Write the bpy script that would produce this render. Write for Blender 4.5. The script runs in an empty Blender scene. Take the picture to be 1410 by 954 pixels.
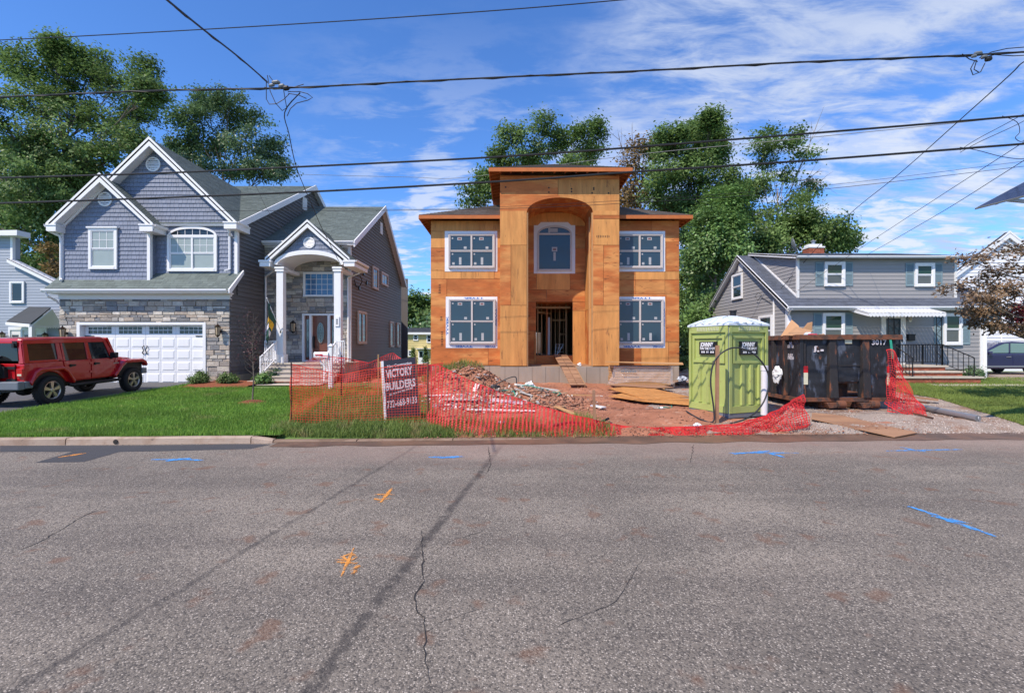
import bpy, math, random
import numpy as np
from mathutils import Vector, noise as mnoise
random.seed(7)
rng = np.random.default_rng(11)
SC = bpy.context.scene
COL = SC.collection
F = 666.0; CAMZ = 1.9
def V(*a): return Vector(a)
def W(px, py, D):                 # a measured picture position at a known distance -> metres
    return Vector(((px-705)/F*D, D, CAMZ-(py-477)/F*D))
def X(px, D): return (px-705)/F*D
def Zh(py, D): return CAMZ-(py-477)/F*D

# ------------------------------------------------------------ camera, sky, sun
cam = bpy.data.cameras.new('camera'); cam.lens = 36*F/1410; cam.sensor_width = 36; cam.clip_end = 3000; cam.clip_start = .05
co = bpy.data.objects.new('camera', cam); COL.objects.link(co); co.location = (0, 0, CAMZ); co.rotation_euler = (math.radians(90), 0, 0)
SC.camera = co
SUN_EL, SUN_AZ = math.radians(49), math.radians(225)
S_TO = Vector((math.sin(SUN_AZ)*math.cos(SUN_EL), math.cos(SUN_AZ)*math.cos(SUN_EL), math.sin(SUN_EL)))
ld = bpy.data.lights.new('sun', 'SUN'); ld.energy = 3.3; ld.angle = math.radians(.53); ld.color = (1, .87, .71)
lo = bpy.data.objects.new('sun', ld); COL.objects.link(lo); lo.location = (-20, -20, 40)
lo.rotation_euler = S_TO.to_track_quat('Z', 'Y').to_euler()
SC.view_settings.view_transform = 'Standard'; SC.view_settings.look = 'None'; SC.view_settings.exposure = .76; SC.view_settings.gamma = 1
SC.cycles.max_bounces = 5; SC.cycles.diffuse_bounces = 3; SC.cycles.glossy_bounces = 3; SC.cycles.transparent_max_bounces = 8
SKY_STRENGTH = .15
def make_world():
    w = bpy.data.worlds.new('World'); SC.world = w; w.use_nodes = True
    nt = w.node_tree; nt.nodes.clear(); N = nt.nodes.new; L = nt.links.new
    out = N('ShaderNodeOutputWorld'); bg = N('ShaderNodeBackground'); bg.inputs[1].default_value = SKY_STRENGTH
    sky = N('ShaderNodeTexSky'); sky.sky_type = 'NISHITA'; sky.sun_disc = False
    sky.sun_elevation = SUN_EL; sky.sun_rotation = SUN_AZ; sky.altitude = 50; sky.air_density = 1.0; sky.dust_density = .1; sky.ozone_density = 3.0
    tc = N('ShaderNodeTexCoord'); sx = N('ShaderNodeSeparateXYZ'); L(tc.outputs['Generated'], sx.inputs[0])
    def math_(op, a, b=None, clamp=False):
        m = N('ShaderNodeMath'); m.operation = op; m.use_clamp = clamp
        for i, q in enumerate((a, b)):
            if q is None: continue
            if isinstance(q, (int, float)): m.inputs[i].default_value = q
            else: L(q, m.inputs[i])
        return m.outputs[0]
    def ss(v, lo_, hi_):
        m = N('ShaderNodeMapRange'); m.interpolation_type = 'SMOOTHSTEP'; m.inputs[1].default_value = lo_; m.inputs[2].default_value = hi_
        L(v, m.inputs[0]); return m.outputs[0]
    zc = math_('MAXIMUM', math_('ADD', sx.outputs[2], .12), .03)
    u = math_('DIVIDE', sx.outputs[0], zc); v = math_('DIVIDE', sx.outputs[1], zc)
    cb = N('ShaderNodeCombineXYZ'); L(u, cb.inputs[0]); L(v, cb.inputs[1])
    def cloud(scale, rot, stretch, det, rough, off, dist=.3):
        mp = N('ShaderNodeMapping'); mp.inputs['Rotation'].default_value = (0, 0, rot); mp.inputs['Scale'].default_value = stretch; mp.inputs['Location'].default_value = off
        L(cb.outputs[0], mp.inputs[0])
        n = N('ShaderNodeTexNoise'); n.inputs['Scale'].default_value = scale; n.inputs['Detail'].default_value = det; n.inputs['Roughness'].default_value = rough; n.inputs['Distortion'].default_value = dist
        L(mp.outputs[0], n.inputs['Vector']); return n.outputs['Fac']
    veil = cloud(1.1, .55, (1, 2.2, 1), 9, .66, (3.1, 1.7, 0))
    fine = cloud(4.2, .5, (1, 2.3, 1), 7, .62, (.4, 8.2, 0), .5)
    puffs = cloud(2.3, .3, (1, 1.2, 1), 8, .6, (5.3, 2.2, 0))
    # a veil of cirrus covers the side to the right, single puffs drift further left
    az = math_('DIVIDE', sx.outputs[0], math_('MAXIMUM', math_('ABSOLUTE', sx.outputs[1]), .2))
    side = ss(math_('ADD', az, math_('MULTIPLY', math_('SUBTRACT', puffs, .5), .5)), .02, .36)
    a = ss(math_('ADD', math_('MULTIPLY', veil, .55), math_('MULTIPLY', fine, .45)), .41, .60)
    a = math_('MULTIPLY', a, math_('ADD', math_('MULTIPLY', side, .95), 0))
    low = ss(sx.outputs[2], .62, .16)
    b = math_('MULTIPLY', ss(math_('ADD', math_('MULTIPLY', puffs, .6), math_('MULTIPLY', fine, .4)), .465, .575), math_('MULTIPLY', low, .95))
    b = math_('MULTIPLY', b, ss(az, -.6, -.15))
    m = math_('MAXIMUM', a, b, True)
    mix = N('ShaderNodeMix'); mix.data_type = 'RGBA'; L(m, mix.inputs[0])
    gm = N('ShaderNodeMix'); gm.data_type = 'RGBA'; gm.blend_type = 'MULTIPLY'; gm.inputs[0].default_value = 1; L(sky.outputs[0], gm.inputs[6]); gm.inputs[7].default_value = (.385, .60, .90, 1)
    L(gm.outputs[2], mix.inputs[6]); k = 1/SKY_STRENGTH
    cw = N('ShaderNodeMix'); cw.data_type = 'RGBA'; L(b, cw.inputs[0]); cw.inputs[6].default_value = (.315*k, .375*k, .52*k, 1); cw.inputs[7].default_value = (.48*k, .52*k, .60*k, 1); L(cw.outputs[2], mix.inputs[7])
    L(mix.outputs[2], bg.inputs[0]); L(bg.outputs[0], out.inputs[0])
make_world()

# ------------------------------------------------------------ materials
def M(name, col, rough=.6, var=.12, scale=6., col2=None, c2=(2., .45, .62), stretch=(1, 1, 1), ov=0., oc=None,
      bump=0., bscale=40., metal=0., spec=.4, coat=0., tone=False, trans=0., alpha=1., c3=None, emit=None):
    m = bpy.data.materials.new(name); m.use_nodes = True
    nt = m.node_tree; N = nt.nodes.new; L = nt.links.new
    p = nt.nodes['Principled BSDF']; out = nt.nodes['Material Output']
    tc = N('ShaderNodeTexCoord'); mp = N('ShaderNodeMapping'); mp.inputs['Scale'].default_value = stretch; L(tc.outputs['Object'], mp.inputs[0])
    oi = N('ShaderNodeObjectInfo')
    # shift the pattern from object to object so that copies do not repeat
    sc_ = N('ShaderNodeVectorMath'); sc_.operation = 'SCALE'; sc_.inputs[0].default_value = (37, 19, 53); L(oi.outputs['Random'], sc_.inputs['Scale'])
    ad = N('ShaderNodeVectorMath'); L(mp.outputs[0], ad.inputs[0]); L(sc_.outputs[0], ad.inputs[1]); vec = ad.outputs[0]
    def nz(s, d=5, r=.6):
        n = N('ShaderNodeTexNoise'); n.inputs['Scale'].default_value = s; n.inputs['Detail'].default_value = d; n.inputs['Roughness'].default_value = r
        L(vec, n.inputs['Vector']); return n.outputs['Fac']
    def mth(op, a, b):
        q = N('ShaderNodeMath'); q.operation = op
        for i, t in enumerate((a, b)):
            if isinstance(t, (int, float)): q.inputs[i].default_value = t
            else: L(t, q.inputs[i])
        return q.outputs[0]
    def mix(f, a, b):
        q = N('ShaderNodeMix'); q.data_type = 'RGBA'
        if isinstance(f, float): q.inputs[0].default_value = f
        else: L(f, q.inputs[0])
        for i, t in ((6, a), (7, b)):
            if isinstance(t, tuple): q.inputs[i].default_value = (*t[:3], 1)
            else: L(t, q.inputs[i])
        return q.outputs[2]
    def ramp(v, lo_, hi_):
        q = N('ShaderNodeMapRange'); q.interpolation_type = 'SMOOTHSTEP'; q.inputs[1].default_value = lo_; q.inputs[2].default_value = hi_; L(v, q.inputs[0]); return q.outputs[0]
    c = tuple(col)
    if oc:                                      # palette over objects (stones, sheets, bricks)
        r = N('ShaderNodeValToRGB'); r.color_ramp.interpolation = 'CONSTANT' if len(oc) > 2 else 'LINEAR'
        e = r.color_ramp.elements
        while len(e) < len(oc): e.new(.5)
        for i, q in enumerate(oc): e[i].position = i/len(oc) if len(oc) > 2 else float(i); e[i].color = (*q, 1)
        if tone:
            at = N('ShaderNodeAttribute'); at.attribute_name = 'tone'; f = mth('FRACT', mth('ADD', oi.outputs['Random'], at.outputs['Fac']), 0)
        else: f = oi.outputs['Random']
        L(f, r.inputs[0]); c = r.outputs[0]
    if col2: c = mix(ramp(nz(c2[0]), c2[1], c2[2]), c, tuple(col2))
    if c3: c = mix(ramp(nz(c3[1], 7, .7), c3[2], c3[3]), c, tuple(c3[0]))
    val = mth('ADD', mth('MULTIPLY', mth('SUBTRACT', nz(scale), .5), var*2.4), 1.)
    if ov: val = mth('ADD', val, mth('MULTIPLY', mth('SUBTRACT', oi.outputs['Random'], .5), ov*2))
    if tone and not oc:
        at = N('ShaderNodeAttribute'); at.attribute_name = 'tone'; val = mth('ADD', val, at.outputs['Fac'])
    vm = N('ShaderNodeVectorMath'); vm.operation = 'SCALE'
    if isinstance(c, tuple): vm.inputs[0].default_value = c[:3]
    else: L(c, vm.inputs[0])
    L(val, vm.inputs['Scale']); L(vm.outputs[0], p.inputs['Base Color'])
    p.inputs['Roughness'].default_value = rough; p.inputs['Metallic'].default_value = metal; p.inputs['Specular IOR Level'].default_value = spec
    p.inputs['Coat Weight'].default_value = coat; p.inputs['Coat Roughness'].default_value = .04
    if bump:
        b = N('ShaderNodeBump'); b.inputs['Strength'].default_value = min(1, bump); b.inputs['Distance'].default_value = .02*max(1, bump); L(nz(bscale, 6, .65), b.inputs['Height']); L(b.outputs[0], p.inputs['Normal'])
    if emit: p.inputs['Emission Color'].default_value = (*emit[:3], 1); p.inputs['Emission Strength'].default_value = emit[3]
    if alpha < 1: p.inputs['Alpha'].default_value = alpha
    if trans:
        t = N('ShaderNodeBsdfTranslucent'); L(vm.outputs[0], t.inputs[0]); a = N('ShaderNodeMixShader'); a.inputs[0].default_value = trans
        L(p.outputs[0], a.inputs[1]); L(t.outputs[0], a.inputs[2]); L(a.outputs[0], out.inputs[0])
    return m
def glass(name, tint=(.015, .022, .03), rough=.02, trans=0.0, wave=.0):
    m = bpy.data.materials.new(name); m.use_nodes = True; nt = m.node_tree; p = nt.nodes['Principled BSDF']; N = nt.nodes.new; L = nt.links.new
    p.inputs['Base Color'].default_value = (*tint, 1); p.inputs['Roughness'].default_value = rough; p.inputs['Specular IOR Level'].default_value = .5; p.inputs['IOR'].default_value = 1.5
    if wave:
        n = N('ShaderNodeTexNoise'); n.inputs['Scale'].default_value = 1.4; tc = N('ShaderNodeTexCoord'); L(tc.outputs['Object'], n.inputs['Vector'])
        b = N('ShaderNodeBump'); b.inputs['Strength'].default_value = wave; b.inputs['Distance'].default_value = .05; L(n.outputs['Fac'], b.inputs['Height']); L(b.outputs[0], p.inputs['Normal'])
    if trans:
        t = N('ShaderNodeBsdfTransparent'); t.inputs[0].default_value = (.8, .86, .88, 1); a = N('ShaderNodeMixShader'); a.inputs[0].default_value = trans
        L(p.outputs[0], a.inputs[1]); L(t.outputs[0], a.inputs[2]); L(a.outputs[0], nt.nodes['Material Output'].inputs[0])
    return m

# ------------------------------------------------------------ mesh builder and scene tree
Zv = Vector((0, 0, 1))
class Fr:                      # a wall frame: u along the wall, v up, n outwards
    def __init__(s, O, U, Nn, Vv=None): s.O = Vector(O); s.U = Vector(U).normalized(); s.N = Vector(Nn).normalized(); s.V = Vector(Vv).normalized() if Vv else Zv.copy()
    def p(s, u, v, n=0.): return s.O+s.U*u+s.V*v+s.N*n
class MB:
    def __init__(s): s.v = []; s.f = []; s.m = []; s.t = []
    def add(s, vs, fs, mi=0, tone=0.):
        k = len(s.v); s.v += [tuple(q) for q in vs]
        for f in fs: s.f.append([i+k for i in f]); s.m.append(mi); s.t.append(tone)
        return s
    HEX = [(0, 3, 2, 1), (4, 5, 6, 7), (0, 1, 5, 4), (1, 2, 6, 5), (2, 3, 7, 6), (3, 0, 4, 7)]
    def hexa(s, p8, mi=0, tone=0.): return s.add(p8, s.HEX, mi, tone)
    def box(s, x0, x1, y0, y1, z0, z1, mi=0, tone=0.):
        return s.hexa([(x0, y0, z0), (x1, y0, z0), (x1, y1, z0), (x0, y1, z0), (x0, y0, z1), (x1, y0, z1), (x1, y1, z1), (x0, y1, z1)], mi, tone)
    def fbox(s, fr, u0, u1, v0, v1, n0, n1, mi=0, tone=0.):
        return s.hexa([fr.p(u0, v0, n1), fr.p(u1, v0, n1), fr.p(u1, v0, n0), fr.p(u0, v0, n0), fr.p(u0, v1, n1), fr.p(u1, v1, n1), fr.p(u1, v1, n0), fr.p(u0, v1, n0)], mi, tone)
    def prism(s, poly, vec, mi=0, tone=0.):
        n = len(poly); vec = Vector(vec); a = [Vector(q) for q in poly]; b = [q+vec for q in a]
        fs = [tuple(range(n))[::-1], tuple(range(n, 2*n))]+[(i, (i+1) % n, n+(i+1) % n, n+i) for i in range(n)]
        return s.add(a+b, fs, mi, tone)
    def beam(s, p, q, w, h, mi=0, tone=0., up=Zv):
        p = Vector(p); q = Vector(q); d = (q-p).normalized(); r = d.cross(up)
        if r.length < 1e-4: r = Vector((1, 0, 0))
        r.normalize(); t = r.cross(d); r = r*w/2; t = t*h/2
        return s.hexa([p-r-t, p+r-t, q+r-t, q-r-t, p-r+t, p+r+t, q+r+t, q-r+t], mi, tone)
    def tube(s, pts, r, n=6, mi=0, tone=0., caps=True):
        pts = [Vector(q) for q in pts]; R = r if isinstance(r, (list, tuple)) else [r]*len(pts); k = len(pts); vs = []; ref = None
        for i, q in enumerate(pts):
            d = (pts[min(i+1, k-1)]-pts[max(i-1, 0)]); d = d.normalized() if d.length > 1e-9 else Zv
            if ref is None: ref = d.orthogonal().normalized()
            a = (ref-d*ref.dot(d)); a = a.normalized() if a.length > 1e-5 else d.orthogonal().normalized(); ref = a; b = d.cross(a)
            for j in range(n): t = 2*math.pi*j/n; vs.append(q+a*(math.cos(t)*R[i])+b*(math.sin(t)*R[i]))
        fs = [(i*n+j, i*n+(j+1) % n, (i+1)*n+(j+1) % n, (i+1)*n+j) for i in range(k-1) for j in range(n)]
        if caps: fs += [tuple(range(n))[::-1], tuple(range((k-1)*n, k*n))]
        return s.add(vs, fs, mi, tone)
    def lathe(s, prof, c, n=16, mi=0, ax=Zv, tone=0., caps=True):
        ax = Vector(ax).normalized(); a = ax.orthogonal().normalized(); b = ax.cross(a); c = Vector(c); vs = []; k = len(prof)
        for r, h in prof:
            for j in range(n): t = 2*math.pi*j/n; vs.append(c+ax*h+a*(math.cos(t)*r)+b*(math.sin(t)*r))
        fs = [(i*n+j, i*n+(j+1) % n, (i+1)*n+(j+1) % n, (i+1)*n+j) for i in range(k-1) for j in range(n)]
        if caps: fs += [tuple(range(n))[::-1], tuple(range((k-1)*n, k*n))]
        return s.add(vs, fs, mi, tone)
    def mesh(s, name, mats, off=(0, 0, 0), smooth=False):
        me = bpy.data.meshes.new(name); o = Vector(off)
        me.from_pydata([(x-o.x, y-o.y, z-o.z) for x, y, z in s.v], [], s.f)
        for m in (mats if isinstance(mats, (list, tuple)) else [mats]): me.materials.append(m)
        if any(s.m): me.polygons.foreach_set('material_index', s.m)
        if any(s.t): at = me.attributes.new('tone', 'FLOAT', 'FACE'); at.data.foreach_set('value', s.t)
        if smooth: me.polygons.foreach_set('use_smooth', [True]*len(s.f))
        me.update(); return me
    def build(s, name, mats, parent=None, smooth=False, local=False, bevel=0., **kw):
        off = V(0, 0, 0)
        if parent is not None and not local:
            q = parent
            while q.parent: q = q.parent
            off = q.location.copy()
        o = link(name, s.mesh(name, mats, off, smooth), parent, **kw)
        if bevel: b = o.modifiers.new('bevel', 'BEVEL'); b.width = bevel; b.segments = 2; b.limit_method = 'ANGLE'
        return o
def tag(o, label=None, cat=None, group=None, kind=None):
    for k, v in (('label', label), ('category', cat), ('group', group), ('kind', kind)):
        if v: o[k] = v
    return o
def link(name, data, parent=None, **kw):
    o = bpy.data.objects.new(name, data); COL.objects.link(o)
    if parent is not None: o.parent = parent
    return tag(o, **kw)
def thing(name, label, cat, loc=(0, 0, 0), rz=0., group=None):
    o = link(name, None); o.empty_display_size = .2; o.location = loc; o.rotation_euler = (0, 0, rz)
    return tag(o, label, cat, group)
def kids(o): return [c for c in COL.objects if c.parent == o]
def copy_tree(o, parent=None, loc=None, rz=None, label=None):
    c = o.copy(); COL.objects.link(c)
    if parent is not None: c.parent = parent
    if loc is not None: c.location = loc
    if rz is not None: c.rotation_euler[2] = rz
    if label: c['label'] = label
    for k in list(o.children): copy_tree(k, c)
    return c
def np_mesh(name, verts, quads, mat, tone=None, smooth=False):     # large meshes from arrays
    me = bpy.data.meshes.new(name); verts = np.asarray(verts, np.float32); quads = np.asarray(quads, np.int32); k = quads.shape[1]
    me.vertices.add(len(verts)); me.vertices.foreach_set('co', verts.ravel())
    me.loops.add(quads.size); me.loops.foreach_set('vertex_index', quads.ravel())
    me.polygons.add(len(quads)); me.polygons.foreach_set('loop_start', np.arange(0, quads.size, k, dtype=np.int32)); me.polygons.foreach_set('loop_total', np.full(len(quads), k, np.int32))
    me.materials.append(mat)
    if tone is not None: at = me.attributes.new('tone', 'FLOAT', 'FACE'); at.data.foreach_set('value', np.asarray(tone, np.float32))
    if smooth: me.polygons.foreach_set('use_smooth', [True]*len(quads))
    me.update(calc_edges=True); return me
def clip_half(poly, a, b, c):       # keep a*u+b*v <= c
    out = []
    for i in range(len(poly)):
        p, q = poly[i], poly[(i+1) % len(poly)]; dp = a*p[0]+b*p[1]-c; dq = a*q[0]+b*q[1]-c
        if dp <= 0: out.append(p)
        if (dp < 0 < dq) or (dq < 0 < dp): t = dp/(dp-dq); out.append((p[0]+(q[0]-p[0])*t, p[1]+(q[1]-p[1])*t))
    return out
def clip_rect(poly, u0, u1, v0, v1):
    for h in ((-1, 0, -u0), (1, 0, u1), (0, -1, -v0), (0, 1, v1)):
        poly = clip_half(poly, *h)
        if len(poly) < 3: return []
    return poly
def wedge(mb, fr, poly, v0, v1, tb, tt, n0=0., mi=0, tone=0.):     # a course: thick at its lower edge, thin at its upper
    f = [fr.p(u, v, n0+tb+(tt-tb)*(v-v0)/(v1-v0)) for u, v in poly]; b = [fr.p(u, v, n0-.004) for u, v in poly]; n = len(poly)
    mb.add(f+b, [tuple(range(n))]+[(i, n+i, n+(i+1) % n, (i+1) % n) for i in range(n)], mi, tone)
def siding(parent, fr, poly, h, mat, name='siding_board', t=.02, vstart=None):
    vs = [p[1] for p in poly]; v = min(vs) if vstart is None else vstart; top = max(vs)
    while v < top-.02:
        pc = clip_rect(poly, -1e3, 1e3, v, v+h)
        if len(pc) >= 3: mb = MB(); wedge(mb, fr, pc, v, v+h, t, .003); mb.build(name, mat, parent)
        v += h
def tabs(mb, fr, poly, h, wmin, wmax, tb=.014, jit=.006, tonev=.12, drop=0., n0=0.):   # shingles or shakes clipped to an outline
    vs = [p[1] for p in poly]; us = [p[0] for p in poly]; v = min(vs); top = max(vs)
    while v < top-.01:
        u = min(us)-random.random()*wmax
        while u < max(us):
            w = random.uniform(wmin, wmax); d = random.random()*drop; pc = clip_rect(poly, u+.004, u+w-.004, v-d if v > min(vs) else v, v+h)
            if len(pc) >= 3: wedge(mb, fr, pc, v, v+h, tb+random.random()*jit, .002, n0, tone=random.uniform(-tonev, tonev))
            u += w
        v += h
def shakes(parent, fr, poly, h, mat):
    vs = [p[1] for p in poly]; v = min(vs)
    while v < max(vs)-.03:
        pc = clip_rect(poly, -1e3, 1e3, v, v+h)
        if len(pc) >= 3: mb = MB(); tabs(mb, fr, pc, h, .09, .2, .026, .006, .06, .0); mb.build('shake_course', mat, parent) if mb.v else None
        v += h
def roof_plane(parent, p0, p1, p2, p3, mat, under, thick=.12, name='roof', h=.145, inner=None, part=True):
    """p0,p1 lower edge, p2,p3 upper edge (p3 above p0). Deck slab plus shingle courses on it."""
    p0, p1, p2, p3 = [Vector(q) for q in (p0, p1, p2, p3)]; U = (p1-p0).normalized(); n = U.cross(p3-p0).normalized()
    if n.z < 0: n = -n
    Vv = n.cross(U).normalized()
    if Vv.z < 0: Vv = -Vv
    fr = Fr(p0, U, n, Vv); poly = [((q-p0).dot(U), (q-p0).dot(Vv)) for q in (p0, p1, p2, p3)]
    if (p2-p3).length < 1e-3: poly = poly[:3]
    mb = MB(); mb.prism([fr.p(u, v, -.005) for u, v in poly], -n*thick); deck = mb.build(name, under, parent)
    mb = MB(); tabs(mb, fr, poly, h, .16, .34, .012, .006, .16); mb.build('shingles', mat, deck if part else parent, kind='stuff')
    return deck
def text_mesh(body, size, mat, fr, u, v, n, parent, name='lettering', align='CENTER', extrude=.0015, width=None, rot=0., bold=0., shear=0., local=False):
    cu = bpy.data.curves.new('lettering', 'FONT'); cu.body = body; cu.size = size; cu.align_x = align; cu.align_y = 'CENTER'; cu.extrude = extrude; cu.offset = bold; cu.shear = shear; cu.resolution_u = 2
    ob = bpy.data.objects.new('lettering', cu); COL.objects.link(ob); bpy.context.view_layer.update()
    me = bpy.data.meshes.new_from_object(ob.evaluated_get(bpy.context.evaluated_depsgraph_get())); bpy.data.objects.remove(ob); bpy.data.curves.remove(cu)
    co_ = np.empty(len(me.vertices)*3, np.float32); me.vertices.foreach_get('co', co_); co_ = co_.reshape(-1, 3)
    if width and len(co_): w = co_[:, 0].max()-co_[:, 0].min(); co_[:, 0] *= width/max(w, 1e-6)
    c, s_ = math.cos(rot), math.sin(rot); off = V(0, 0, 0)
    if parent is not None and not local:
        q = parent
        while q.parent: q = q.parent
        off = q.location.copy()
    out = np.empty_like(co_)
    for i, (a, b, d) in enumerate(co_): q = fr.p(u+a*c-b*s_, v+a*s_+b*c, n+d)-off; out[i] = q
    me.vertices.foreach_set('co', out.ravel()); me.materials.clear(); me.materials.append(mat); me.update()
    return link(name, me, parent)
# ------------------------------------------------------------ palette
WHITE = M('white_trim', (.78, .79, .81), .45, .04, 3)
WHITE_DIRTY = M('white_weathered', (.72, .72, .71), .6, .08, 5)
SHAKE = M('blue_grey_shakes', (.19, .222, .30), .65, .08, 9, tone=True, bump=.25, bscale=60, stretch=(1, 1, .2))
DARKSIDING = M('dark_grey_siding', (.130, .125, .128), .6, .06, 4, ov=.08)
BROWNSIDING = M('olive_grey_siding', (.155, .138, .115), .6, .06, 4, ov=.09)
SHINGLE_GREEN = M('green_grey_shingles', (.135, .165, .155), .9, .22, 30, tone=True)
SHINGLE_BROWN = M('brown_shingles', (.14, .115, .10), .9, .22, 30, tone=True)
SHINGLE_BLUE = M('slate_blue_shingles', (.10, .115, .15), .9, .2, 30, tone=True)
SHINGLE_DARK = M('charcoal_shingles', (.05, .056, .065), .9, .2, 30, tone=True)
GREYSIDING = M('grey_vinyl_siding', (.30, .295, .30), .55, .05, 3, ov=.03)
PALEBLUE = M('pale_blue_siding', (.33, .37, .44), .6, .05, 3, ov=.03)
WHITESIDING = M('white_siding', (.74, .76, .80), .55, .04, 3, ov=.02)
YELLOWSIDING = M('yellow_siding', (.62, .52, .24), .65, .06, 3, ov=.04)
STONES = M('ledge_stone', (.4, .4, .4), .85, .42, 11, oc=[(.34, .32, .30), (.47, .42, .36), (.21, .21, .215), (.50, .46, .40), (.30, .265, .235), (.42, .355, .295), (.25, .25, .26), (.56, .52, .47)], tone=True, bump=.8, bscale=22)
MORTAR = M('mortar', (.24, .23, .22), .95, .15, 14)
STEPSTONE = M('step_stone', (.42, .37, .33), .8, .2, 9, bump=.3)
GLASS = glass('window_glass', (.02, .03, .04), .02, 0, .06)
GLASS_BLUE = glass('film_covered_glass', (.030, .062, .092), .08, 0, .12)
GLASS_SKY = glass('blue_reflecting_glass', (.06, .17, .34), .05)
GLASS_CAR = glass('car_glass', (.012, .014, .016), .01)
CURTAIN = M('green_grey_blind', (.30, .36, .35), .35, .12, 3, spec=.7)
PLY_TAN = M('plywood_tan', (.59, .272, .082), .75, .32, 5, col2=(.50, .21, .06), c2=(1.2, .46, .70), stretch=(1.5, 1, .22), ov=.16, c3=((.25, .105, .04), 7, .58, .68), bump=.15)
PLY_RED = M('plywood_orange', (.47, .140, .034), .72, .38, 5, col2=(.58, .25, .075), c2=(1.6, .44, .62), stretch=(.3, 1, 1.1), ov=.16, c3=((.20, .065, .02), 7, .58, .68), bump=.15)
LUMBER = M('raw_lumber', (.50, .285, .13), .75, .2, 5, stretch=(1, 1, .2), ov=.16)
LUMBER_RED = M('rafter_wood', (.46, .14, .04), .75, .2, 5, ov=.12)
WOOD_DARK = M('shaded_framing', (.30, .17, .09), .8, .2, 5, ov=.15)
CONCRETE = M('poured_concrete', (.33, .275, .225), .85, .2, 3, col2=(.36, .27, .20), c2=(1.6, .5, .7), stretch=(1, 1, .35), ov=.07, bump=.15)
WRAP = M('house_wrap', (.76, .76, .80), .4, .06, 6, bump=.3, bscale=14)
BLUEINK = M('blue_print', (.05, .16, .45), .6, .02)
VINYL = M('window_vinyl', (.54, .49, .47), .4, .04)
STICKER = M('window_sticker', (.40, .41, .43), .5, .06)
STICKER_INK = M('sticker_print', (.20, .09, .09), .5, .1)
BLACKINK = M('black_print', (.03, .025, .02), .7, .05)
DOORWOOD = M('stained_door', (.155, .045, .025), .35, .15, 8, coat=.3)
LEADGLASS = M('leaded_glass', (.13, .19, .21), .12, .2, 20, spec=.9)
LEAD = M('dark_metal', (.03, .03, .032), .4, .1, metal=.5)
IRON = M('black_iron', (.012, .012, .014), .45, .1)
BRONZE = M('bronze_lantern', (.045, .026, .016), .4, .2, metal=.6)
AMBERGLASS = M('amber_glass', (.42, .33, .22), .15, .1, spec=.8)
SHUTTER = M('blue_grey_shutter', (.20, .285, .325), .55, .05)
TAN_FOUND = M('tan_foundation', (.33, .235, .15), .85, .12, 4)
BRICK = M('red_brick', (.34, .105, .06), .85, .25, 12, tone=True)
SLABSTONE = M('tread_stone', (.50, .45, .38), .8, .12, 6)
RED = M('red_paint', (.44, .004, .010), .25, .04, 2, coat=.55, spec=.5)
BLACKPL = M('black_plastic', (.014, .014, .015), .55, .1)
GREYPL = M('grey_bumper', (.15, .17, .195), .45, .08)
TYRE = M('tyre_rubber', (.018, .018, .019), .8, .2, 20, bump=.2)
ALLOY = M('alloy_rim', (.52, .48, .43), .3, .06, metal=.8)
REDLENS = M('red_lens', (.5, .012, .012), .15, .1, coat=.7)
NAVY = M('navy_paint', (.014, .014, .07), .28, .05, coat=1.)
PORTA = M('lime_plastic', (.36, .42, .13), .45, .1, 2.5, col2=(.30, .34, .11), c2=(1.2, .5, .75), c3=((.24, .15, .07), 4.5, .60, .74))
PORTA_ROOF = M('white_translucent_plastic', (.62, .69, .76), .4, .1, 4)
RUST = M('rusty_steel', (.16, .062, .034), .85, .4, 10, col2=(.07, .042, .034), c2=(6, .45, .6), bump=.4)
DUMP = M('black_scuffed_paint', (.018, .020, .026), .55, .4, 7, col2=(.075, .09, .125), c2=(3.4, .52, .66), c3=((.19, .07, .032), 4.6, .61, .68), stretch=(1.4, 1.4, .55), bump=.35, bscale=9)
DUMP_RIB = M('rusting_black_ribs', (.024, .022, .024), .65, .4, 9, col2=(.17, .065, .035), c2=(4, .53, .66), stretch=(1.5, 1.5, .4), bump=.4, bscale=18)
REFLRED = M('red_reflector', (.55, .012, .02), .3, .05)
REFLWHITE = M('white_reflector', (.62, .60, .45), .4, .1)
CARDBOARD = M('cardboard', (.42, .235, .12), .8, .12, 4, ov=.15)
ORANGE = M('orange_mesh_plastic', (.70, .060, .030), .55, .35, 1.8, trans=.18)
REDMESH = M('red_mesh_plastic', (.66, .036, .038), .55, .38, 1.8, trans=.16)
SIGN = M('charcoal_sign', (.033, .033, .048), .5, .1)
SIGNINK = M('pale_lettering', (.62, .58, .62), .6, .05)
PVC = M('white_pipe', (.66, .64, .68), .45, .06)
HOSE = M('black_hose', (.025, .027, .032), .5, .1)
DEBRIS = M('pale_scrap', (.6, .58, .52), .8, .2, 9, ov=.3)
TEAL = M('green_strap', (.03, .30, .20), .5, .2)
FILM = M('clear_plastic_film', (.80, .76, .78), .10, .1, 5, spec=1., alpha=.24, bump=2.2, bscale=7)
WEATHERED = M('weathered_plywood', (.34, .19, .11), .8, .25, 3, col2=(.26, .14, .085), c2=(2, .45, .65), stretch=(.2, 1, 1))
BARK = M('tree_bark', (.14, .115, .095), .9, .3, 8, stretch=(1, 1, .25), bump=.6, bscale=20)
BARK_PALE = M('pale_bark', (.26, .225, .19), .9, .3, 8, stretch=(1, 1, .25), bump=.5, bscale=20)
LEAF = M('oak_leaves', (.148, .236, .072), .48, .25, 3, tone=True, trans=.42, spec=.32)
LEAF_BLUE = M('dark_oak_leaves', (.118, .200, .088), .40, .25, 3, tone=True, trans=.34, spec=.5)
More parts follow.
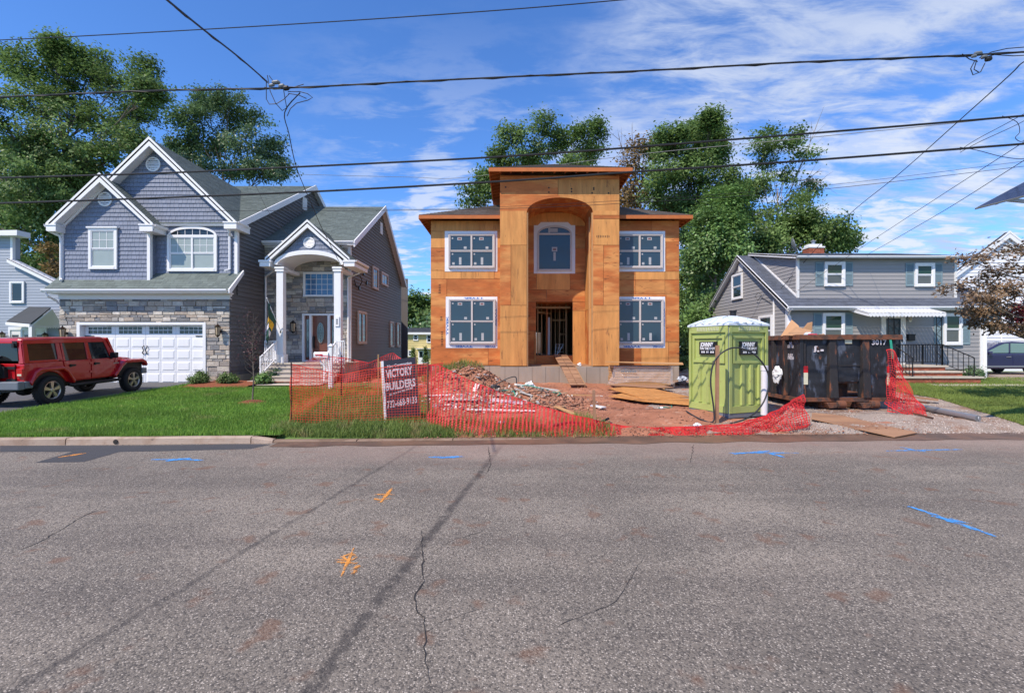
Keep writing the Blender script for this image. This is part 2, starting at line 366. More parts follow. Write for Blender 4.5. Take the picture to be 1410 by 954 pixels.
LEAF_LIGHT = M('fresh_leaves', (.165, .285, .085), .40, .25, 3, tone=True, trans=.36, spec=.45)
LEAF_RUST = M('autumn_leaves', (.24, .16, .06), .6, .3, 3, tone=True, trans=.3)
LEAF_MAPLE = M('bronze_maple_leaves', (.205, .135, .078), .42, .4, 3, tone=True, trans=.28)
LEAF_SHRUB = M('shrub_leaves', (.115, .19, .05), .5, .25, 3, tone=True, trans=.25)
LEAF_BUD = M('purple_leaves', (.10, .03, .035), .6, .2, tone=True)
GRASS = M('lawn_blades', (.185, .335, .055), .55, .3, .8, col2=(.28, .33, .10), c2=(.9, .53, .72), tone=True, trans=.35, spec=.3)
GRASS_R = M('dry_lawn_blades', (.20, .265, .065), .6, .25, .8, tone=True, trans=.3, spec=.3)
WEED = M('tall_grass', (.18, .255, .065), .55, .3, .8, col2=(.34, .29, .13), c2=(1.7, .52, .66), tone=True, trans=.35, spec=.3)
SOIL_G = M('lawn_soil', (.10, .165, .04), .95, .3, 3)
MULCH = M('red_mulch', (.24, .075, .035), .95, .4, 25, bump=.8, bscale=60)
DIRT = M('red_clay', (.37, .160, .094), .95, .25, 1.6, col2=(.27, .11, .062), c2=(.9, .45, .65), c3=((.44, .29, .22), 2.2, .56, .7), bump=.9, bscale=16)
GRAVEL = M('pale_gravel', (.36, .295, .25), .9, .6, 28, col2=(.27, .17, .12), c2=(.8, .42, .62), c3=((.2, .19, .19), 1.3, .56, .7), bump=1., bscale=60)
DRIVE = M('driveway_asphalt', (.10, .10, .105), .85, .12, 2.5, bump=.3, bscale=200)
KERB = M('kerb_stone', (.40, .31, .245), .85, .14, 3, col2=(.32, .225, .165), c2=(2.5, .44, .66), c3=((.16, .125, .10), 5, .60, .68), ov=.12, bump=.5)
KERB_SUNK = M('stained_kerb_stone', (.24, .165, .12), .9, .2, 4, col2=(.17, .11, .075), c2=(3, .45, .65), bump=.3)
WETDIRT = M('damp_gutter_dirt', (.115, .075, .052), .5, .3, 3, col2=(.17, .10, .065), c2=(1.3, .4, .6), bump=.3)
PATCH = M('fresh_asphalt', (.058, .058, .062), .8, .15, 4, bump=.3, bscale=150)
CRACK = M('crack_fill', (.028, .026, .026), .9, .2)
WIRE = M('black_cable', (.016, .016, .018), .6, .1)
WIRE_GREY = M('grey_cable', (.20, .20, .20), .5, .1)
ALUMIN = M('grey_metal', (.34, .35, .37), .4, .08, metal=.6)
PANEL = M('solar_cells', (.014, .018, .045), .15, .1, spec=.8)
POLEWOOD = M('pole_wood', (.16, .12, .09), .9, .2, 5, stretch=(1, 1, .1))
def spray(name, col):                # thin road paint: the stone shows through where it has worn off
    m = bpy.data.materials.new(name); m.use_nodes = True; nt = m.node_tree; N = nt.nodes.new; L = nt.links.new; p = nt.nodes['Principled BSDF']; tc = N('ShaderNodeTexCoord')
    p.inputs['Base Color'].default_value = (*col, 1); p.inputs['Roughness'].default_value = .85; p.inputs['Specular IOR Level'].default_value = .2
    a = N('ShaderNodeTexNoise'); a.inputs['Scale'].default_value = 70; a.inputs['Detail'].default_value = 3; L(tc.outputs['Object'], a.inputs['Vector']); b = N('ShaderNodeTexNoise'); b.inputs['Scale'].default_value = 9; L(tc.outputs['Object'], b.inputs['Vector'])
    s = N('ShaderNodeMath'); s.operation = 'ADD'; L(a.outputs['Fac'], s.inputs[0]); L(b.outputs['Fac'], s.inputs[1]); r = N('ShaderNodeMapRange'); r.inputs[1].default_value = .82; r.inputs[2].default_value = 1.12; r.inputs[3].default_value = .08; r.inputs[4].default_value = .9
    L(s.outputs[0], r.inputs[0]); L(r.outputs[0], p.inputs['Alpha']); return m
PAINT_O = spray('orange_marking_paint', (.78, .33, .07)); PAINT_B = spray('blue_marking_paint', (.07, .34, .80))
def asphalt():
    m = bpy.data.materials.new('road_asphalt'); m.use_nodes = True; nt = m.node_tree; N = nt.nodes.new; L = nt.links.new; p = nt.nodes['Principled BSDF']
    tc = N('ShaderNodeTexCoord'); vec = tc.outputs['Object']
    def nz(s, d=4, r=.6, v=None):
        n = N('ShaderNodeTexNoise'); n.inputs['Scale'].default_value = s; n.inputs['Detail'].default_value = d; n.inputs['Roughness'].default_value = r; L(v or vec, n.inputs['Vector']); return n.outputs['Fac']
    def mth(op, a, b=0.):
        q = N('ShaderNodeMath'); q.operation = op
        for i, t in enumerate((a, b)):
            if isinstance(t, (int, float)): q.inputs[i].default_value = t
            else: L(t, q.inputs[i])
        return q.outputs[0]
    def mix(f, a, b):
        q = N('ShaderNodeMix'); q.data_type = 'RGBA'; L(f, q.inputs[0])
        for i, t in ((6, a), (7, b)):
            if isinstance(t, tuple): q.inputs[i].default_value = (*t, 1)
            else: L(t, q.inputs[i])
        return q.outputs[2]
    def ramp(v, lo_, hi_):
        q = N('ShaderNodeMapRange'); q.interpolation_type = 'SMOOTHSTEP'; q.inputs[1].default_value = lo_; q.inputs[2].default_value = hi_; L(v, q.inputs[0]); return q.outputs[0]
    vo = N('ShaderNodeTexVoronoi'); vo.inputs['Scale'].default_value = 85; L(vec, vo.inputs['Vector'])
    sc = N('ShaderNodeSeparateColor'); L(vo.outputs['Color'], sc.inputs[0])
    c = mix(ramp(nz(.55, 5), .35, .7), (.182, .160, .134), (.275, .238, .196))
    lane = N('ShaderNodeMapping'); lane.inputs['Scale'].default_value = (.10, 1.1, 1); L(vec, lane.inputs[0]); c = mix(mth('MULTIPLY', ramp(nz(.9, 4, .55, lane.outputs[0]), .42, .62), .42), c, (.10, .087, .077)); c = mix(mth('MULTIPLY', ramp(nz(.33, 6, .7), .55, .68), .35), c, (.24, .19, .155))
    agg = mth('MULTIPLY', ramp(sc.outputs[0], .55, .95), ramp(vo.outputs['Distance'], .62, .2))       # stones in the surface
    c = mix(agg, c, (.55, .49, .42))
    c = mix(mth('MULTIPLY', ramp(sc.outputs[1], .55, .85), .75), c, (.055, .05, .047))
    c = mix(mth('MULTIPLY', ramp(nz(2.6, 3, .5), .60, .70), .5), c, (.17, .085, .05))             # rust coloured spots
    sx = N('ShaderNodeSeparateXYZ'); L(vec, sx.inputs[0]); wob = mth('MULTIPLY', mth('SUBTRACT', nz(1.3, 3), .5), .10)
    for (ax, ay, bx, by, w, k) in ROAD_STREAKS:                                                     # two long soft-edged dark streaks, broken up by noise
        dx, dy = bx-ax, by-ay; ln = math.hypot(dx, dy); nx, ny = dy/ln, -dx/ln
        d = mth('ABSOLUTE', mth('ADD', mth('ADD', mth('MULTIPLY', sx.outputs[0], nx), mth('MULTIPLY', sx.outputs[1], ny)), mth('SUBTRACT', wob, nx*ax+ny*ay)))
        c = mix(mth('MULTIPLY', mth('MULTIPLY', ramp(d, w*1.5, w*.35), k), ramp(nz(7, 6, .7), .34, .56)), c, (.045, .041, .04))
    # washed-out clay dust along the edge of the building lot
    edge = mth('SUBTRACT', sx.outputs[1], mth('MULTIPLY', sx.outputs[0], .05))
    e = mth('MULTIPLY', ramp(mth('ADD', edge, mth('MULTIPLY', mth('SUBTRACT', nz(.8, 4), .5), 2.5)), 7.2, 9.6), ramp(mth('ADD', sx.outputs[0], mth('MULTIPLY', nz(.5), 3)), -4.5, -.5))
    c = mix(mth('MULTIPLY', e, .55), c, (.33, .235, .195))
    L(c, p.inputs['Base Color']); p.inputs['Roughness'].default_value = .85; p.inputs['Specular IOR Level'].default_value = .3
    b = N('ShaderNodeBump'); b.inputs['Strength'].default_value = .6; b.inputs['Distance'].default_value = .008; L(mth('ADD', mth('MULTIPLY', vo.outputs['Distance'], -1), nz(120, 3)), b.inputs['Height']); L(b.outputs[0], p.inputs['Normal'])
    return m
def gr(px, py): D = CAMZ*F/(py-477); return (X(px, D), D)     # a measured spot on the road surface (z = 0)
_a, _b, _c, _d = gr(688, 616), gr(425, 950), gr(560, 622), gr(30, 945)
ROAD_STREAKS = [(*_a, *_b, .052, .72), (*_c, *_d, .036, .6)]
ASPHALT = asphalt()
# ------------------------------------------------------------ ground, road, kerb
def yc(x): return 9.75+.05*max(-14, min(14, x))          # line of the far road edge
def sm(t): t = max(0, min(1, t)); return t*t*(3-2*t)
def zg(x, y):
    d = y-yc(x)-.12
    if d < 0: return .0
    z = .1*sm(d/.55)+.034*min(d, 10.5)+.004*max(0, min(d-10.5, 20))
    return z*(1-.9*sm((y-36)/22))-.5*sm((y-40)/22)
MOUNDS = [(-2.0, 17.3, .80, 1.25, 1.0), (-.9, 16.6, .38, .9, .9), (.35, 14.6, .34, 1.05, .95), (1.2, 13.9, .16, .9, .7), (-1.1, 14.2, .18, 1.2, .9), (3.6, 11.6, .12, 1.2, .7), (4.6, 12.2, .12, 1.0, .8)]
def zdirt(x, y):
    z = zg(x, y)
    for mx, my, h, sx, sy in MOUNDS: z += h*math.exp(-((x-mx)/sx)**2-((y-my)/sy)**2)*(1+.35*mnoise.noise((x*2.1, y*2.1, 3)))
    if y > yc(x)+.35: z += .05*mnoise.noise((x*1.3, y*1.3, 0))+.035*mnoise.noise((x*4.1, y*4.1, 7))+.018*mnoise.noise((x*11, y*11, 2))
    return z
def sheet(name, xl, xr, y0, y1, nx, ny, zf, mat, dz=0., wob=0., kind='structure', **kw):
    vs = []; fs = []
    for j in range(ny+1):
        y = y0+(y1-y0)*j/ny
        for i in range(nx+1):
            a, b = xl(y), xr(y)
            if wob: a += wob*mnoise.noise((y*1.7, 0, 5)); b += wob*mnoise.noise((y*1.7, 9, 5))
            x = a+(b-a)*i/nx; yy = y
            if wob and j in (0, ny): yy += wob*.6*mnoise.noise((x*1.9, 4, j))
            vs.append((x, yy, zf(x, yy)+dz))
    for j in range(ny):
        for i in range(nx): k = j*(nx+1)+i; fs.append((k, k+1, k+nx+2, k+nx+1))
    return link(name, np_mesh(name, vs, fs, mat, smooth=True), kind=kind, **kw)
def K(c): return lambda y: c
def gz(x, y):
    if y < 8: return -.05
    return (zg(x, y) if y > yc(x)+.3 else 0)-.07-(.12 if y < yc(x)+.6 else 0)
sheet('ground', lambda y: -90-abs(y)*1.5, lambda y: 90+abs(y)*1.5, -60, 60, 60, 120, gz, SOIL_G)
far = MB(); far.add([(-2500, 60, -.55), (2500, 60, -.55), (2500, 2400, -.55), (-2500, 2400, -.55)], [(0, 1, 2, 3)]); far.build('far_ground', SOIL_G, kind='structure')
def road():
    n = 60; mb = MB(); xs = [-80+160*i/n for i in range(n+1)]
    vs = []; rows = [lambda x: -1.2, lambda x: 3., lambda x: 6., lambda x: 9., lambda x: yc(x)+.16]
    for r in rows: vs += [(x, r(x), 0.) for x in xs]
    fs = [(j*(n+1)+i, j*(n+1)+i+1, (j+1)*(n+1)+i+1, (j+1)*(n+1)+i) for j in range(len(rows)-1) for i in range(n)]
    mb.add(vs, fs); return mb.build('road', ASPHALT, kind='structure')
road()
def ribbon(name, pts, w, mat, z, kind='structure', wob=.0, **kw):        # painted marks, cracks, stains lying on the road
    mb = MB(); P = [Vector((p[0], p[1], z)) for p in pts]; n = len(P); vs = []
    for i, p in enumerate(P):
        d = (P[min(i+1, n-1)]-P[max(0, i-1)]).normalized(); r = Vector((d.y, -d.x, 0)); ww = w[i] if isinstance(w, (list, tuple)) else w
        vs += [p-r*ww*.5*(1+random.uniform(-wob, wob)), p+r*ww*.5*(1+random.uniform(-wob, wob))]
    mb.add(vs, [(2*i, 2*i+1, 2*i+3, 2*i+2) for i in range(n-1)])
    return mb, name, mat, kw
def rib(name, pts, w, mat, z, wob=0., **kw): mb, n, m, kw = ribbon(name, pts, w, mat, z, wob=wob, **kw); return mb.build(n, m, kind='structure')
def crack(pts, w):
    P = []
    for (a, b) in zip(pts[:-1], pts[1:]):
        A, B = gr(*a), gr(*b); k = max(3, int(math.hypot(A[0]-B[0], A[1]-B[1])/.06))
        for i in range(k): t = i/k; P.append((A[0]+(B[0]-A[0])*t+random.gauss(0, .008), A[1]+(B[1]-A[1])*t+random.gauss(0, .008)))
    ws = [w*.62*(.3+random.random())*(.35 if i < 3 or i > len(P)-4 else 1) for i in range(len(P))]
    rib('road_crack', P, ws, CRACK, .004, wob=.4)
for pts, w in (([(4, 766), (60, 744), (112, 712), (168, 688)], .014), ([(580, 730), (582, 800), (570, 824), (584, 858), (586, 900), (594, 950)], .016),
               ([(584, 872), (610, 854), (660, 838), (705, 842)], .009), ([(580, 770), (620, 745), (690, 724)], .007), ([(672, 614), (676, 640), (668, 655)], .02), ([(955, 612), (950, 640)], .018),
               ([(512, 850), (520, 862), (512, 868), (470, 880)], .006), ([(900, 730), (980, 738), (1100, 725)], .006), ([(740, 870), (800, 850), (850, 828), (890, 760)], .006)): crack(pts, w)
# dark asphalt repair along the left gutter
pp = [gr(*q) for q in ((0, 613.5), (180, 613.5), (330, 611.5), (372, 612), (345, 618), (230, 621), (165, 622), (115, 636), (48, 637), (100, 622), (0, 622))]
mb = MB(); mb.add([(x, y, .003) for x, y in pp], [tuple(range(len(pp)))]); mb.build('asphalt_patch', PATCH, kind='structure')
def paint(name, strokes, mat, label, w):
    mb = MB(); mb_parts = []
    for pts in strokes:
        P = []
        for (a, b) in zip(pts[:-1], pts[1:]):
            A, B = gr(*a), gr(*b); k = max(2, int(math.hypot(A[0]-B[0], A[1]-B[1])/.05))
            P += [(A[0]+(B[0]-A[0])*i/k, A[1]+(B[1]-A[1])*i/k) for i in range(k)]
        P.append(gr(*pts[-1])); n = len(P)
        ws = [w*(.55+.9*math.sin(math.pi*(i+.5)/n))*random.uniform(.75, 1.2) for i in range(n)]
        q, *_ = ribbon(name, P, ws, mat, .0065+.0008*len(mb_parts), wob=.12); mb_parts.append(1); mb.add(q.v, q.f)
        for _ in range(int(70*max(1, n/12))):                      # overspray
            a = random.choice(P); s = random.uniform(.003, .009); r = random.gauss(0, w*.85); t = random.uniform(0, 6.28); c = (a[0]+r*math.cos(t), a[1]+r*math.sin(t)); mb.add([(c[0]+s*math.cos(t+k*2.1), c[1]+s*math.sin(t+k*2.1), .0055) for k in range(3)], [(0, 1, 2)])
    mb.build(name, mat, kind='structure')
paint('paint_mark', [[(540, 672), (524, 692)], [(519, 681), (540, 681)], [(515, 687), (522, 688.5), (537, 686.5)]], PAINT_O, '', .034)
paint('paint_mark', [[(487, 755), (470, 794)], [(464, 774), (489, 776)], [(464, 771), (478, 772), (472, 767), (484, 762), (491, 768), (484, 772)], [(488, 783), (494, 780)], [(486, 790), (489, 786)]], PAINT_O, '', .019)
paint('paint_mark', [[(1250, 697), (1275, 705), (1310, 718), (1340, 728), (1371, 739)], [(1283, 711), (1330, 720)]], PAINT_B, '', .06)
paint('paint_mark', [[(208, 633), (245, 632.5), (280, 634)], [(228, 635), (262, 631)]], PAINT_B, '', .07)
paint('paint_mark', [[(590, 629.5), (620, 630), (640, 629)], [(605, 631), (632, 628.5)]], PAINT_B, '', .07)
paint('paint_mark', [[(1005, 624), (1050, 623.5), (1100, 624)], [(1055, 623), (1080, 630)], [(1010, 625.5), (1060, 621)]], PAINT_B, '', .06)
paint('paint_mark', [[(1220, 621), (1270, 620), (1325, 619)], [(1240, 616), (1262, 620.5), (1275, 622)]], PAINT_B, '', .06)
paint('paint_mark', [[(80, 630), (118, 624)]], PAINT_O, '', .07)
# kerb: dressed blocks at the left lawn, a sunk broken run in front of the lot
def kerb_block(x0, x1, zt0, zt1, w=.16):
    mb = MB(); n = 6; y0 = yc((x0+x1)/2); a, b = yc(x0), yc(x1)
    pr = [(0, -.05), (.012, zt0-.02), (.035, zt0), (w, zt0), (w, -.05)]
    vs = []
    for i in range(n+1):
        t = i/n; x = x0+(x1-x0)*t; zt = zt0+(zt1-zt0)*t
        for k, (dy, z) in enumerate(pr): vs.append((x, yc(x)+dy+random.gauss(0, .002), (z if k in (0, 4) else z-zt0+zt)+random.gauss(0, .0015)))
    m = len(pr); fs = [(i*m+k, i*m+(k+1) % m, (i+1)*m+(k+1) % m, (i+1)*m+k) for i in range(n) for k in range(m)]+[tuple(range(m)), tuple(range(n*m, n*m+m))[::-1]]
    mb.add(vs, fs); return mb
kerb = link('kerb', None, kind='structure')
for x0, x1, z0, z1 in ((-24, -21.3, .13, .13), (-21.28, -18.9, .13, .13), (-12.9, -8.62, .13, .13), (-8.6, -5.14, .13, .125), (-5.12, -4.72, .12, .06), (-4.7, -3.1, .05, .04), (-3.08, -1.2, .035, .04), (-1.18, .4, .04, .03), (.42, 2.1, .025, .01)):
    kerb_block(x0, x1, z0, z1).build('kerb_stone', KERB if z0 > .1 else KERB_SUNK, kerb)
x = X(161, 9.4); mb = MB(); mb.lathe([(.045, -.01), (.045, .004)], (x, yc(x)-.002, .055), 12, ax=(0, -1, 0)); mb.build('drain_hole', CRACK, kerb)
# damp dirt that has washed into the gutter
sheet('gutter', K(-4.6), K(17), 0, 1, 90, 3, lambda x, t: .006+.004*mnoise.noise((x*3, t*3, 1))+.03*t*t, WETDIRT)
g = COL.objects['gutter']
for v in g.data.vertices: v.co.y = yc(v.co.x)-.38+.13*mnoise.noise((v.co.x*1.4, 1, 2))*(1-v.co.y)+v.co.y*.6
# zones
drive_r = lambda y: -12.55+(.06*(y-15))
dl = lambda y: -4.75+.05*math.sin(y*2) if y < 15 else -4.75+(y-15)*.35
sheet('dirt_lot', K(-6), lambda y: 9.2, 9.4, 46, 150, 330, lambda x, y: zdirt(x, y) if y > yc(x)+.12 else -.03, DIRT)
gl = lambda y: 3.9+.5*math.sin(y*.9)+(max(0, y-12)*.06); grr = lambda y: 11.1+max(0, (y-10.5))*.42 if y < 15 else 13.0
sheet('gravel_driveway', gl, lambda y: grr(y)+.3, 10.28, 34, 70, 160, lambda x, y: zg(x, y)+(.02+.02*mnoise.noise((x*2, y*2, 0))+.02*mnoise.noise((x*9, y*9, 3)))*sm((y-yc(x))/.5), GRAVEL, .003, .12)
sheet('driveway', lambda y: -19.2, drive_r, 8.75, 19.42, 20, 40, lambda x, y: zg(x, y) if y > 9.5 else max(.012, zg(x, y)), DRIVE, .012)
LAWN_L = lambda y: -4.65 if y < 12.5 else (-4.65+(y-12.5)*.12)
sheet('lawn', lambda y: drive_r(y)+.02, LAWN_L, 9.28, 19.3, 60, 60, lambda x, y: max(zg(x, y), .10), SOIL_G, .03)
sheet('side_lawn', K(-26), K(-19.2), 9.0, 25, 12, 24, lambda x, y: max(zg(x, y), .1), SOIL_G, .03)
sheet('weedy_verge', lambda y: -4.75, lambda y: -1.4-.35*(y-10) if y < 13 else -2.6, 9.75, 15.2, 40, 60, lambda x, y: zdirt(x, y), SOIL_G, .02, .15)
sheet('right_lawn', lambda y: grr(y)+.25, K(40), 10.75, 30, 60, 60, lambda x, y: zg(x, y), SOIL_G, .045, .08)
sheet('mulch_bed', lambda y: -11.9, lambda y: -9.6 if y < 18.6 else -8.3, 17.3, 19.6, 40, 40, lambda x, y: zg(x, y)+.03+.05*math.sin(math.pi*max(0, min(1, (y-17.3)/2.3)))+.02*mnoise.noise((x*9, y*9, 2)), MULCH, .04, .2)
sheet('front_walk', lambda y: -9.75, lambda y: -7.2, 18.0, 18.9, 4, 3, lambda x, y: zg(x, y), SLABSTONE, .07)
sheet('side_driveway', K(20.9), K(40), 18.5, 26, 6, 6, lambda x, y: zg(x, y), GRAVEL, .06)
sheet('right_walk', K(16), K(20.6), 18.1, 18.7, 6, 3, lambda x, y: zg(x, y), SLABSTONE, .07)
for nm in ('lawn', 'side_lawn', 'weedy_verge'):
    for v in COL.objects[nm].data.vertices: v.co.y = max(v.co.y, yc(v.co.x)+.17)
# grass blades
def blades(name, mat, n, fx, ylo, yhi, zf, hmin, hmax, wid, lean=.5, dens=None, clump=0., **kw):
    y = rng.uniform(0, 1, n)**1.25*(yhi-ylo)+ylo; P = []
    u = rng.random(n); h = rng.uniform(hmin, hmax, n); yaw = rng.uniform(0, 6.283, n); T = []
    for i in range(n):
        a, b = fx(y[i]); x = a+(b-a)*u[i]; c = mnoise.noise((x*.9, y[i]*.9, 11))
        if dens and rng.random() > dens(x, y[i]): continue
        P.append((x, y[i], zf(x, y[i]), h[i]*(1+clump*c), yaw[i])); T.append(c*.25)
    P = np.array(P); k = len(P); w = wid*(.7+.6*rng.random(k)); dx, dy = np.cos(P[:, 4])*w*.5, np.sin(P[:, 4])*w*.5
    la = rng.uniform(0, 6.283, k); lr = P[:, 3]*lean*rng.random(k); lx, ly = np.cos(la)*lr, np.sin(la)*lr
    v = np.empty((k, 5, 3), np.float32); b = P[:, :3]
    v[:, 0] = b+np.stack([-dx, -dy, 0*dx-.01], 1); v[:, 1] = b+np.stack([dx, dy, 0*dx-.01], 1)
    mid = b+np.stack([lx*.3, ly*.3, P[:, 3]*.6], 1); v[:, 2] = mid+np.stack([dx*.75, dy*.75, 0*dx], 1); v[:, 3] = mid-np.stack([dx*.75, dy*.75, 0*dx], 1)
    v[:, 4] = b+np.stack([lx, ly, P[:, 3]], 1)
    idx = np.arange(k)[:, None]*5; f = np.concatenate([idx+np.array([[0, 1, 2]]), idx+np.array([[0, 2, 3]]), idx+np.array([[3, 2, 4]])], 0)
    t = np.array(T)+rng.normal(0, .13, k); link(name, np_mesh(name, v.reshape(-1, 3), f, mat, np.tile(t, 3)), kind='stuff', **kw)
blades('lawn_grass', GRASS, 120000, lambda y: (drive_r(y)-.05, LAWN_L(y)), 9.36, 19.0, lambda x, y: max(zg(x, y), .1)+.03, .045, .10, .013, dens=lambda x, y: (0 if x > -12 and y > 17.4+.25*math.sin(x*3) else 1) if y > yc(x)+.17 else .0)
blades('ragged_grass', WEED, 26000, lambda y: (-5.0, -1.2-.33*(y-10)), 9.82, 15.0, lambda x, y: zdirt(x, y)+.01, .06, .22, .014, .9, clump=.7, dens=lambda x, y: .9 if y < 11.6 else .5)
blades('verge_grass', WEED, 9000, lambda y: (-1.9, 2.2), 9.95, 11.6, lambda x, y: zdirt(x, y), .05, .2, .013, .9, clump=.8, dens=lambda x, y: max(0, .75+.9*mnoise.noise((x*.9, y*1.2, 4))-(y-10)*.25-max(0, x)*.28))
blades('mound_weeds', WEED, 1500, lambda y: (-3.2, -1.0), 16.9, 18.2, lambda x, y: zdirt(x, y), .1, .3, .018, .9, dens=lambda x, y: .7)
blades('right_lawn_grass', GRASS_R, 70000, lambda y: (grr(y)+.2, min(24, 1.12*y+1.5)), 10.85, 21.5, lambda x, y: zg(x, y)+.045, .03, .075, .016)
blades('side_lawn_grass', GRASS, 9000, lambda y: (-22, -19.2), 14, 24, lambda x, y: zg(x, y)+.03, .05, .09, .02)
# stones and crumbs of soil over the lot and the gravel
def crumbs(name, mat, n, f, smin, smax, seed=1, dens=None):
    r = np.random.default_rng(seed); base = np.array([(1, 0, 0), (-1, 0, 0), (0, 1, 0), (0, -1, 0), (0, 0, .8), (0, 0, -.8)], np.float32)
    tri = np.array([(0, 2, 4), (2, 1, 4), (1, 3, 4), (3, 0, 4), (2, 0, 5), (1, 2, 5), (3, 1, 5), (0, 3, 5)]); vs = []; fs = []; k = 0; T = []
    for i in range(n):
        q = f(r)
        if q is None: continue
        s = smin+(smax-smin)*r.random()**3; R = r.normal(0, .25, (6, 3)); a = r.random()*6.28; ca, sa = math.cos(a), math.sin(a)
        p = (base+R*.8)*s; p = np.stack([p[:, 0]*ca-p[:, 1]*sa, p[:, 0]*sa+p[:, 1]*ca, p[:, 2]*.7], 1)+np.array(q); vs.append(p); fs.append(tri+k*6); T += [r.normal(0, .16)]*8; k += 1
    return link(name, np_mesh(name, np.concatenate(vs), np.concatenate(fs), mat, T), kind='stuff')
SOILC = M('clay_crumbs', (.32, .155, .10), .95, .25, 6, tone=True); STONEC = M('gravel_stones', (.42, .36, .32), .9, .25, 9, tone=True)
def fd(r): x = r.uniform(-4.5, 5); y = 10.1+r.random()**1.5*9.2; return (x, y, zdirt(x, y)) if y > yc(x)+.3 else None
crumbs('soil_clods', SOILC, 9000, fd, .008, .045, 3)
def fm(r): m = MOUNDS[r.integers(0, 5)]; x, y = r.normal(m[0], m[3]*.7), r.normal(m[1], m[4]*.7); return (x, y, zdirt(x, y)+.01)
crumbs('mound_clods', SOILC, 4500, fm, .015, .10, 5)
def fgv(r): y = 10.4+r.random()**1.6*9; x = r.uniform(gl(y), grr(y)+.25); return (x, y, zg(x, y)+.02)
crumbs('gravel', STONEC, 24000, fgv, .008, .028, 6)
def fst(r): x = r.uniform(-2, 9); y = yc(x)+.1+abs(r.normal(0, .25)); return (x, y, .04+max(0, y-yc(x)-.1)*.3)
crumbs('edge_grit', SOILC, 1200, fst, .006, .028, 8)
# ------------------------------------------------------------ windows and other house parts
def window(parent, fr, u0, u1, v0, v1, trim=.09, tm=None, sash=None, gm=None, cols=1, hung=True, grid=None, gridtop=False, proud=.05, head=False, base=.042, label=None, gm2=None):
    """Trim, sashes and panes of one window; u,v are the outer edges of its trim."""
    tm = tm or WHITE; sash = sash or tm; gm = gm or GLASS; mb = MB(); t = trim; n0 = base-.02; n1 = base+proud
    mb.fbox(fr, u0, u0+t, v0, v1, n0, n1); mb.fbox(fr, u1-t, u1, v0, v1, n0, n1); mb.fbox(fr, u0+t, u1-t, v1-t, v1, n0, n1); mb.fbox(fr, u0+t, u1-t, v0, v0+t, n0, n1+.012)
    if head: mb.fbox(fr, u0-.05, u1+.05, v1+.002, v1+.06, n0, n1+.05)
    a, b, c, d = u0+t, u1-t, v0+t, v1-t; w = (b-a)/cols; panes = []
    for k in range(cols):
        ua, ub = a+w*k, a+w*(k+1); s = .038; m = (c+d)/2
        if k: mb.fbox(fr, ua-.035, ua+.035, c, d, n0, n1-.008)
        rows = [(c, m, n1-.035), (m, d, n1-.02)] if hung else [(c, d, n1-.025)]
        for i, (va, vb, nn) in enumerate(rows):
            mb.fbox(fr, ua, ua+s, va, vb, n0, nn); mb.fbox(fr, ub-s, ub, va, vb, n0, nn); mb.fbox(fr, ua+s, ub-s, vb-s, vb, n0, nn); mb.fbox(fr, ua+s, ub-s, va, va+s, n0, nn)
            panes.append((ua+s, ub-s, va+s, vb-s, nn-.02, i))
            if grid and (not gridtop or i == len(rows)-1):
                gx, gy = grid
                for q in range(1, gx): x = ua+s+(ub-ua-2*s)*q/gx; mb.fbox(fr, x-.009, x+.009, va+s, vb-s, n0, nn-.012)
                for q in range(1, gy): y = va+s+(vb-va-2*s)*q/gy; mb.fbox(fr, ua+s, ub-s, y-.009, y+.009, n0, nn-.0125)
    f = mb.build('window', tm, parent)
    if label: f['label'] = label
    for ua, ub, va, vb, nn, i in panes: MB().fbox(fr, ua, ub, va, vb, n0+.005, nn).build('pane', (gm2 if (gm2 and i == 0) else gm), f)
    return f, panes
def beam_part(name, mat, parent, p, q, w, h, up=Zv): return MB().beam(p, q, w, h, up=up).build(name, mat, parent)
def arc(cx, cz, rx, rz, a0, a1, n): return [(cx+rx*math.cos(a0+(a1-a0)*i/n), cz+rz*math.sin(a0+(a1-a0)*i/n)) for i in range(n+1)]
def round_vent(parent, fr, u, v, r, mat=None):
    mb = MB(); c = fr.p(u, v, 0); mb.lathe([(r, 0), (r, .05), (r*.8, .055), (r*.78, .03)], c, 20, ax=fr.N, caps=False); o = mb.build('round_vent', mat or WHITE, parent)
    for k in range(6):
        y = -r*.7+r*1.4*(k+.5)/6; hw = math.sqrt(max(.001, (r*.77)**2-y*y)); MB().prism([fr.p(u-hw, v+y-r*.1, .035), fr.p(u+hw, v+y-r*.1, .035), fr.p(u+hw, v+y+r*.12, .012), fr.p(u-hw, v+y+r*.12, .012)], fr.N*.006).build('louver', mat or WHITE, o)
def gutter(parent, p, q, mat=None, out=(0, -1, 0), s=.11):
    p, q, o = Vector(p), Vector(q), Vector(out); pr = [(0, 0), (s*.65, 0), (s, s*.55), (s, s), (s*.9, s), (s*.88, s*.6), (s*.6, s*.1), (0, s*.1)]
    MB().prism([p+o*a+Zv*b for a, b in pr], q-p).build('gutter', mat or WHITE, parent)
def downspout(parent, pts, mat=None, r=.04): MB().tube(pts, r, 6).build('downspout', mat or WHITE, parent)
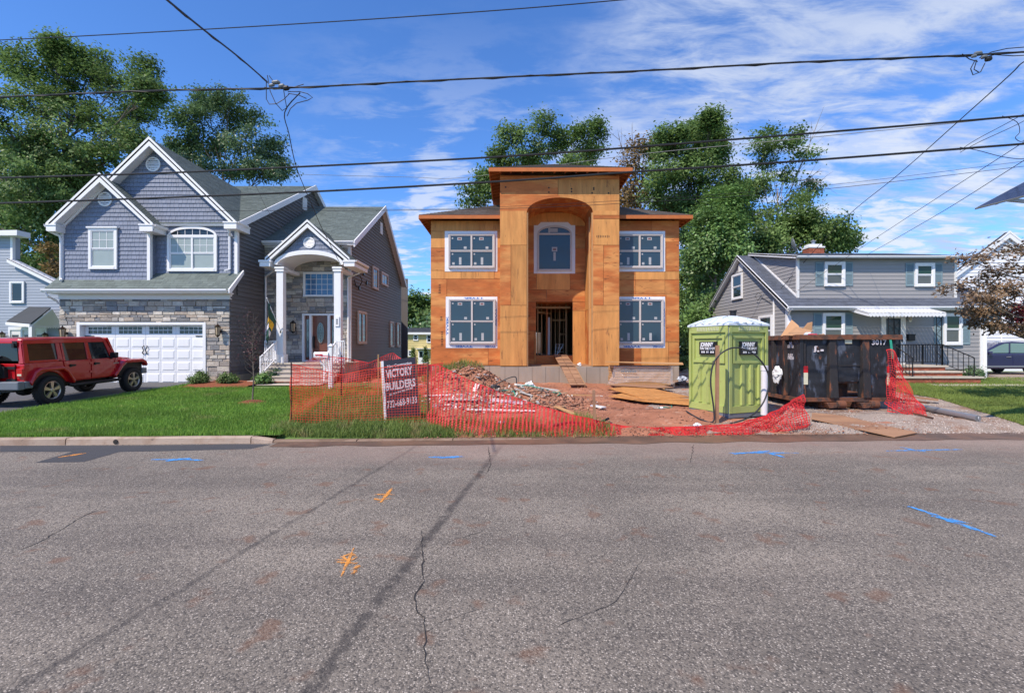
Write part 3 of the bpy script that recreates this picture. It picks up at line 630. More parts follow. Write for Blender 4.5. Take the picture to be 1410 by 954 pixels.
def stone_wall(parent, fr, u0, u1, v0, v1, holes, hs=(.10, .15, .2), ws=(.2, .6), cap=300, name='stone_wall', thick=.03):
    wall = MB().fbox(fr, u0, u1, v0, v1, -.06, .0).build(name, MORTAR, parent) if not holes else None
    if wall is None:
        mb = MB(); us = sorted({u0, u1, *[max(u0, min(u1, q)) for h in holes for q in h[:2]]}); vs_ = sorted({v0, v1, *[max(v0, min(v1, q)) for h in holes for q in h[2:]]})
        for a, b in zip(us, us[1:]):
            for c, d in zip(vs_, vs_[1:]):
                if not any(h[0] <= (a+b)/2 <= h[1] and h[2] <= (c+d)/2 <= h[3] for h in holes): mb.fbox(fr, a, b, c, d, -.06, 0)
        wall = mb.build(name, MORTAR, parent)
    st = []; v = v0
    while v < v1-.03:
        h = min(random.choice(hs), v1-v)
        if v1-v-h < .06: h = v1-v
        u = u0
        while u < u1-.02:
            w = random.uniform(*ws)
            if u1-u-w < .12: w = u1-u
            hh = [h] if (random.random() < .82 or h < .14) else [h/2, h/2]; y = v
            for k in hh: st.append([u, u+w, y, y+k]); y += k
            u += w
        v += h
    out = []
    for a, b, c, d in st:
        segs = [(a, b)]
        for h in holes:
            if d > h[2]+.02 and c < h[3]-.02: segs = [s for x, y in segs for s in ((x, min(y, h[0])), (max(x, h[1]), y)) if s[1]-s[0] > .05]
        out += [(x, y, c, d) for x, y in segs]
    out.sort(key=lambda q: -(q[1]-q[0])*(q[3]-q[2])); rest = MB(); g = .006
    for i, (a, b, c, d) in enumerate(out):
        mb = MB() if i < cap else rest; n = thick+random.random()*.035; e = .012; j = lambda: random.uniform(-.006, .006)
        o4 = [(a+g, c+g), (b-g, c+g), (b-g, d-g), (a+g, d-g)]; i4 = [(a+g+e, c+g+e), (b-g-e, c+g+e), (b-g-e, d-g-e), (a+g+e, d-g-e)]
        P = [fr.p(u, w, -.01) for u, w in o4]+[fr.p(u+j(), w+j(), n-.012) for u, w in o4]+[fr.p(u+j(), w+j(), n+j()) for u, w in i4]
        mb.add(P, [(8, 9, 10, 11)]+[(k, (k+1) % 4, (k+1) % 4+4, k+4) for k in range(4)]+[(k+4, (k+1) % 4+4, (k+1) % 4+8, k+8) for k in range(4)], tone=random.random() if i >= cap else 0.)
        if i < cap: mb.build('stone', STONES, wall)
    if rest.v: rest.build('small_stones', STONES, wall, kind='stuff')
    return wall
def gable_rake(parent, apex, eave, back, w=.26, t=.05, soffit=True, mat=None):
    """Fascia board below a roof edge, and the soffit behind it."""
    a, e = Vector(apex), Vector(eave); d = Vector((0, 0, -w)); mb = MB(); b = Vector(back).normalized()
    mb.prism([a, e, e+d, a+d*1.25], b*t); mb.prism([a+Zv*.03-b*.02, e+Zv*.03-b*.02, e+Zv*.03+d*.4-b*.02, a+Zv*.03+d*.4-b*.02], b*.018)
    mb.build('rake_board', mat or WHITE, parent)
    if soffit: L_ = Vector(back); MB().prism([a+d*1.0+b*t*.5, e+d*.93+b*t*.5, e+d*.93+L_, a+d*1.0+L_], (0, 0, .06)).build('soffit', mat or WHITE, parent)
def lantern(parent, p, out, s=1., mat=None):
    p = Vector(p); o = Vector(out); mb = MB(); c = p+o*.16*s; mb.lathe([(.05*s, 0), (.05*s, .015)], p, 10, ax=o); mb.tube([p, p+o*.1*s+Zv*.06*s, c+Zv*.2*s], .012*s, 5)
    mb.lathe([(.012*s, .26*s), (.03*s, .22*s), (.11*s, .16*s), (.10*s, .14*s)], c, 6); mb.lathe([(.07*s, -.16*s), (.075*s, -.13*s), (.02*s, -.2*s)], c, 6)
    for k in range(6): t = k*math.pi/3; q = V(math.cos(t), math.sin(t), 0); mb.tube([c+q*.07*s-Zv*.14*s, c+q*.095*s+Zv*.15*s], .007*s, 4)
    f = mb.build('wall_lantern', mat or BRONZE, parent); MB().lathe([(.062*s, -.13*s), (.085*s, .14*s)], c, 6).build('lantern_glass', AMBERGLASS, f)

# ------------------------------------------------------------ the blue-grey house on the left
def blue_house():
    H = thing('suburban_house', 'blue grey shingled house with two gables, a stone garage and white columned entrance', 'house', (-12, 19.3, .46))
    XL, XR, DG, DM, DB = -18.02, -11.25, 19.3, 19.75, 19.4; Z0 = .40
    G = Fr((0, DG, 0), (1, 0, 0), (0, -1, 0)); door = (-17.22, -12.27, Z0, 2.80)
    stone_wall(H, G, XL, XR, Z0, 3.78, [door], cap=230, ws=(.2, .52))
    MB().fbox(G, XL-.03, XR+.02, 3.78, 4.02, -.1, .06).fbox(G, XL-.05, XR+.04, 3.96, 4.05, -.1, .10).build('frieze_board', WHITE, H)
    # garage door
    mb = MB(); mb.fbox(G, door[0]-.09, door[0]+.03, Z0, 2.86, -.2, .075); mb.fbox(G, door[1]-.03, door[1]+.09, Z0, 2.86, -.2, .075); mb.fbox(G, door[0]+.03, door[1]-.03, 2.76, 2.86, -.2, .075); mb.build('door_frame', WHITE, H)
    gd = MB().fbox(G, door[0]+.03, door[1]-.03, Z0-.02, 2.76, -.24, -.18).build('garage_door', WHITE, H)
    cw = (door[1]-door[0]-.06)/8; rh = (2.76-Z0)/5
    for r in range(5):
        for c in range(8):
            u0, v0 = door[0]+.03+cw*c, Z0+rh*r
            if r == 4: continue
            mb = MB(); mb.fbox(G, u0+.008, u0+cw-.008, v0+.006, v0+rh-.006, -.18, -.168)
            a, b, c_, d = u0+.06, u0+cw-.06, v0+.06, v0+rh-.06; fo = [(a, c_), (b, c_), (b, d), (a, d)]; fi = [(a+.035, c_+.035), (b-.035, c_+.035), (b-.035, d-.035), (a+.035, d-.035)]
            P = [G.p(u, v, -.167) for u, v in fo]+[G.p(u, v, -.150) for u, v in fi]; mb.add(P, [(4, 5, 6, 7)]+[(k, (k+1) % 4, (k+1) % 4+4, k+4) for k in range(4)]); mb.build('door_panel', WHITE, gd)
    for c in range(4):
        u0 = door[0]+.03+cw*2*c; v0 = Z0+rh*4; a, b = u0+.14, u0+cw*2-.14; MB().fbox(G, u0+.008, u0+cw*2-.008, v0+.006, v0+rh-.006, -.18, -.168).build('door_panel', WHITE, gd)
        for i in range(5):
            for j in range(2):
                x0 = a+(b-a)*i/5+.014; x1 = a+(b-a)*(i+1)/5-.014; y0 = v0+.12+.15*j+.01; y1 = y0+.125
                k = {0: (.5, 1.), 3: (1., .5)}.get(c, (1, 1)); yy = lambda t: y0+(y1-y0)*(1-(.45*(1-(k[0]+(k[1]-k[0])*t)) if j else 0))
                MB().prism([G.p(x0, y0, -.166), G.p(x1, y0, -.166), G.p(x1, yy((i+1)/5), -.166), G.p(x0, yy(i/5), -.166)], G.N*.006).build('window_pane', GLASS, gd)
    for u, v in ((-.09, 0), (.09, 0)):
        uc = (door[0]+door[1])/2; MB().tube([G.p(uc+u-.03*math.copysign(1, u), Z0+rh*3.25, -.16), G.p(uc+u, Z0+rh*3.1, -.11), G.p(uc+u-.05*math.copysign(1, u), Z0+rh*2.88, -.1), G.p(uc+u, Z0+rh*2.62, -.11), G.p(uc+u-.03*math.copysign(1, u), Z0+rh*2.5, -.16)], .018, 5).build('handle', LEAD, gd)
    for u in (door[0]+.25, door[1]-.25):
        for v in (Z0+rh*4.05, Z0+rh*1.0): MB().fbox(G, u-.2, u+.16, v-.02, v+.02, -.168, -.145).build('strap_hinge', LEAD, gd)
    lantern(H, G.p(-17.72, 2.42, .05), (0, -1, 0), 1.15); lantern(H, G.p(-12.02+.42, 2.5, .05), (0, -1, 0), 1.15)
    # pent roof over the garage
    roof_plane(H, (-18.3, 18.85, 4.10), (-11.05, 18.85, 4.10), (-11.05, 19.85, 4.98), (-18.3, 19.85, 4.98), SHINGLE_GREEN, WHITE, .05, 'pent_roof')
    gutter(H, (-18.3, 18.87, 4.02), (-11.1, 18.87, 4.02)); MB().box(-18.25, -11.1, 18.88, 19.3, 3.98, 4.02).build('soffit', WHITE, H)
    MB().prism([(-11.05, 18.83, 4.13), (-11.05, 19.85, 5.02), (-11.05, 19.85, 4.86), (-11.05, 18.95, 3.98), (-11.05, 18.83, 3.98)], (.05, 0, 0)).build('rake_board', WHITE, H)
    downspout(H, [(-18.15, 18.8, 4.0), (-18.1, 18.85, 3.86), (-18.1, 19.2, 3.72), (-18.08, 19.27, 3.6)])
    # upper walls with shakes
    Fm = Fr((0, DM, 0), (1, 0, 0), (0, -1, 0)); Fb = Fr((0, DB, 0), (1, 0, 0), (0, -1, 0))
    MB().prism([(XL, DM, 4.0), (XR, DM, 4.0), (XR, DM, 6.95), (-14.5, DM, 10.1), (XL, DM, 6.7)], (0, .1, 0)).build('upper_wall', SHAKE, H)
    MB().prism([(XL, DB, 4.0), (-14.55, DB, 4.0), (-14.55, DB, 6.9), (-16.19, DB, 8.5), (XL, DB, 6.7)], (0, .35, 0)).build('bay_wall', SHAKE, H)
    shakes(H, Fm, [(-14.55, 4.85), (XR, 4.85), (XR, 6.89), (-14.55, 6.89)], .17, SHAKE); shakes(H, Fm, [(-17.5, 6.891), (XR, 6.891), (XR, 7.0), (-14.5, 10.15)], .17, SHAKE)
    shakes(H, Fb, [(XL, 4.55), (-14.55, 4.55), (-14.55, 6.98), (-16.19, 8.58), (XL, 6.8)], .17, SHAKE)
    Fs = Fr((-14.55, DB, 0), (0, 1, 0), (1, 0, 0)); shakes(H, Fs, [(0, 4.6), (.35, 4.8), (.35, 6.75), (0, 6.75)], .17, SHAKE)
    for x, d, z0, z1 in ((XL, DB, 4.5, 6.75), (-14.55, DB, 4.55, 6.75), (XR, DM, 4.85, 6.9)): MB().box(x-.06, x+.06, d-.045, d+.1, z0, z1).build('corner_board', WHITE, H)
    # windows up there
    window(H, Fb, X(124, DB), X(163, DB), Zh(371, DB), Zh(315, DB), .10, gm=CURTAIN, gm2=CURTAIN, grid=(3, 2), gridtop=True, head=True)
    u0, u1, v0, v1 = X(232, DM), X(300, DM), Zh(374, DM), Zh(324, DM); uc = (u0+u1)/2; hw = (u1-u0)/2
    f, _ = window(H, Fm, u0, u1, v0, v1, .10, gm=CURTAIN, cols=2, grid=(3, 2), gridtop=True)
    o_ = arc(uc, v1-.06, hw, .42, 0, math.pi, 18); i_ = arc(uc, v1-.02, hw-.1, .27, 0, math.pi, 18); mb = MB()
    for k in range(18): mb.prism([Fm.p(*o_[k], 0), Fm.p(*o_[k+1], 0), Fm.p(*i_[k+1], 0), Fm.p(*i_[k], 0)], Fm.N*.075)
    for k in range(1, 6): x = u0+.1+(2*hw-.2)*k/6; mb.fbox(Fm, x-.008, x+.008, v1-.02, v1-.02+.27*math.sqrt(max(0, 1-((x-uc)/(hw-.1))**2)), .01, .05)
    mb.build('arched_head', WHITE, f); MB().prism([Fm.p(a, b, .01) for a, b in i_], Fm.N*.025).build('pane', GLASS, f)
    round_vent(H, Fm, X(211.7, DM), Zh(226.8, DM), .30); round_vent(H, Fb, X(145.5, DB), Zh(274.8, DB), .29)
    # gable roofs
    ax, az, ex, ez, D0 = -14.5, 10.22, -11.04, 6.86, 19.32
    roof_plane(H, (ex, D0, ez), (ex, 19.62, ez), (ax, 26, az), (ax, D0, az), SHINGLE_GREEN, WHITE, .08)
    roof_plane(H, (-17.96, D0, ez), (-17.96, 19.62, ez), (ax, 26, az), (ax, D0, az), SHINGLE_GREEN, WHITE, .08)
    gable_rake(H, (ax, D0, az+.03), (ex, D0, ez+.03), (0, .43, 0), .27); gable_rake(H, (ax, D0, az+.03), (-17.96, D0, ez+.03), (0, .43, 0), .27)
    bx, bz, bex, bez, D1 = -16.19, 8.66, 2.1, 6.68, 18.98
    for s in (1, -1):
        dback = 19.8 if s > 0 else 22
        p = [(bx+s*bex, D1, bez), (bx+s*bex, dback, bez), (bx, 23.2, bz), (bx, D1, bz)]
        roof_plane(H, *p, SHINGLE_GREEN, WHITE, .08); gable_rake(H, (bx, D1, bz+.03), (bx+s*bex, D1, bez+.03), (0, .42, 0), .27)
    def ret(x0, x1, y0, y1, z0, z1): MB().box(x0, x1, y0, y1, z0, z1).box(x0-.03, x1+.03, y0-.03, y1, z1-.05, z1+.001).build('cornice_return', WHITE, H)
    ret(-18.25, -17.9, 18.97, 19.4, 6.42, 6.70); ret(-14.62, -14.1, 18.97, 19.75, 6.42, 6.70); ret(-11.5, -11.0, 19.3, 20.3, 6.60, 6.88)
    gutter(H, (-11.04, 19.35, 6.80), (-11.04, 20.1, 6.80), out=(1, 0, 0)); gutter(H, (-18.29, 19.0, 6.60), (-18.29, 20.5, 6.60), out=(-1, 0, 0)); gutter(H, (-14.1, 19.0, 6.60), (-14.1, 19.7, 6.60), out=(1, 0, 0))
    downspout(H, [(-18.3, 19.05, 6.58), (-18.25, 19.1, 6.44), (-18.04, 19.3, 6.3), (-18.02, 19.33, 6.1), (-18.02, 19.33, 4.62), (-17.9, 19.2, 4.52)], r=.05)
    downspout(H, [(-11.35, 19.4, 6.7), (-11.4, 19.5, 6.5), (-11.48, 19.68, 6.38), (-11.48, 19.68, 5.05), (-11.58, 19.5, 4.95)], r=.05)
    # cross roof behind, side wall facing the new house
    roof_plane(H, (-18.3, 19.6, 6.88), (-11.0, 19.6, 6.88), (-11.0, 27.1, 10.87), (-18.3, 27.1, 10.87), SHINGLE_GREEN, WHITE, .1)
    roof_plane(H, (-11.0, 34.6, 6.88), (-18.3, 34.6, 6.88), (-18.3, 27.1, 10.87), (-11.0, 27.1, 10.87), SHINGLE_GREEN, WHITE, .1)
    S = Fr((XR, 0, 0), (0, 1, 0), (1, 0, 0)); so = [(DG, Z0), (34.4, Z0), (34.4, 6.8), (27.1, 10.7), (DM, 6.82), (DM, 4.9), (DG, 4.35)]
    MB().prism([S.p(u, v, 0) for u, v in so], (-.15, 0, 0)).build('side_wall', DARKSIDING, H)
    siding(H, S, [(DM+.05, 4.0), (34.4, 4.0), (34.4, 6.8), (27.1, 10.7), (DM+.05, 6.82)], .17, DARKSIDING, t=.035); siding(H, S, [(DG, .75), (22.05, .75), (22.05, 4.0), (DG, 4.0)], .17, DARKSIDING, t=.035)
    MB().box(XR-.1, XR+.03, DG+.02, 22, .3, .75).build('foundation', CONCRETE, H)
    mb = MB(); mb.prism([(-11.02, 19.45, 6.9), (-11.02, 27.1, 10.93), (-11.02, 27.1, 10.65), (-11.02, 19.45, 6.62)], (.05, 0, 0)); mb.prism([(-11.02, 34.7, 6.9), (-11.02, 27.1, 10.93), (-11.02, 27.1, 10.65), (-11.02, 34.7, 6.62)], (.05, 0, 0)); mb.build('rake_board', WHITE, H)
    MB().fbox(S, 25.9, 26.45, 9.25, 9.95, 0, .05).build('gable_vent', WHITE_DIRTY, H)
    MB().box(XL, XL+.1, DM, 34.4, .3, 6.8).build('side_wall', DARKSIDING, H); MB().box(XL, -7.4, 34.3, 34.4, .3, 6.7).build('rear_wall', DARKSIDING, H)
    # entrance wing
    DE, XE = 22.0, -7.37; E = Fr((0, DE, 0), (1, 0, 0), (0, -1, 0)); PZ = 1.22
    dr = (X(416.5, DE), X(464.5, DE), PZ, Zh(432, DE)); wn = (X(418, DE), X(461, DE), Zh(408.5, DE), Zh(374.8, DE))
    stone_wall(H, E, XR, XE, .3, 6.42, [dr, wn], cap=60, hs=(.1, .15, .19), ws=(.2, .55))
    MB().fbox(E, XR, XE+.04, 6.38, 6.62, -.05, .07).build('frieze_board', WHITE, H); gutter(H, (-11.2, 21.72, 6.52), (-7.1, 21.72, 6.52)); MB().box(-11.2, -7.1, 21.72, 22, 6.46, 6.5).build('soffit', WHITE, H)
    roof_plane(H, (-11.24, 21.7, 6.6), (-7.08, 21.7, 6.6), (-7.08, 27.1, 9.72), (-11.24, 27.1, 9.72), SHINGLE_GREEN, WHITE, .1)
    roof_plane(H, (-7.08, 32.3, 6.05), (-11.24, 32.3, 6.05), (-11.24, 27.1, 9.72), (-7.08, 27.1, 9.72), SHINGLE_GREEN, WHITE, .1)
    R = Fr((XE, 0, 0), (0, 1, 0), (1, 0, 0)); ro = [(DE, .3), (32.1, .3), (32.1, 6.1), (27.1, 9.55), (DE, 6.6)]
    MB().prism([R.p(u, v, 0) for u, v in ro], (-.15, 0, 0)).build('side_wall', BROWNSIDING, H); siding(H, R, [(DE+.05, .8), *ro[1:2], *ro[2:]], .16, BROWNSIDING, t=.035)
    mb = MB(); a_, b_, c_ = (-7.1, 21.68, 6.64), (-7.1, 27.1, 9.78), (-7.1, 32.4, 6.06); d = V(0, 0, -.28)
    for p, q in ((a_, b_), (c_, b_)): p, q = Vector(p), Vector(q); mb.prism([p, q, q+d, p+d], (.05, 0, 0)); mb.prism([p+d*.7, q+d*.7, q+d*.7+V(-.3, 0, 0), p+d*.7+V(-.3, 0, 0)], (0, 0, .02))
    mb.build('rake_board', WHITE, H)
    TRIM = M('beige_trim', (.50, .40, .33), .5, .05)
    for (d0, d1, z0, z1, hung) in ((22.94, 24.3, 2.02, 3.62, 0), (29.0, 29.9, 1.86, 3.43, 0), (30.7, 31.6, 1.86, 3.43, 0), (25.4, 26.45, 4.95, 6.15, 0), (27.1, 28.5, 5.38, 6.12, 0)):
        window(H, R, d0, d1, z0, z1, .10, tm=TRIM, gm=GLASS, cols=2 if d0 < 23 else 1, grid=(2, 1) if d0 > 25 else None, hung=False)
    MB().fbox(R, 26.95, 27.4, 8.2, 8.85, 0, .05).build('gable_vent', WHITE_DIRTY, H)
    MB().box(XE-.08, XE+.05, DE-.06, DE+.08, .4, 6.4).build('corner_board', WHITE_DIRTY, H)
    for d, z in ((23.2, 4.7), (24.4, 5.1), (23.9, 5.5)): MB().fbox(R, d-.09, d+.09, z-.09, z+.09, .01, .08).build('wall_vent', LEAD, H)
    MB().tube([R.p(22.6, 5.2, .03), R.p(22.8, 5.25, .2), R.p(23.0, 5.0, .25), R.p(23.0, 4.75, .12), R.p(22.7, 4.7, .06), R.p(22.5, 5.0, .04)], .02, 5).build('service_cable_loop', WIRE, H)
    # front door with side lights, the window above it
    mb = MB(); zt = dr[3]; cuts = [dr[0], dr[0]+.09, dr[0]+.33, dr[0]+.43, dr[1]-.43, dr[1]-.33, dr[1]-.09, dr[1]]
    for a, b in ((0, 1), (2, 3), (4, 5), (6, 7)): mb.fbox(E, cuts[a], cuts[b], PZ, zt-.08, -.16, .05)
    mb.fbox(E, dr[0], dr[1], zt-.08, zt, -.16, .05); mb.fbox(E, dr[0], dr[1], PZ-.02, PZ+.06, -.16, .06); mb.build('door_frame', WHITE, H)
    d0, d1 = cuts[3], cuts[4]; fd_ = MB().fbox(E, d0, d1, PZ+.06, zt-.08, -.15, -.1).build('front_door', DOORWOOD, H); dc = (d0+d1)/2; oc_ = (PZ+zt)/2+.22
    MB().prism([E.p(a, b, -.1) for a, b in arc(dc, oc_, .19, .5, 0, 2*math.pi, 28)[:-1]], E.N*.025).build('oval_moulding', DOORWOOD, fd_)
    MB().prism([E.p(a, b, -.075) for a, b in arc(dc, oc_, .16, .46, 0, 2*math.pi, 28)[:-1]], E.N*.008).build('oval_pane', LEADGLASS, fd_)
    mb = MB()
    for k in range(5): r1, r2 = (.05+.02*k), (.16+.06*k); pts = [E.p(a, b, -.062) for a, b in arc(dc, oc_, r1, r2, 0, 2*math.pi, 20)]; (mb.tube(pts, .006, 4) if k in (0, 2, 4) else None)
    mb.tube([E.p(dc, oc_-.44, -.062), E.p(dc, oc_+.44, -.062)], .005, 4); mb.tube([E.p(dc-.15, oc_, -.062), E.p(dc+.15, oc_, -.062)], .005, 4); mb.build('lead_strips', IRON, fd_)
    for v in (PZ+.2,): [MB().fbox(E, dc+a, dc+b, v, v+.35, -.1, -.088).build('door_panel', DOORWOOD, fd_) for a, b in ((-.32, -.05), (.05, .32))]
    MB().lathe([(.03, 0), (.03, .03), (.035, .05), (.02, .07)], E.p(d0+.08, PZ+1.0, -.1), 10, ax=E.N).box(d0+.06, d0+.1, DE-.11+.1, DE+.12, PZ+.6, PZ+1.15).build('handle', LEAD, fd_)
    for a, b in ((cuts[1], cuts[2]), (cuts[5], cuts[6])):
        sl = MB().fbox(E, a, b, PZ+.06, zt-.08, -.15, -.1).build('side_light', DOORWOOD, H); MB().fbox(E, a+.05, b-.05, PZ+.2, zt-.25, -.1, -.09).build('pane', LEADGLASS, sl)
        mb = MB(); m = (a+b)/2; [mb.tube([E.p(m, z-.15, -.085), E.p(m+.05, z, -.085), E.p(m, z+.15, -.085), E.p(m-.05, z, -.085), E.p(m, z-.15, -.085)], .005, 4) for z in (PZ+.5, PZ+1., PZ+1.5)]; mb.build('lead_strips', IRON, sl)
    window(H, E, wn[0], wn[1], wn[2], wn[3], .05, gm=GLASS_SKY, hung=False, grid=(5, 4), base=.0, proud=.05)
    lantern(H, E.p(X(407, DE), 2.75, .05), (0, -1, 0), 1.3, IRON)
    # portico
    DP = 20.2; px, pz, pe, phw = -8.55, 7.14, 5.55, 1.76; P = Fr((0, DP+.22, 0), (1, 0, 0), (0, -1, 0)); spring, rise = 5.35, .50
    for s in (1, -1):
        p = [(px+s*phw, DP, pe), (px+s*phw, 22, pe), (px, 22.6, pz), (px, DP, pz)]
        roof_plane(H, *p, SHINGLE_GREEN, WHITE, .07); gable_rake(H, (px, DP, pz+.03), (px+s*phw, DP, pe+.03), (0, .25, 0), .24)
        MB().box(px+s*phw-.22, px+s*phw+.22, DP-.03, 22, 5.24, 5.42).box(px+s*phw-.26, px+s*phw+.26, DP-.06, 22, 5.42, 5.50).build('cornice_return', WHITE, H)
        cxx = px+s*1.21; mb = MB(); mb.box(cxx-.14, cxx+.14, DP+.12, DP+.4, PZ, 5.24); mb.box(cxx-.19, cxx+.19, DP+.07, DP+.45, PZ, PZ+.35); mb.box(cxx-.18, cxx+.18, DP+.08, DP+.44, 5.05, 5.13); mb.box(cxx-.2, cxx+.2, DP+.06, DP+.46, 5.16, 5.241); mb.build('column', WHITE, H)
        MB().box(px+s*1.21-.12, px+s*1.21+.12, DP+.3, 22, 5.1, 5.24).build('beam', WHITE, H)
    gutter(H, (px+phw+.2, DP, 5.42), (px+phw+.2, 21.95, 5.42), out=(1, 0, 0)); downspout(H, [(px+phw+.2, 21.4, 5.4), (px+phw-.1, 21.8, 5.2), (XE-.05, 21.9, 5.0), (XE-.05, 21.92, .6)], r=.045)
    downspout(H, [(px-phw-.1, 21.4, 5.35), (XR+.12, 21.85, 5.05), (XR+.1, 21.9, 4.9), (XR+.1, 21.9, .5)], r=.045)
    ar = arc(px, spring, 1.42, rise, math.pi, 0, 20)
    tri = [(px+1.55, 5.42), (px, 6.98), (px-1.55, 5.42)]; MB().prism([P.p(u, v, 0) for u, v in [(px-1.5, 5.42)]+ar[1:-1]+[(px+1.5, 5.42), (px, 6.92)]], (0, .08, 0)).build('pediment', SHAKE, H)
    for k in range(7):
        v = 5.5+.17*k; pc = clip_rect([(px-1.5, 5.42), (px+1.5, 5.42), (px, 6.92)], -99, 99, v, v+.17)
        if len(pc) < 3: continue
        segs = [pc] if v > spring+rise+.08 else [clip_half(pc, 1, 0, px-1.42*math.sqrt(max(0, 1-((v+.17-spring)/(rise+.1))**2)) if v+.17 < spring+rise+.1 else px), clip_half(pc, -1, 0, -(px+1.42*math.sqrt(max(0, 1-((v+.17-spring)/(rise+.1))**2))) if v+.17 < spring+rise+.1 else -px)]
        for sgm in segs:
            if len(sgm) >= 3: mb = MB(); tabs(mb, P, sgm, .17, .1, .2, .024, .006, .06); mb.build('shake_course', SHAKE, H)
    oa = arc(px, spring, 1.46, rise+.10, math.pi, 0, 20); ia = arc(px, spring-.02, 1.32, rise-.06, math.pi, 0, 20); mb = MB()
    for k in range(20): mb.prism([P.p(*oa[k], -.02), P.p(*oa[k+1], -.02), P.p(*ia[k+1], -.02), P.p(*ia[k], -.02)], P.N*.12)
    mb.build('arch_trim', WHITE, H); mb = MB()
    for k in range(20): mb.prism([P.p(*ia[k], 0), P.p(*ia[k+1], 0), P.p(ia[k+1][0], ia[k+1][1]+.05, 0), P.p(ia[k][0], ia[k][1]+.05, 0)], (0, 1.5, 0))
    mb.build('vaulted_ceiling', WHITE, H)
    round_vent(H, P, px, 6.27, .24)
    # porch floor, steps and white railings
    st = MB().box(-10.35, -6.95, 20.05, 22, .3, PZ-.05).build('porch', STEPSTONE, H); MB().box(-10.4, -6.9, 20.0, 21.98, PZ-.05, PZ).build('tread', SLABSTONE, st)
    nst = 4
    for k in range(1, nst+1):
        z = PZ-k*.165; y = 20.0-.30*k; MB().box(-10.0-.08*(k > 3), -7.05, y+.04, 20.04, .3, z-.04).build('riser', STEPSTONE, st); MB().box(-10.05-.25*(k > 3), -7.0, y, y+.34, z-.04, z).build('tread', SLABSTONE, st)
    for xs_ in (-9.85, -7.35):
        mb = MB(); a, b = V(xs_, 20.15, PZ), V(xs_, 18.95, PZ-.6); mb.box(a.x-.03, a.x+.03, a.y-.03, a.y+.03, PZ, PZ+.92); mb.box(b.x-.03, b.x+.03, b.y-.03, b.y+.03, .5, PZ+.3)
        for h in (.86, .16): mb.beam(a+Zv*h, b+Zv*h, .045, .045)
        for k in range(1, 9): q = a.lerp(b, k/9); mb.box(q.x-.012, q.x+.012, q.y-.012, q.y+.012, q.z+.16, q.z+.86)
        x2 = xs_+(.0 if xs_ < -9 else .0); mb.build('railing', WHITE, H)
        mb = MB(); e = V(-10.3 if xs_ < -9 else -6.98, 20.15, PZ); [mb.beam(a+Zv*h, e+Zv*h, .045, .045) for h in (.9, .12)]; [mb.box(q.x-.012, q.x+.012, 20.138, 20.162, PZ+.12, PZ+.9) for q in [a.lerp(e, k/5) for k in range(1, 6)]]; mb.build('railing', WHITE, H)
    mb = MB(); mb.fbox(P, px+1.21-.09, px+1.21+.09, 2.75, 3.15, .1, .14); mb.build('house_number_plate', WHITE, H)
    mb = MB(); [mb.fbox(P, px+1.21-.035, px+1.21+.035, 2.84+.08*k, 2.885+.08*k, .14, .146) for k in range(3)]; mb.build('plate_digits', LEAD, H)
    return H
blue_house()

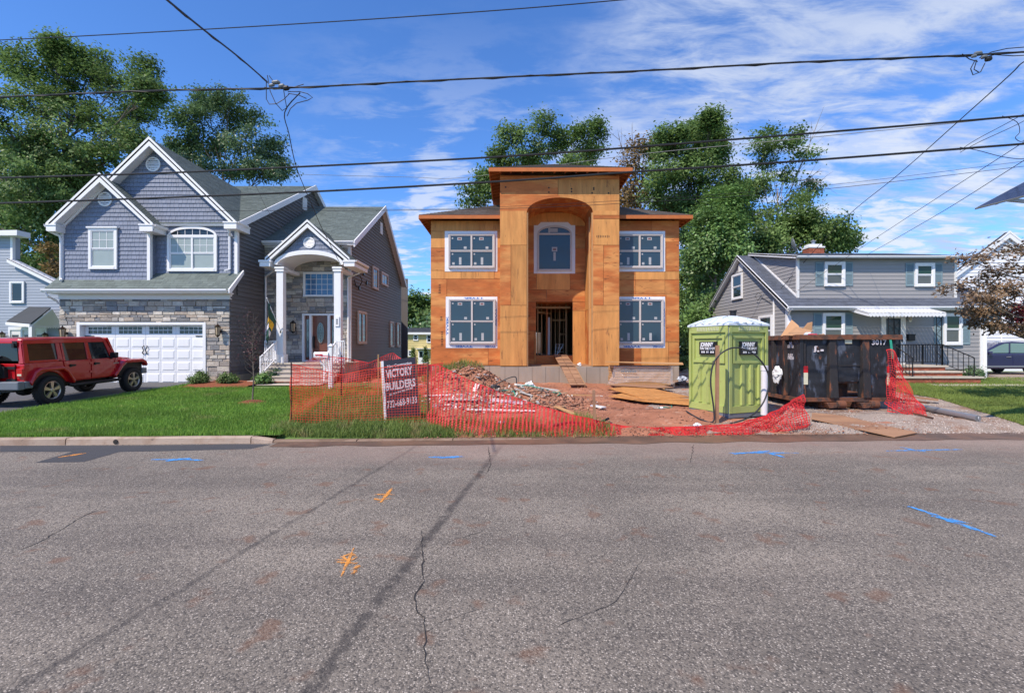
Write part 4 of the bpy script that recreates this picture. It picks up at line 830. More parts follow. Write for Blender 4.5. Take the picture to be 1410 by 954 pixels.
# ------------------------------------------------------------ the plywood-sheathed house under construction
def new_house():
    H = thing('unfinished_house', 'two storey house under construction sheathed in orange and tan plywood with a tall arched portico', 'house', (1.8, 20.4, .4))
    DW, DPF, DR = 20.4, 19.6, 21.7; XL, XR = -3.425, 7.05; PL, PR, IL, IR = -.485, 4.35, .6, 3.285; Z1, ZW, ZP = 1.10, 7.2, 8.82
    Wf = Fr((0, DW, 0), (1, 0, 0), (0, -1, 0)); Pf = Fr((0, DPF, 0), (1, 0, 0), (0, -1, 0)); Rf = Fr((0, DR, 0), (1, 0, 0), (0, -1, 0))
    BACK = 29.4
    # concrete foundation of poured panels
    fo = MB().box(XL, XR, DW+.03, BACK, .0, Z1-.02).box(PL, PR, DPF+.03, DW+.03, .0, Z1-.02).build('foundation', CONCRETE, H)
    def panels(fr, u0, u1, seams):
        us = [u0]+[q for q in seams if u0 < q < u1]+[u1]
        for a, b in zip(us, us[1:]): MB().fbox(fr, a+.006, b-.006, .05, Z1-.02+random.uniform(-.006, .0), -.05, random.uniform(-.004, .004)).build('concrete_panel', CONCRETE, fo)
    step = .61
    panels(Wf, XL, PL-.01, [XL+.62*k for k in range(1, 9)]); panels(Pf, PL, PR, [PL+.55*k+.2 for k in range(0, 12)]); panels(Wf, PR+.01, XR, [PR+.62*k for k in range(1, 9)])
    # core walls (studs and sheathing behind the sheets)
    door = (1.08, 2.716, 1.50, 3.90)
    core = MB(); core.box(XL+.02, PL+.02, DW+.02, DW+.1, Z1, ZW); core.box(PR-.02, XR-.02, DW+.02, DW+.1, Z1, ZW)
    core.box(XL+.02, XL+.1, DW+.02, BACK, Z1, ZW); core.box(XR-.1, XR-.02, DW+.02, BACK, Z1, ZW)
    core.box(IL-.1, door[0], DR+.02, DR+.1, Z1, 8.3); core.box(door[1], IR+.1, DR+.02, DR+.1, Z1, 8.3); core.box(door[0], door[1], DR+.02, DR+.1, door[3], 8.3); core.box(door[0], door[1], DR+.02, DR+.1, Z1, door[2])
    core.box(PL+.02, IL-.02, DPF+.02, DR+.02, Z1, 8.6); core.box(IR+.02, PR-.02, DPF+.02, DR+.02, Z1, 8.6)
    core.box(PL+.02, PR-.02, DR+.12, 24.5, 7.0, 8.75); core.box(PL+.02, PL+.1, DPF+.02, DR+.12, 7.3, 8.75); core.box(PR-.1, PR-.02, DPF+.02, DR+.12, 7.3, 8.75); core.box(PL+.1, PR-.1, DPF+.05, DR+.12, 8.3, 8.7)
    for a, b in ((XL+.1, 1.2), (2.1, XR-.1)): core.box(a, b, BACK-.1, BACK, Z1, ZW)
    core.box(1.75, 2.1, BACK-.1, BACK, 1.1, 3.7); core.box(1.2, 2.1, BACK-.1, BACK, 2.75, ZW)
    core.box(XL+.1, XR-.1, DR+.12, BACK-.1, 4.15, 4.4); core.build('wall_framing', WOOD_DARK, H)
    MB().box(IL-.1, IR+.1, DPF+.6, DR, 1.08, 1.12).box(XL+.1, XR-.1, DR+.1, BACK-.1, 1.3, 1.5).build('subfloor', WEATHERED, H)
    def sheet_(fr, u0, u1, v0, v1, mat, n=.0, t=.02, label=None):
        j = random.uniform(-.003, .003); return MB().fbox(fr, u0+.007, u1-.007, v0+.007, v1-.007, n-.03, n+j+.001).build('plywood_sheet', mat, H)
    T, O = PLY_TAN, PLY_RED
    # wings: rows of sheets, joints staggered, openings left where the windows sit over them
    zr = [Z1, 2.35, 3.62, 4.62, 5.55, 6.3, 7.2]
    rowsL = [(Z1, 2.2, [XL, -1.0, PL], [O, O]), (2.2, 4.75, [XL, -2.75, PL], [O, O]), (4.75, 5.1, [XL, -2.15, -.75, PL], [T, T, O]), (5.1, 6.05, [XL, -2.5, PL], [O, O]), (6.05, 6.75, [XL, PL], [T]), (6.75, ZW, [XL, -1.9, PL], [T, T])]
    for v0, v1, us, ms in rowsL:
        for a, b, m in zip(us, us[1:], ms): sheet_(Wf, a, b, v0, v1, m)
    rowsR = [(Z1, 2.1, [PR, 5.45, 6.6, XR], [O, T, O]), (2.1, 4.1, [PR, 6.5, XR], [O, O]), (4.1, 4.72, [PR, 5.2, 6.45, XR], [O, O, O]), (4.72, 5.06, [PR, 5.2, 6.45, XR], [O, T, T]), (5.06, 6.3, [PR, 6.5, XR], [O, O]), (6.3, ZW, [PR, 5.9, XR], [O, O])]
    for v0, v1, us, ms in rowsR:
        for a, b, m in zip(us, us[1:], ms): sheet_(Wf, a, b, v0, v1, m)
    Ls = Fr((XL, DW, 0), (0, 1, 0), (-1, 0, 0)); Rs = Fr((XR, DW, 0), (0, 1, 0), (1, 0, 0))
    for fr in (Ls, Rs):
        for r in range(5):
            for c in range(4): sheet_(fr, c*2.25, c*2.25+2.25, Z1+1.22*r, min(ZW, Z1+1.22*(r+1)), random.choice((T, O)))
    # portico pillars
    zt = lambda y: Zh(210+y/3.525, DPF); pu = lambda x: X(560+x/3.525, DPF)
    for (x0, x1, y0, y1, m) in ((453, 583, 283, 450, T), (453, 506, 450, 742, O), (506, 583, 450, 742, T), (453, 583, 742, 1036, T), (905, 1033, 323, 450, T), (905, 1033, 305, 323, O), (905, 1033, 283, 305, T), (905, 955, 450, 742, O), (955, 1033, 450, 742, O), (905, 1033, 742, 1036, T)):
        sheet_(Pf, max(PL, pu(x0)), pu(x1) if x1 < 1030 else PR, max(Z1, zt(y1)), zt(y0), m, n=random.uniform(0, .006))
    # header and the sheets cut to the arch
    cx, hw, spring, rise = (IL+IR)/2, (IR-IL)/2, 7.33, .60; zh = zt(210)
    half = arc(cx, spring, hw, rise, math.pi, math.pi/2, 14); halfr = arc(cx, spring, hw, rise, math.pi/2, 0, 14); xs_ = pu(740)
    MB().prism([Pf.p(u, v, 0) for u, v in [(PL, spring), *half, (cx, zh), (PL, zh)]], (0, .03, 0)).build('plywood_sheet', O, H); MB().prism([Pf.p(u, v, .002) for u, v in [(cx, zh), *halfr, (PR, spring), (PR, zh)]], (0, .03, 0)).build('plywood_sheet', T, H)
    sheet_(Pf, PL, pu(735), zh, zt(130), O); sheet_(Pf, pu(735), PR, zh, zt(130), T); sheet_(Pf, PL, PR, zt(130), ZP, O)
    for k in range(9):
        u, v = pu(random.choice((800, 900, 908, 980, 1000, 560, 480, 690))), random.uniform(8.0, 8.5); MB().lathe([(.035, 0), (.03, .004)], Pf.p(u, v, .002), 9, ax=Pf.N).build('wood_knot', BLACKINK, H)
    # portico sides, recess sides, barrel ceiling of boards, back wall
    for x, s, d1 in ((PL, -1, DW), (PR, 1, DW)):
        fr = Fr((x, DPF, 0), (0, 1, 0), (s, 0, 0)); sheet_(fr, 0, .8, Z1, 3.5, O); sheet_(fr, 0, .8, 3.5, 5.9, T); sheet_(fr, 0, .8, 5.9, 7.25, O); sheet_(fr, 0, 4.4, 7.25, ZP, O)
    for x, s in ((IL, 1), (IR, -1)):
        fr = Fr((x, DPF, 0), (0, 1, 0), (s, 0, 0)); sheet_(fr, 0, 1.1, Z1, 3.5, T); sheet_(fr, 1.1, 2.1, Z1, 3.5, O); sheet_(fr, 0, 1.1, 3.5, 5.9, T); sheet_(fr, 1.1, 2.1, 3.5, 5.9, T); sheet_(fr, 0, 2.1, 5.9, spring, O)
        for u in (.03, .72): MB().fbox(fr, u, u+.09, Z1, spring, 0, .05).build('stud', LUMBER, H)
    a = arc(cx, spring, hw, rise, math.pi, 0, 16)
    for k in range(16):
        (u0, v0), (u1, v1) = a[k], a[k+1]; MB().prism([(u0, DPF+.03, v0), (u1, DPF+.03, v1), (u1, DPF+.03, v1+.05), (u0, DPF+.03, v0+.05)], (0, DR-DPF-.03, 0)).build('ceiling_board', PLY_RED, H)
    for v0, v1, us, ms in ((1.10, 2.6, [IL, 1.0, 1.08], [O, O]), (2.6, 3.9, [IL, 1.08], [O]), (1.10, 1.5, [1.08, 2.716], [O]), (1.10, 3.5, [2.716, IR], [T]), (3.5, 3.9, [2.716, IR], [O]), (3.9, 4.45, [IL, 1.55, IR], [O, O]), (4.45, 5.2, [IL, 1.1, 2.6, IR], [O, T, O]), (5.2, 6.3, [IL, IR], [O]), (6.3, 7.3, [IL, 1.9, IR], [O, O]), (7.3, 7.9, [IL, IR], [T])):
        for p, q, m in zip(us, us[1:], ms): sheet_(Rf, p, q, v0, v1, m)
    # windows with flashing wrap, stickers and printed tape
    def wrapped(fr, w4, f4, taped, cols=2):
        u0, u1, v0, v1 = w4; a, b, c, d = f4; mb = MB(); t = .012
        for q in ((u0, a+.03, v0, v1), (b-.03, u1, v0, v1), (a+.03, b-.03, v0, c+.03), (a+.03, b-.03, d-.03, v1)): mb.fbox(fr, *q, -.005, t+random.uniform(0, .002))
        f, panes = window(H, fr, a, b, c, d, .055, tm=VINYL, gm=GLASS_BLUE, cols=cols, proud=.075, base=.015); mb.build('flashing_wrap', WRAP, f)
        for ua, ub, va, vb, nn, i in panes:
            w = ub-ua
            if i == 1: MB().fbox(fr, ua+w*.34, ua+w*.56, vb-.17, vb-.05, nn, nn+.004).build('sticker', STICKER, f); MB().fbox(fr, ua+w*.38, ua+w*.52, vb-.145, vb-.075, nn+.003, nn+.006).build('sticker_print', STICKER_INK, f); MB().fbox(fr, ua+w*.66, ua+w*.8, va+.05, va+.15, nn, nn+.004).build('sticker', STICKER, f)
            else: MB().fbox(fr, ua+w*.42, ua+w*.54, va+.05, va+.36, nn, nn+.004).build('sticker', STICKER, f); MB().fbox(fr, ua+w*.08, ua+w*.2, va+.05, va+.15, nn, nn+.004).build('sticker', STICKER, f)
            for q in ((ua+.05, vb-.12),): MB().fbox(fr, q[0], q[0]+.06, q[1], q[1]+.06, nn, nn+.004).build('sticker', STICKER, f)
        if taped:
            z = t+.004; m = (u0+u1)/2
            text_mesh('TYVEK', .11, BLUEINK, fr, m+.1, v1-.065, z, f, width=.85, rot=math.pi, bold=.004); text_mesh('TYVEK', .11, BLUEINK, fr, m-.32, v0+.065, z, f, width=.75, rot=math.pi, bold=.004); text_mesh('TYVEK', .11, BLUEINK, fr, u1-.3, v0+.065, z, f, width=.45, rot=math.pi, bold=.004)
            text_mesh('TYVEK', .11, BLUEINK, fr, u0+.07, (v0+v1)/2-.15, z, f, width=.8, rot=math.pi/2, bold=.004); text_mesh('TYVEK', .11, BLUEINK, fr, u1-.07, (v0+v1)/2+.2, z, f, width=.8, rot=-math.pi/2, bold=.004)
        return f
    ws = DW/F; dx = (4.395+6.34)/2-(X(617.6, DW)+X(681.1, DW))/2
    uw, uf = (X(612.5, DW), X(684.8, DW), Zh(374, DW), Zh(318.4, DW)), (X(617.6, DW), X(681.1, DW), Zh(369.4, DW), Zh(322.6, DW))
    lw, lf = (X(613.9, DW), X(684.8, DW), Zh(479, DW), Zh(408.6, DW)), (X(618, DW), X(682, DW), Zh(473.3, DW), Zh(412, DW))
    wrapped(Wf, uw, uf, False); wrapped(Wf, lw, lf, True)
    sh = lambda q: (q[0]+dx, q[1]+dx, q[2], q[3])
    wrapped(Wf, sh(uw), sh(uf), False); wrapped(Wf, sh(lw), sh(lf), True)
    # arched window over the door
    u0, u1, v0, v1 = X(740, DR), X(787, DR), Zh(373, DR), Zh(322, DR); uc = (u0+u1)/2; hw2 = (u1-u0)/2
    f = MB().fbox(Rf, u0-.16, u0+.02, v0-.12, v1+.38, 0, .010).fbox(Rf, u1-.02, u1+.16, v0-.12, v1+.38, 0, .011).fbox(Rf, u0+.02, u1-.02, v0-.12, v0+.02, 0, .0105).prism([Rf.p(u, v, 0) for u, v in [(u0+.02, v1+.1), *arc(uc, v1+.06, hw2-.02, .28, math.pi, 0, 14)[1:-1], (u1-.02, v1+.1), (u1-.02, v1+.38), (u1-.16, v1+.52), (u0+.16, v1+.52), (u0+.02, v1+.38)]], Rf.N*.0095).build('window', WRAP, H)
    mb = MB(); oa, ia = arc(uc, v1, hw2, .36, math.pi, 0, 16), arc(uc, v1, hw2-.07, .28, math.pi, 0, 16)
    for k in range(16): mb.prism([Rf.p(*oa[k], 0), Rf.p(*oa[k+1], 0), Rf.p(*ia[k+1], 0), Rf.p(*ia[k], 0)], Rf.N*.07)
    mb.fbox(Rf, u0, u0+.07, v0, v1, 0, .07).fbox(Rf, u1-.07, u1, v0, v1, 0, .07).fbox(Rf, u0+.07, u1-.07, v0, v0+.07, 0, .07).fbox(Rf, u0+.07, u1-.07, v1-.06, v1+.02, 0, .065); mb.build('window_frame', VINYL, f)
    MB().fbox(Rf, u0+.07, u1-.07, v0+.07, v1-.06, .005, .035).build('pane', GLASS_BLUE, f); MB().prism([Rf.p(a_, b_, .005) for a_, b_ in [(u0+.07, v1+.02)]+[q for q in ia if q[1] > v1+.03]+[(u1-.07, v1+.02)]], Rf.N*.03).build('pane', GLASS_BLUE, f)
    for a_, b_, w, h in ((uc-.12, v0+.86, .24, .2), (uc-.05, v0+.45, .1, .38), (uc-.2, v1+.07, .34, .17), (uc-.28, v1+.04, .08, .24)): MB().fbox(Rf, a_, a_+w, b_, b_+h, .03, .040).build('sticker', STICKER, f)
    MB().fbox(Rf, uc-.07, uc+.07, v0+.91, v0+1.0, .036, .043).build('sticker_print', STICKER_INK, f)
    # interior framing seen through the doorway
    for k, (x, y, m) in enumerate([(1.2, 22.6, LUMBER), (1.42, 23.2, LUMBER), (1.62, 22.5, LUMBER_RED), (1.9, 23.6, LUMBER), (2.15, 24.1, LUMBER), (2.3, 23.4, LUMBER), (2.55, 22.9, LUMBER), (2.62, 24.6, LUMBER), (2.7, 23.9, LUMBER), (1.05, 24.4, LUMBER), (1.75, 25.5, LUMBER), (2.0, 26.4, LUMBER), (2.42, 25.5, LUMBER)]): MB().box(x-.02, x+.025, y-.05, y+.05, 1.5, 4.15).build('stud', m, H)
    MB().box(1.73, 1.83, 23.3, 23.4, 1.5, 3.3).build('white_post', PVC, H)
    for p, q in (((1.2, 22.6, 3.5), (1.9, 23.6, 3.5)), ((2.0, 24, 3.2), (2.7, 23.9, 3.2)), ((1.1, 22.4, 3.7), (2.7, 22.4, 3.7)), ((2.3, 23.4, 2.5), (2.7, 23.9, 2.5))): MB().beam(p, q, .05, .1).build('blocking', LUMBER, H)
    for k in range(7): MB().box(XL+.2, XR-.2, 22.2+k*1.0, 22.25+k*1.0, 3.88, 4.14).build('floor_joist', LUMBER_RED, H)
    mb = MB(); [mb.tube([(2.0+.1*math.sin(k), 22.5, 1.5), (2.05+.35*k/2, 22.55, 2.0)], .012, 4) for k in range(3)]; [mb.tube([(2.05, 22.55, z), (2.4, 22.6, z)], .012, 4) for z in (1.65, 1.85, 2.0)]; mb.build('saw_stand', ALUMIN, H)
    # roofs: wings hipped, portico hipped, open rafter tails under the eaves
    e = .42; x0, x1, y0, y1 = XL-e, XR+e, DW-e, BACK+e; ze = 7.33; s = .42; hd = (y1-y0)/2; zr_ = ze+s*hd
    la, lb = PL-x0, x1-PR; roof_plane(H, (x0, y0, ze), (PL, y0, ze), (PL, y0+la, ze+s*la), (PL, y0+la, ze+s*la), SHINGLE_BROWN, LUMBER_RED, .03); roof_plane(H, (PR, y0, ze), (x1, y0, ze), (PR, y0+lb, ze+s*lb), (PR, y0+lb, ze+s*lb), SHINGLE_BROWN, LUMBER_RED, .03); roof_plane(H, (x1, y1, ze), (x0, y1, ze), (x0+hd, y0+hd, zr_), (x1-hd, y0+hd, zr_), SHINGLE_BROWN, LUMBER_RED, .03)
    roof_plane(H, (x0, y1, ze), (x0, y0, ze), (x0+hd, y0+hd, zr_), (x0+hd, y0+hd, zr_), SHINGLE_BROWN, LUMBER_RED, .03); roof_plane(H, (x1, y0, ze), (x1, y1, ze), (x1-hd, y0+hd, zr_), (x1-hd, y0+hd, zr_), SHINGLE_BROWN, LUMBER_RED, .03)
    def eaves(x0, x1, y0, y1, ze, wx0, wx1, wy0, front=(None,), lenY=9., skip=None):
        for xa, xb in ([(x0, skip[0]+.1), (skip[1]-.1, x1)] if skip else [(x0, x1)]): MB().box(xa, xb, y0-.02, y0+.02, ze-.16, ze-.02).build('fascia', LUMBER_RED, H)
        for xf in (x0, x1): MB().box(xf-.02, xf+.02, y0+.021, y1, ze-.16, ze-.02).build('fascia', LUMBER_RED, H)
        n = int((wx1-wx0)/.41)
        for k in range(n+1):
            x = wx0+(wx1-wx0)*k/n
            if skip and skip[0] < x < skip[1]: continue
            MB().prism([(x-.02, y0+.02, ze-.15), (x-.02, y0+.02, ze-.03), (x-.02, wy0+.1, ze+.12), (x-.02, wy0+.1, ze-.05)], (.04, 0, 0)).build('rafter_tail', LUMBER_RED, H)
        m = int((y1-wy0)/.41)
        for k in range(m):
            y = wy0+.41*k
            for xa, xb, sg in ((x0+.02, wx0, 1), (x1-.02, wx1, -1)): MB().prism([(xa, y, ze-.15), (xa, y, ze-.03), (xb+.05*sg, y, ze+.12), (xb+.05*sg, y, ze-.05)], (0, .04, 0)).build('rafter_tail', LUMBER_RED, H)
    eaves(x0, x1, y0, y1, ze, XL, XR, DW, skip=(PL-.1, PR+.1))
    a0, a1, b0 = PL-.42, PR+.42, DPF-.45; zp = 8.98; hp = (a1-a0)/2; b1 = b0+hp+3.2; zt_ = zp+s*hp; ac = (a0+a1)/2
    roof_plane(H, (a0, b0, zp), (a1, b0, zp), (ac, b0+hp, zt_), (ac, b0+hp, zt_), SHINGLE_BROWN, LUMBER_RED, .03); roof_plane(H, (a0, b1, zp), (a0, b0, zp), (ac, b0+hp, zt_), (ac, b1, zt_), SHINGLE_BROWN, LUMBER_RED, .03); roof_plane(H, (a1, b0, zp), (a1, b1, zp), (ac, b1, zt_), (ac, b0+hp, zt_), SHINGLE_BROWN, LUMBER_RED, .03)
    eaves(a0, a1, b0, b1-1.5, zp, PL, PR, DPF)
    # lumber marks
    for fr, u, v, n, rot in ((Wf, -3.05, 4.35, 6, 1), (Wf, -2.95, 2.25, 9, 1), (Wf, -2.98, 3.1, 3, 1), (Pf, pu(955), zt(408), 8, 0)):      # smudged mill stamps
        mb = MB()
        for k in range(n):
            o = (k-n/2)*.07; w, h = .05, random.uniform(.06, .11)
            mb.fbox(fr, u-h/2 if rot else u+o, u+h/2 if rot else u+o+w*.5, v+o if rot else v-h/2, v+o+w*.5 if rot else v+h/2, .002, .008)
        mb.build('mill_stamp', BLACKINK, H)
    return H
new_house()
# ------------------------------------------------------------ grey cape house on the right
GLASS_GREEN = glass('green_tinted_glass', (.02, .055, .03), .03); GLASS_DIM = M('dim_blind', (.10, .115, .11), .3, .1, spec=.6)
def grey_house():
    H = thing('cape_house', 'grey sided cape house with blue grey shutters, wide dormer and white door awning', 'house', (16.3, 21.2, .45))
    D, XL, XR, DBK = 21.2, 12.1, 20.56, 30.0; Fh = Fr((0, D, 0), (1, 0, 0), (0, -1, 0)); Z0 = .9
    sl = .655; ze = 3.60; dr, zr = 25.5, 3.6+.655*4.7
    MB().box(XL, XR, D, D+.12, Z0, 3.6).build('front_wall', GREYSIDING, H); siding(H, Fh, [(XL, Z0), (XR, Z0), (XR, 3.5), (XL, 3.5)], .165, GREYSIDING)
    MB().box(XL+.03, XR-.03, D+.02, DBK, .2, Z0).build('foundation', TAN_FOUND, H)
    L_ = Fr((XL, 0, 0), (0, 1, 0), (-1, 0, 0)); go = [(D, Z0), (DBK, Z0), (DBK, 3.5), (dr, zr-.12), (D, 3.55)]
    MB().prism([L_.p(u, v) for u, v in go], (.12, 0, 0)).build('gable_wall', GREYSIDING, H); siding(H, L_, go, .165, GREYSIDING)
    MB().prism([(XR, u, v) for u, v in go], (-.12, 0, 0)).build('gable_wall', GREYSIDING, H)
    for x, y in ((XL, D), (XR, D)): MB().box(x-.07, x+.07, y-.05, y+.09, Z0, 3.5).build('corner_board', WHITE, H)
    x0, x1 = 11.85, 20.85
    roof_plane(H, (x0, D-.4, ze), (x1, D-.4, ze), (x1, dr, ze+sl*4.7), (x0, dr, ze+sl*4.7), SHINGLE_BLUE, WHITE, .08); roof_plane(H, (x1, DBK+.2, ze), (x0, DBK+.2, ze), (x0, dr, ze+sl*4.7), (x1, dr, ze+sl*4.7), SHINGLE_BLUE, WHITE, .08)
    mb = MB()
    for y, z in ((D-.42, ze), (DBK+.22, ze)):
        p, q = V(x0, y, z+.02), V(x0, dr, ze+sl*4.7+.03); dd = V(0, 0, -.2); mb.prism([p, q, q+dd, p+dd], (.04, 0, 0)); mb.prism([p+dd*.8, q+dd*.8, q+dd*.8+V(.25, 0, 0), p+dd*.8+V(.25, 0, 0)], (0, 0, .02))
    mb.build('rake_board', WHITE, H); gutter(H, (x0, D-.4, ze-.09), (x1, D-.4, ze-.09)); MB().box(XL, XR, D-.4, D, ze-.13, ze-.10).build('soffit', WHITE, H); MB().fbox(Fh, XL, XR, 3.40, 3.50, 0, .035).build('frieze_board', GREYPL, H)
    downspout(H, [(XL-.12, D-.42, 3.5), (XL-.05, D-.1, 3.3), (XL+.05, D-.09, 3.2), (XL+.05, D-.09, .6)]); downspout(H, [(XR+.12, D-.42, 3.5), (XR+.12, D-.1, 3.3), (XR+.1, D-.09, 3.1), (XR+.1, D-.09, .5)], r=.06)
    downspout(H, [(XL-.03, 22.3, 4.05), (XL-.03, 22.3, 2.0)])
    # dormer
    DD, a, b = 21.5, 12.7, 19.7; Fd = Fr((0, DD, 0), (1, 0, 0), (0, -1, 0)); zb = ze+sl*(DD-D+.4); zt = 5.82; zrd = ze+sl*4.7+.06
    MB().box(a, b, DD, DD+.1, zb-.15, zt).build('dormer_wall', GREYSIDING, H); siding(H, Fd, [(a, zb-.02), (b, zb-.02), (b, zt), (a, zt)], .165, GREYSIDING)
    for x, s in ((a, -1), (b, 1)):
        fr = Fr((x, 0, 0), (0, 1, 0), (s, 0, 0)); tri = [(DD, zb), (dr-.3, zrd-.3), (DD, zt)]; MB().prism([fr.p(u, v) for u, v in tri], (-.1*s, 0, 0)).build('dormer_cheek', GREYSIDING, H); siding(H, fr, [(DD, zb), (dr-.4, zrd-.32), (dr-.4, zrd-.2), (DD, zt)], .165, GREYSIDING)
        MB().prism([fr.p(DD, zb+.0, .0), fr.p(dr-.2, zrd-.2, .0), fr.p(dr-.2, zrd-.1, .0), fr.p(DD, zb+.1, .0)], fr.N*.04).build('flashing', WHITE, H); MB().box(x-.05, x+.05, DD-.045, DD+.06, zb, zt).build('corner_board', WHITE_DIRTY, H)
    roof_plane(H, (a-.25, DD-.3, zt+.05), (b+.25, DD-.3, zt+.05), (b+.25, dr, zrd+.05), (a-.25, dr, zrd+.05), SHINGLE_BLUE, WHITE, .05)
    MB().box(a-.25, b+.25, DD-.32, DD-.28, zt-.07, zt+.05).build('fascia', GREYPL, H); gutter(H, (a-.25, DD-.32, zt-.05), (b+.27, DD-.32, zt-.05), s=.09); MB().prism([(a-.25, DD-.3, zt-.06), (a-.25, dr, zrd-.06), (a-.25, dr, zrd+.08), (a-.25, DD-.3, zt+.08)], (.04, 0, 0)).build('rake_board', WHITE, H)
    # windows and shutters
    def win(fr, px0, px1, py0, py1, DD_, sl_=True, sr=True):
        q = (X(px0, DD_), X(px1, DD_), Zh(py1, DD_), Zh(py0, DD_)); window(H, fr, *q, .10, gm=GLASS_GREEN, gm2=GLASS_DIM, proud=.06)
        for s, on in ((0, sl_), (1, sr)):
            if not on: continue
            w = .36; u0 = q[1]+.015 if s else q[0]-.015-w; mb = MB(); v0, v1 = q[2]+.03, q[3]+.0
            mb.fbox(fr, u0, u0+.045, v0, v1, .01, .045).fbox(fr, u0+w-.045, u0+w, v0, v1, .01, .045); m = (v0+v1)/2
            for y in (v0, m-.03, v1-.06): mb.fbox(fr, u0+.045, u0+w-.045, y, y+.06, .01, .045)
            for lo_, hi_ in ((v0+.06, m-.03), (m+.03, v1-.06)):
                n = int((hi_-lo_)/.042)
                for k in range(n): y = lo_+(hi_-lo_)*k/n; mb.prism([fr.p(u0+.045, y, .038), fr.p(u0+w-.045, y, .038), fr.p(u0+w-.045, y+.04, .018), fr.p(u0+.045, y+.04, .018)], fr.N*.006)
            mb.build('shutter', SHUTTER, H)
    win(Fd, 1134, 1162, 361, 394.6, DD); win(Fd, 1258, 1285, 362.6, 395, DD); win(Fh, 1131.5, 1161.5, 431, 475, D); win(Fh, 1297.5, 1323, 431.5, 475, D)
    window(H, L_, 25.3, 26.5, 4.42, 5.78, .10, gm=GLASS); window(H, L_, 22.4, 23.6, 1.9, 3.38, .1, gm=GLASS, gm2=GLASS_DIM); MB().fbox(L_, 25.3, 25.75, 5.85, 6.25, 0, .05).build('gable_vent', WHITE_DIRTY, H)
    # door with storm glass, mail box, awning
    d0, d1, z0, z1 = X(1212.5, D), X(1245.5, D), 1.12, 3.32; mb = MB(); mb.fbox(Fh, d0, d0+.13, z0, z1, 0, .07).fbox(Fh, d1-.13, d1, z0, z1, 0, .07).fbox(Fh, d0+.13, d1-.13, z1-.13, z1, 0, .07); mb.build('door_frame', WHITE_DIRTY, H)
    dd_ = MB().fbox(Fh, d0+.13, d1-.13, z0, z1-.13, 0, .04).fbox(Fh, d0+.13, d0+.2, z0, z1-.13, .04, .055).fbox(Fh, d1-.2, d1-.13, z0, z1-.13, .04, .055).fbox(Fh, d0+.2, d1-.2, z0, z0+.3, .04, .055).build('storm_door', WHITE_DIRTY, H); MB().fbox(Fh, d0+.2, d1-.2, z0+.3, z1-.2, .04, .048).build('pane', GLASS, dd_); MB().fbox(Fh, d1-.19, d1-.15, 2.1, 2.35, .055, .1).build('handle', LEAD, dd_)
    MB().fbox(Fh, X(1248, D), X(1257, D), 2.15, 2.42, .01, .13).fbox(Fh, X(1247.5, D), X(1257.5, D), 2.40, 2.44, .01, .15).build('mail_box', LEAD, H); lantern(H, Fh.p(X(1250, D), 3.1, .03), (0, -1, 0), .7, WHITE_DIRTY)
    A0, A1, ya, yb, za, zb_ = 14.72, 17.9, D-.02, 19.95, 3.56, 3.24; mb = MB(); n = 20
    for k in range(n):
        u0, u1 = A0+(A1-A0)*k/n, A0+(A1-A0)*(k+1)/n; w = (u1-u0)*.5; mb.prism([(u0, yb, zb_), (u0+w, yb, zb_), (u0+w, ya, za), (u0, ya, za)], (0, 0, .02)); mb.prism([(u0+w, yb, zb_+.05), (u1, yb, zb_+.05), (u1, ya, za+.05), (u0+w, ya, za+.05)], (0, 0, .02))
    mb.build('awning_roof', WHITE, H); mb = MB()
    for k in range(22):
        u0, u1 = A0+(A1-A0)*k/22, A0+(A1-A0)*(k+1)/22; m = (u0+u1)/2; mb.prism([(u0, yb, zb_+.03), (u1, yb, zb_+.03), (u1, yb, zb_-.07), (m+.02, yb, zb_-.12), (m-.02, yb, zb_-.12), (u0, yb, zb_-.07)], (0, -.012, 0))
    for x in (A0, A1): mb.prism([(x, yb, zb_+.05), (x, ya, za+.03), (x, ya, za-.1), (x, yb, zb_-.1)], (.012, 0, 0))
    mb.build('awning_valance', WHITE, H)
    for x in (X(1227, 20.05), X(1293, 20.05)):
        mb = MB(); [mb.box(x+s-.012, x+s+.012, 20.04, 20.065, 1.12, 3.22) for s in (-.11, .11)]
        for k in range(5): z = 1.4+.38*k; mb.tube([(x-.1+.2*abs(math.sin(t)), 20.05, z+.36*t/3.14-.0) if False else (x+.09*math.sin(t*2), 20.05, z+.34*t/3.14) for t in [i*math.pi/8 for i in range(9)]], .012, 4)
        mb.build('iron_post', IRON, H)
    # brick steps with stone treads
    st = MB().box(15.6, 17.85, 19.95, D, .2, 1.06).build('stoop', BRICK, H); tr = [(15.5, 17.95, 19.88, D-.01, 1.05, 1.12), (15.45, 18.3, 19.5, 19.88, .84, .91), (15.4, 18.65, 19.1, 19.5, .64, .71)]
    for a_, b_, c_, d_, e_, f_ in tr: MB().box(a_, b_, c_, d_, e_, f_).build('tread', SLABSTONE, st)
    mb = MB()
    for a_, b_, c_, z_, zt_ in ((15.5, 17.85, 19.93, .91, 1.05), (15.5, 18.2, 19.55, .71, .84), (15.45, 18.55, 19.15, .4, .64)):
        r = max(2, round((zt_-z_)/.075)); hh = (zt_-z_)/r
        for i in range(r):
            u = a_-(.1 if i % 2 else 0)
            while u < b_: mb.box(max(u, a_)+.004, min(u+.2, b_)-.004, c_-.01, c_+.06, z_+hh*i+.004, z_+hh*(i+1)-.004, tone=random.uniform(-.25, .25)) if min(u+.2, b_)-max(u, a_) > .03 else None; u += .208
        mb.box(a_, b_, c_, c_+.3, z_, zt_)
    mb.box(17.86, 18.2, 19.6, D, .2, .84).box(18.2, 18.55, 19.2, D, .2, .64); mb.build('bricks', BRICK, st, kind='stuff')
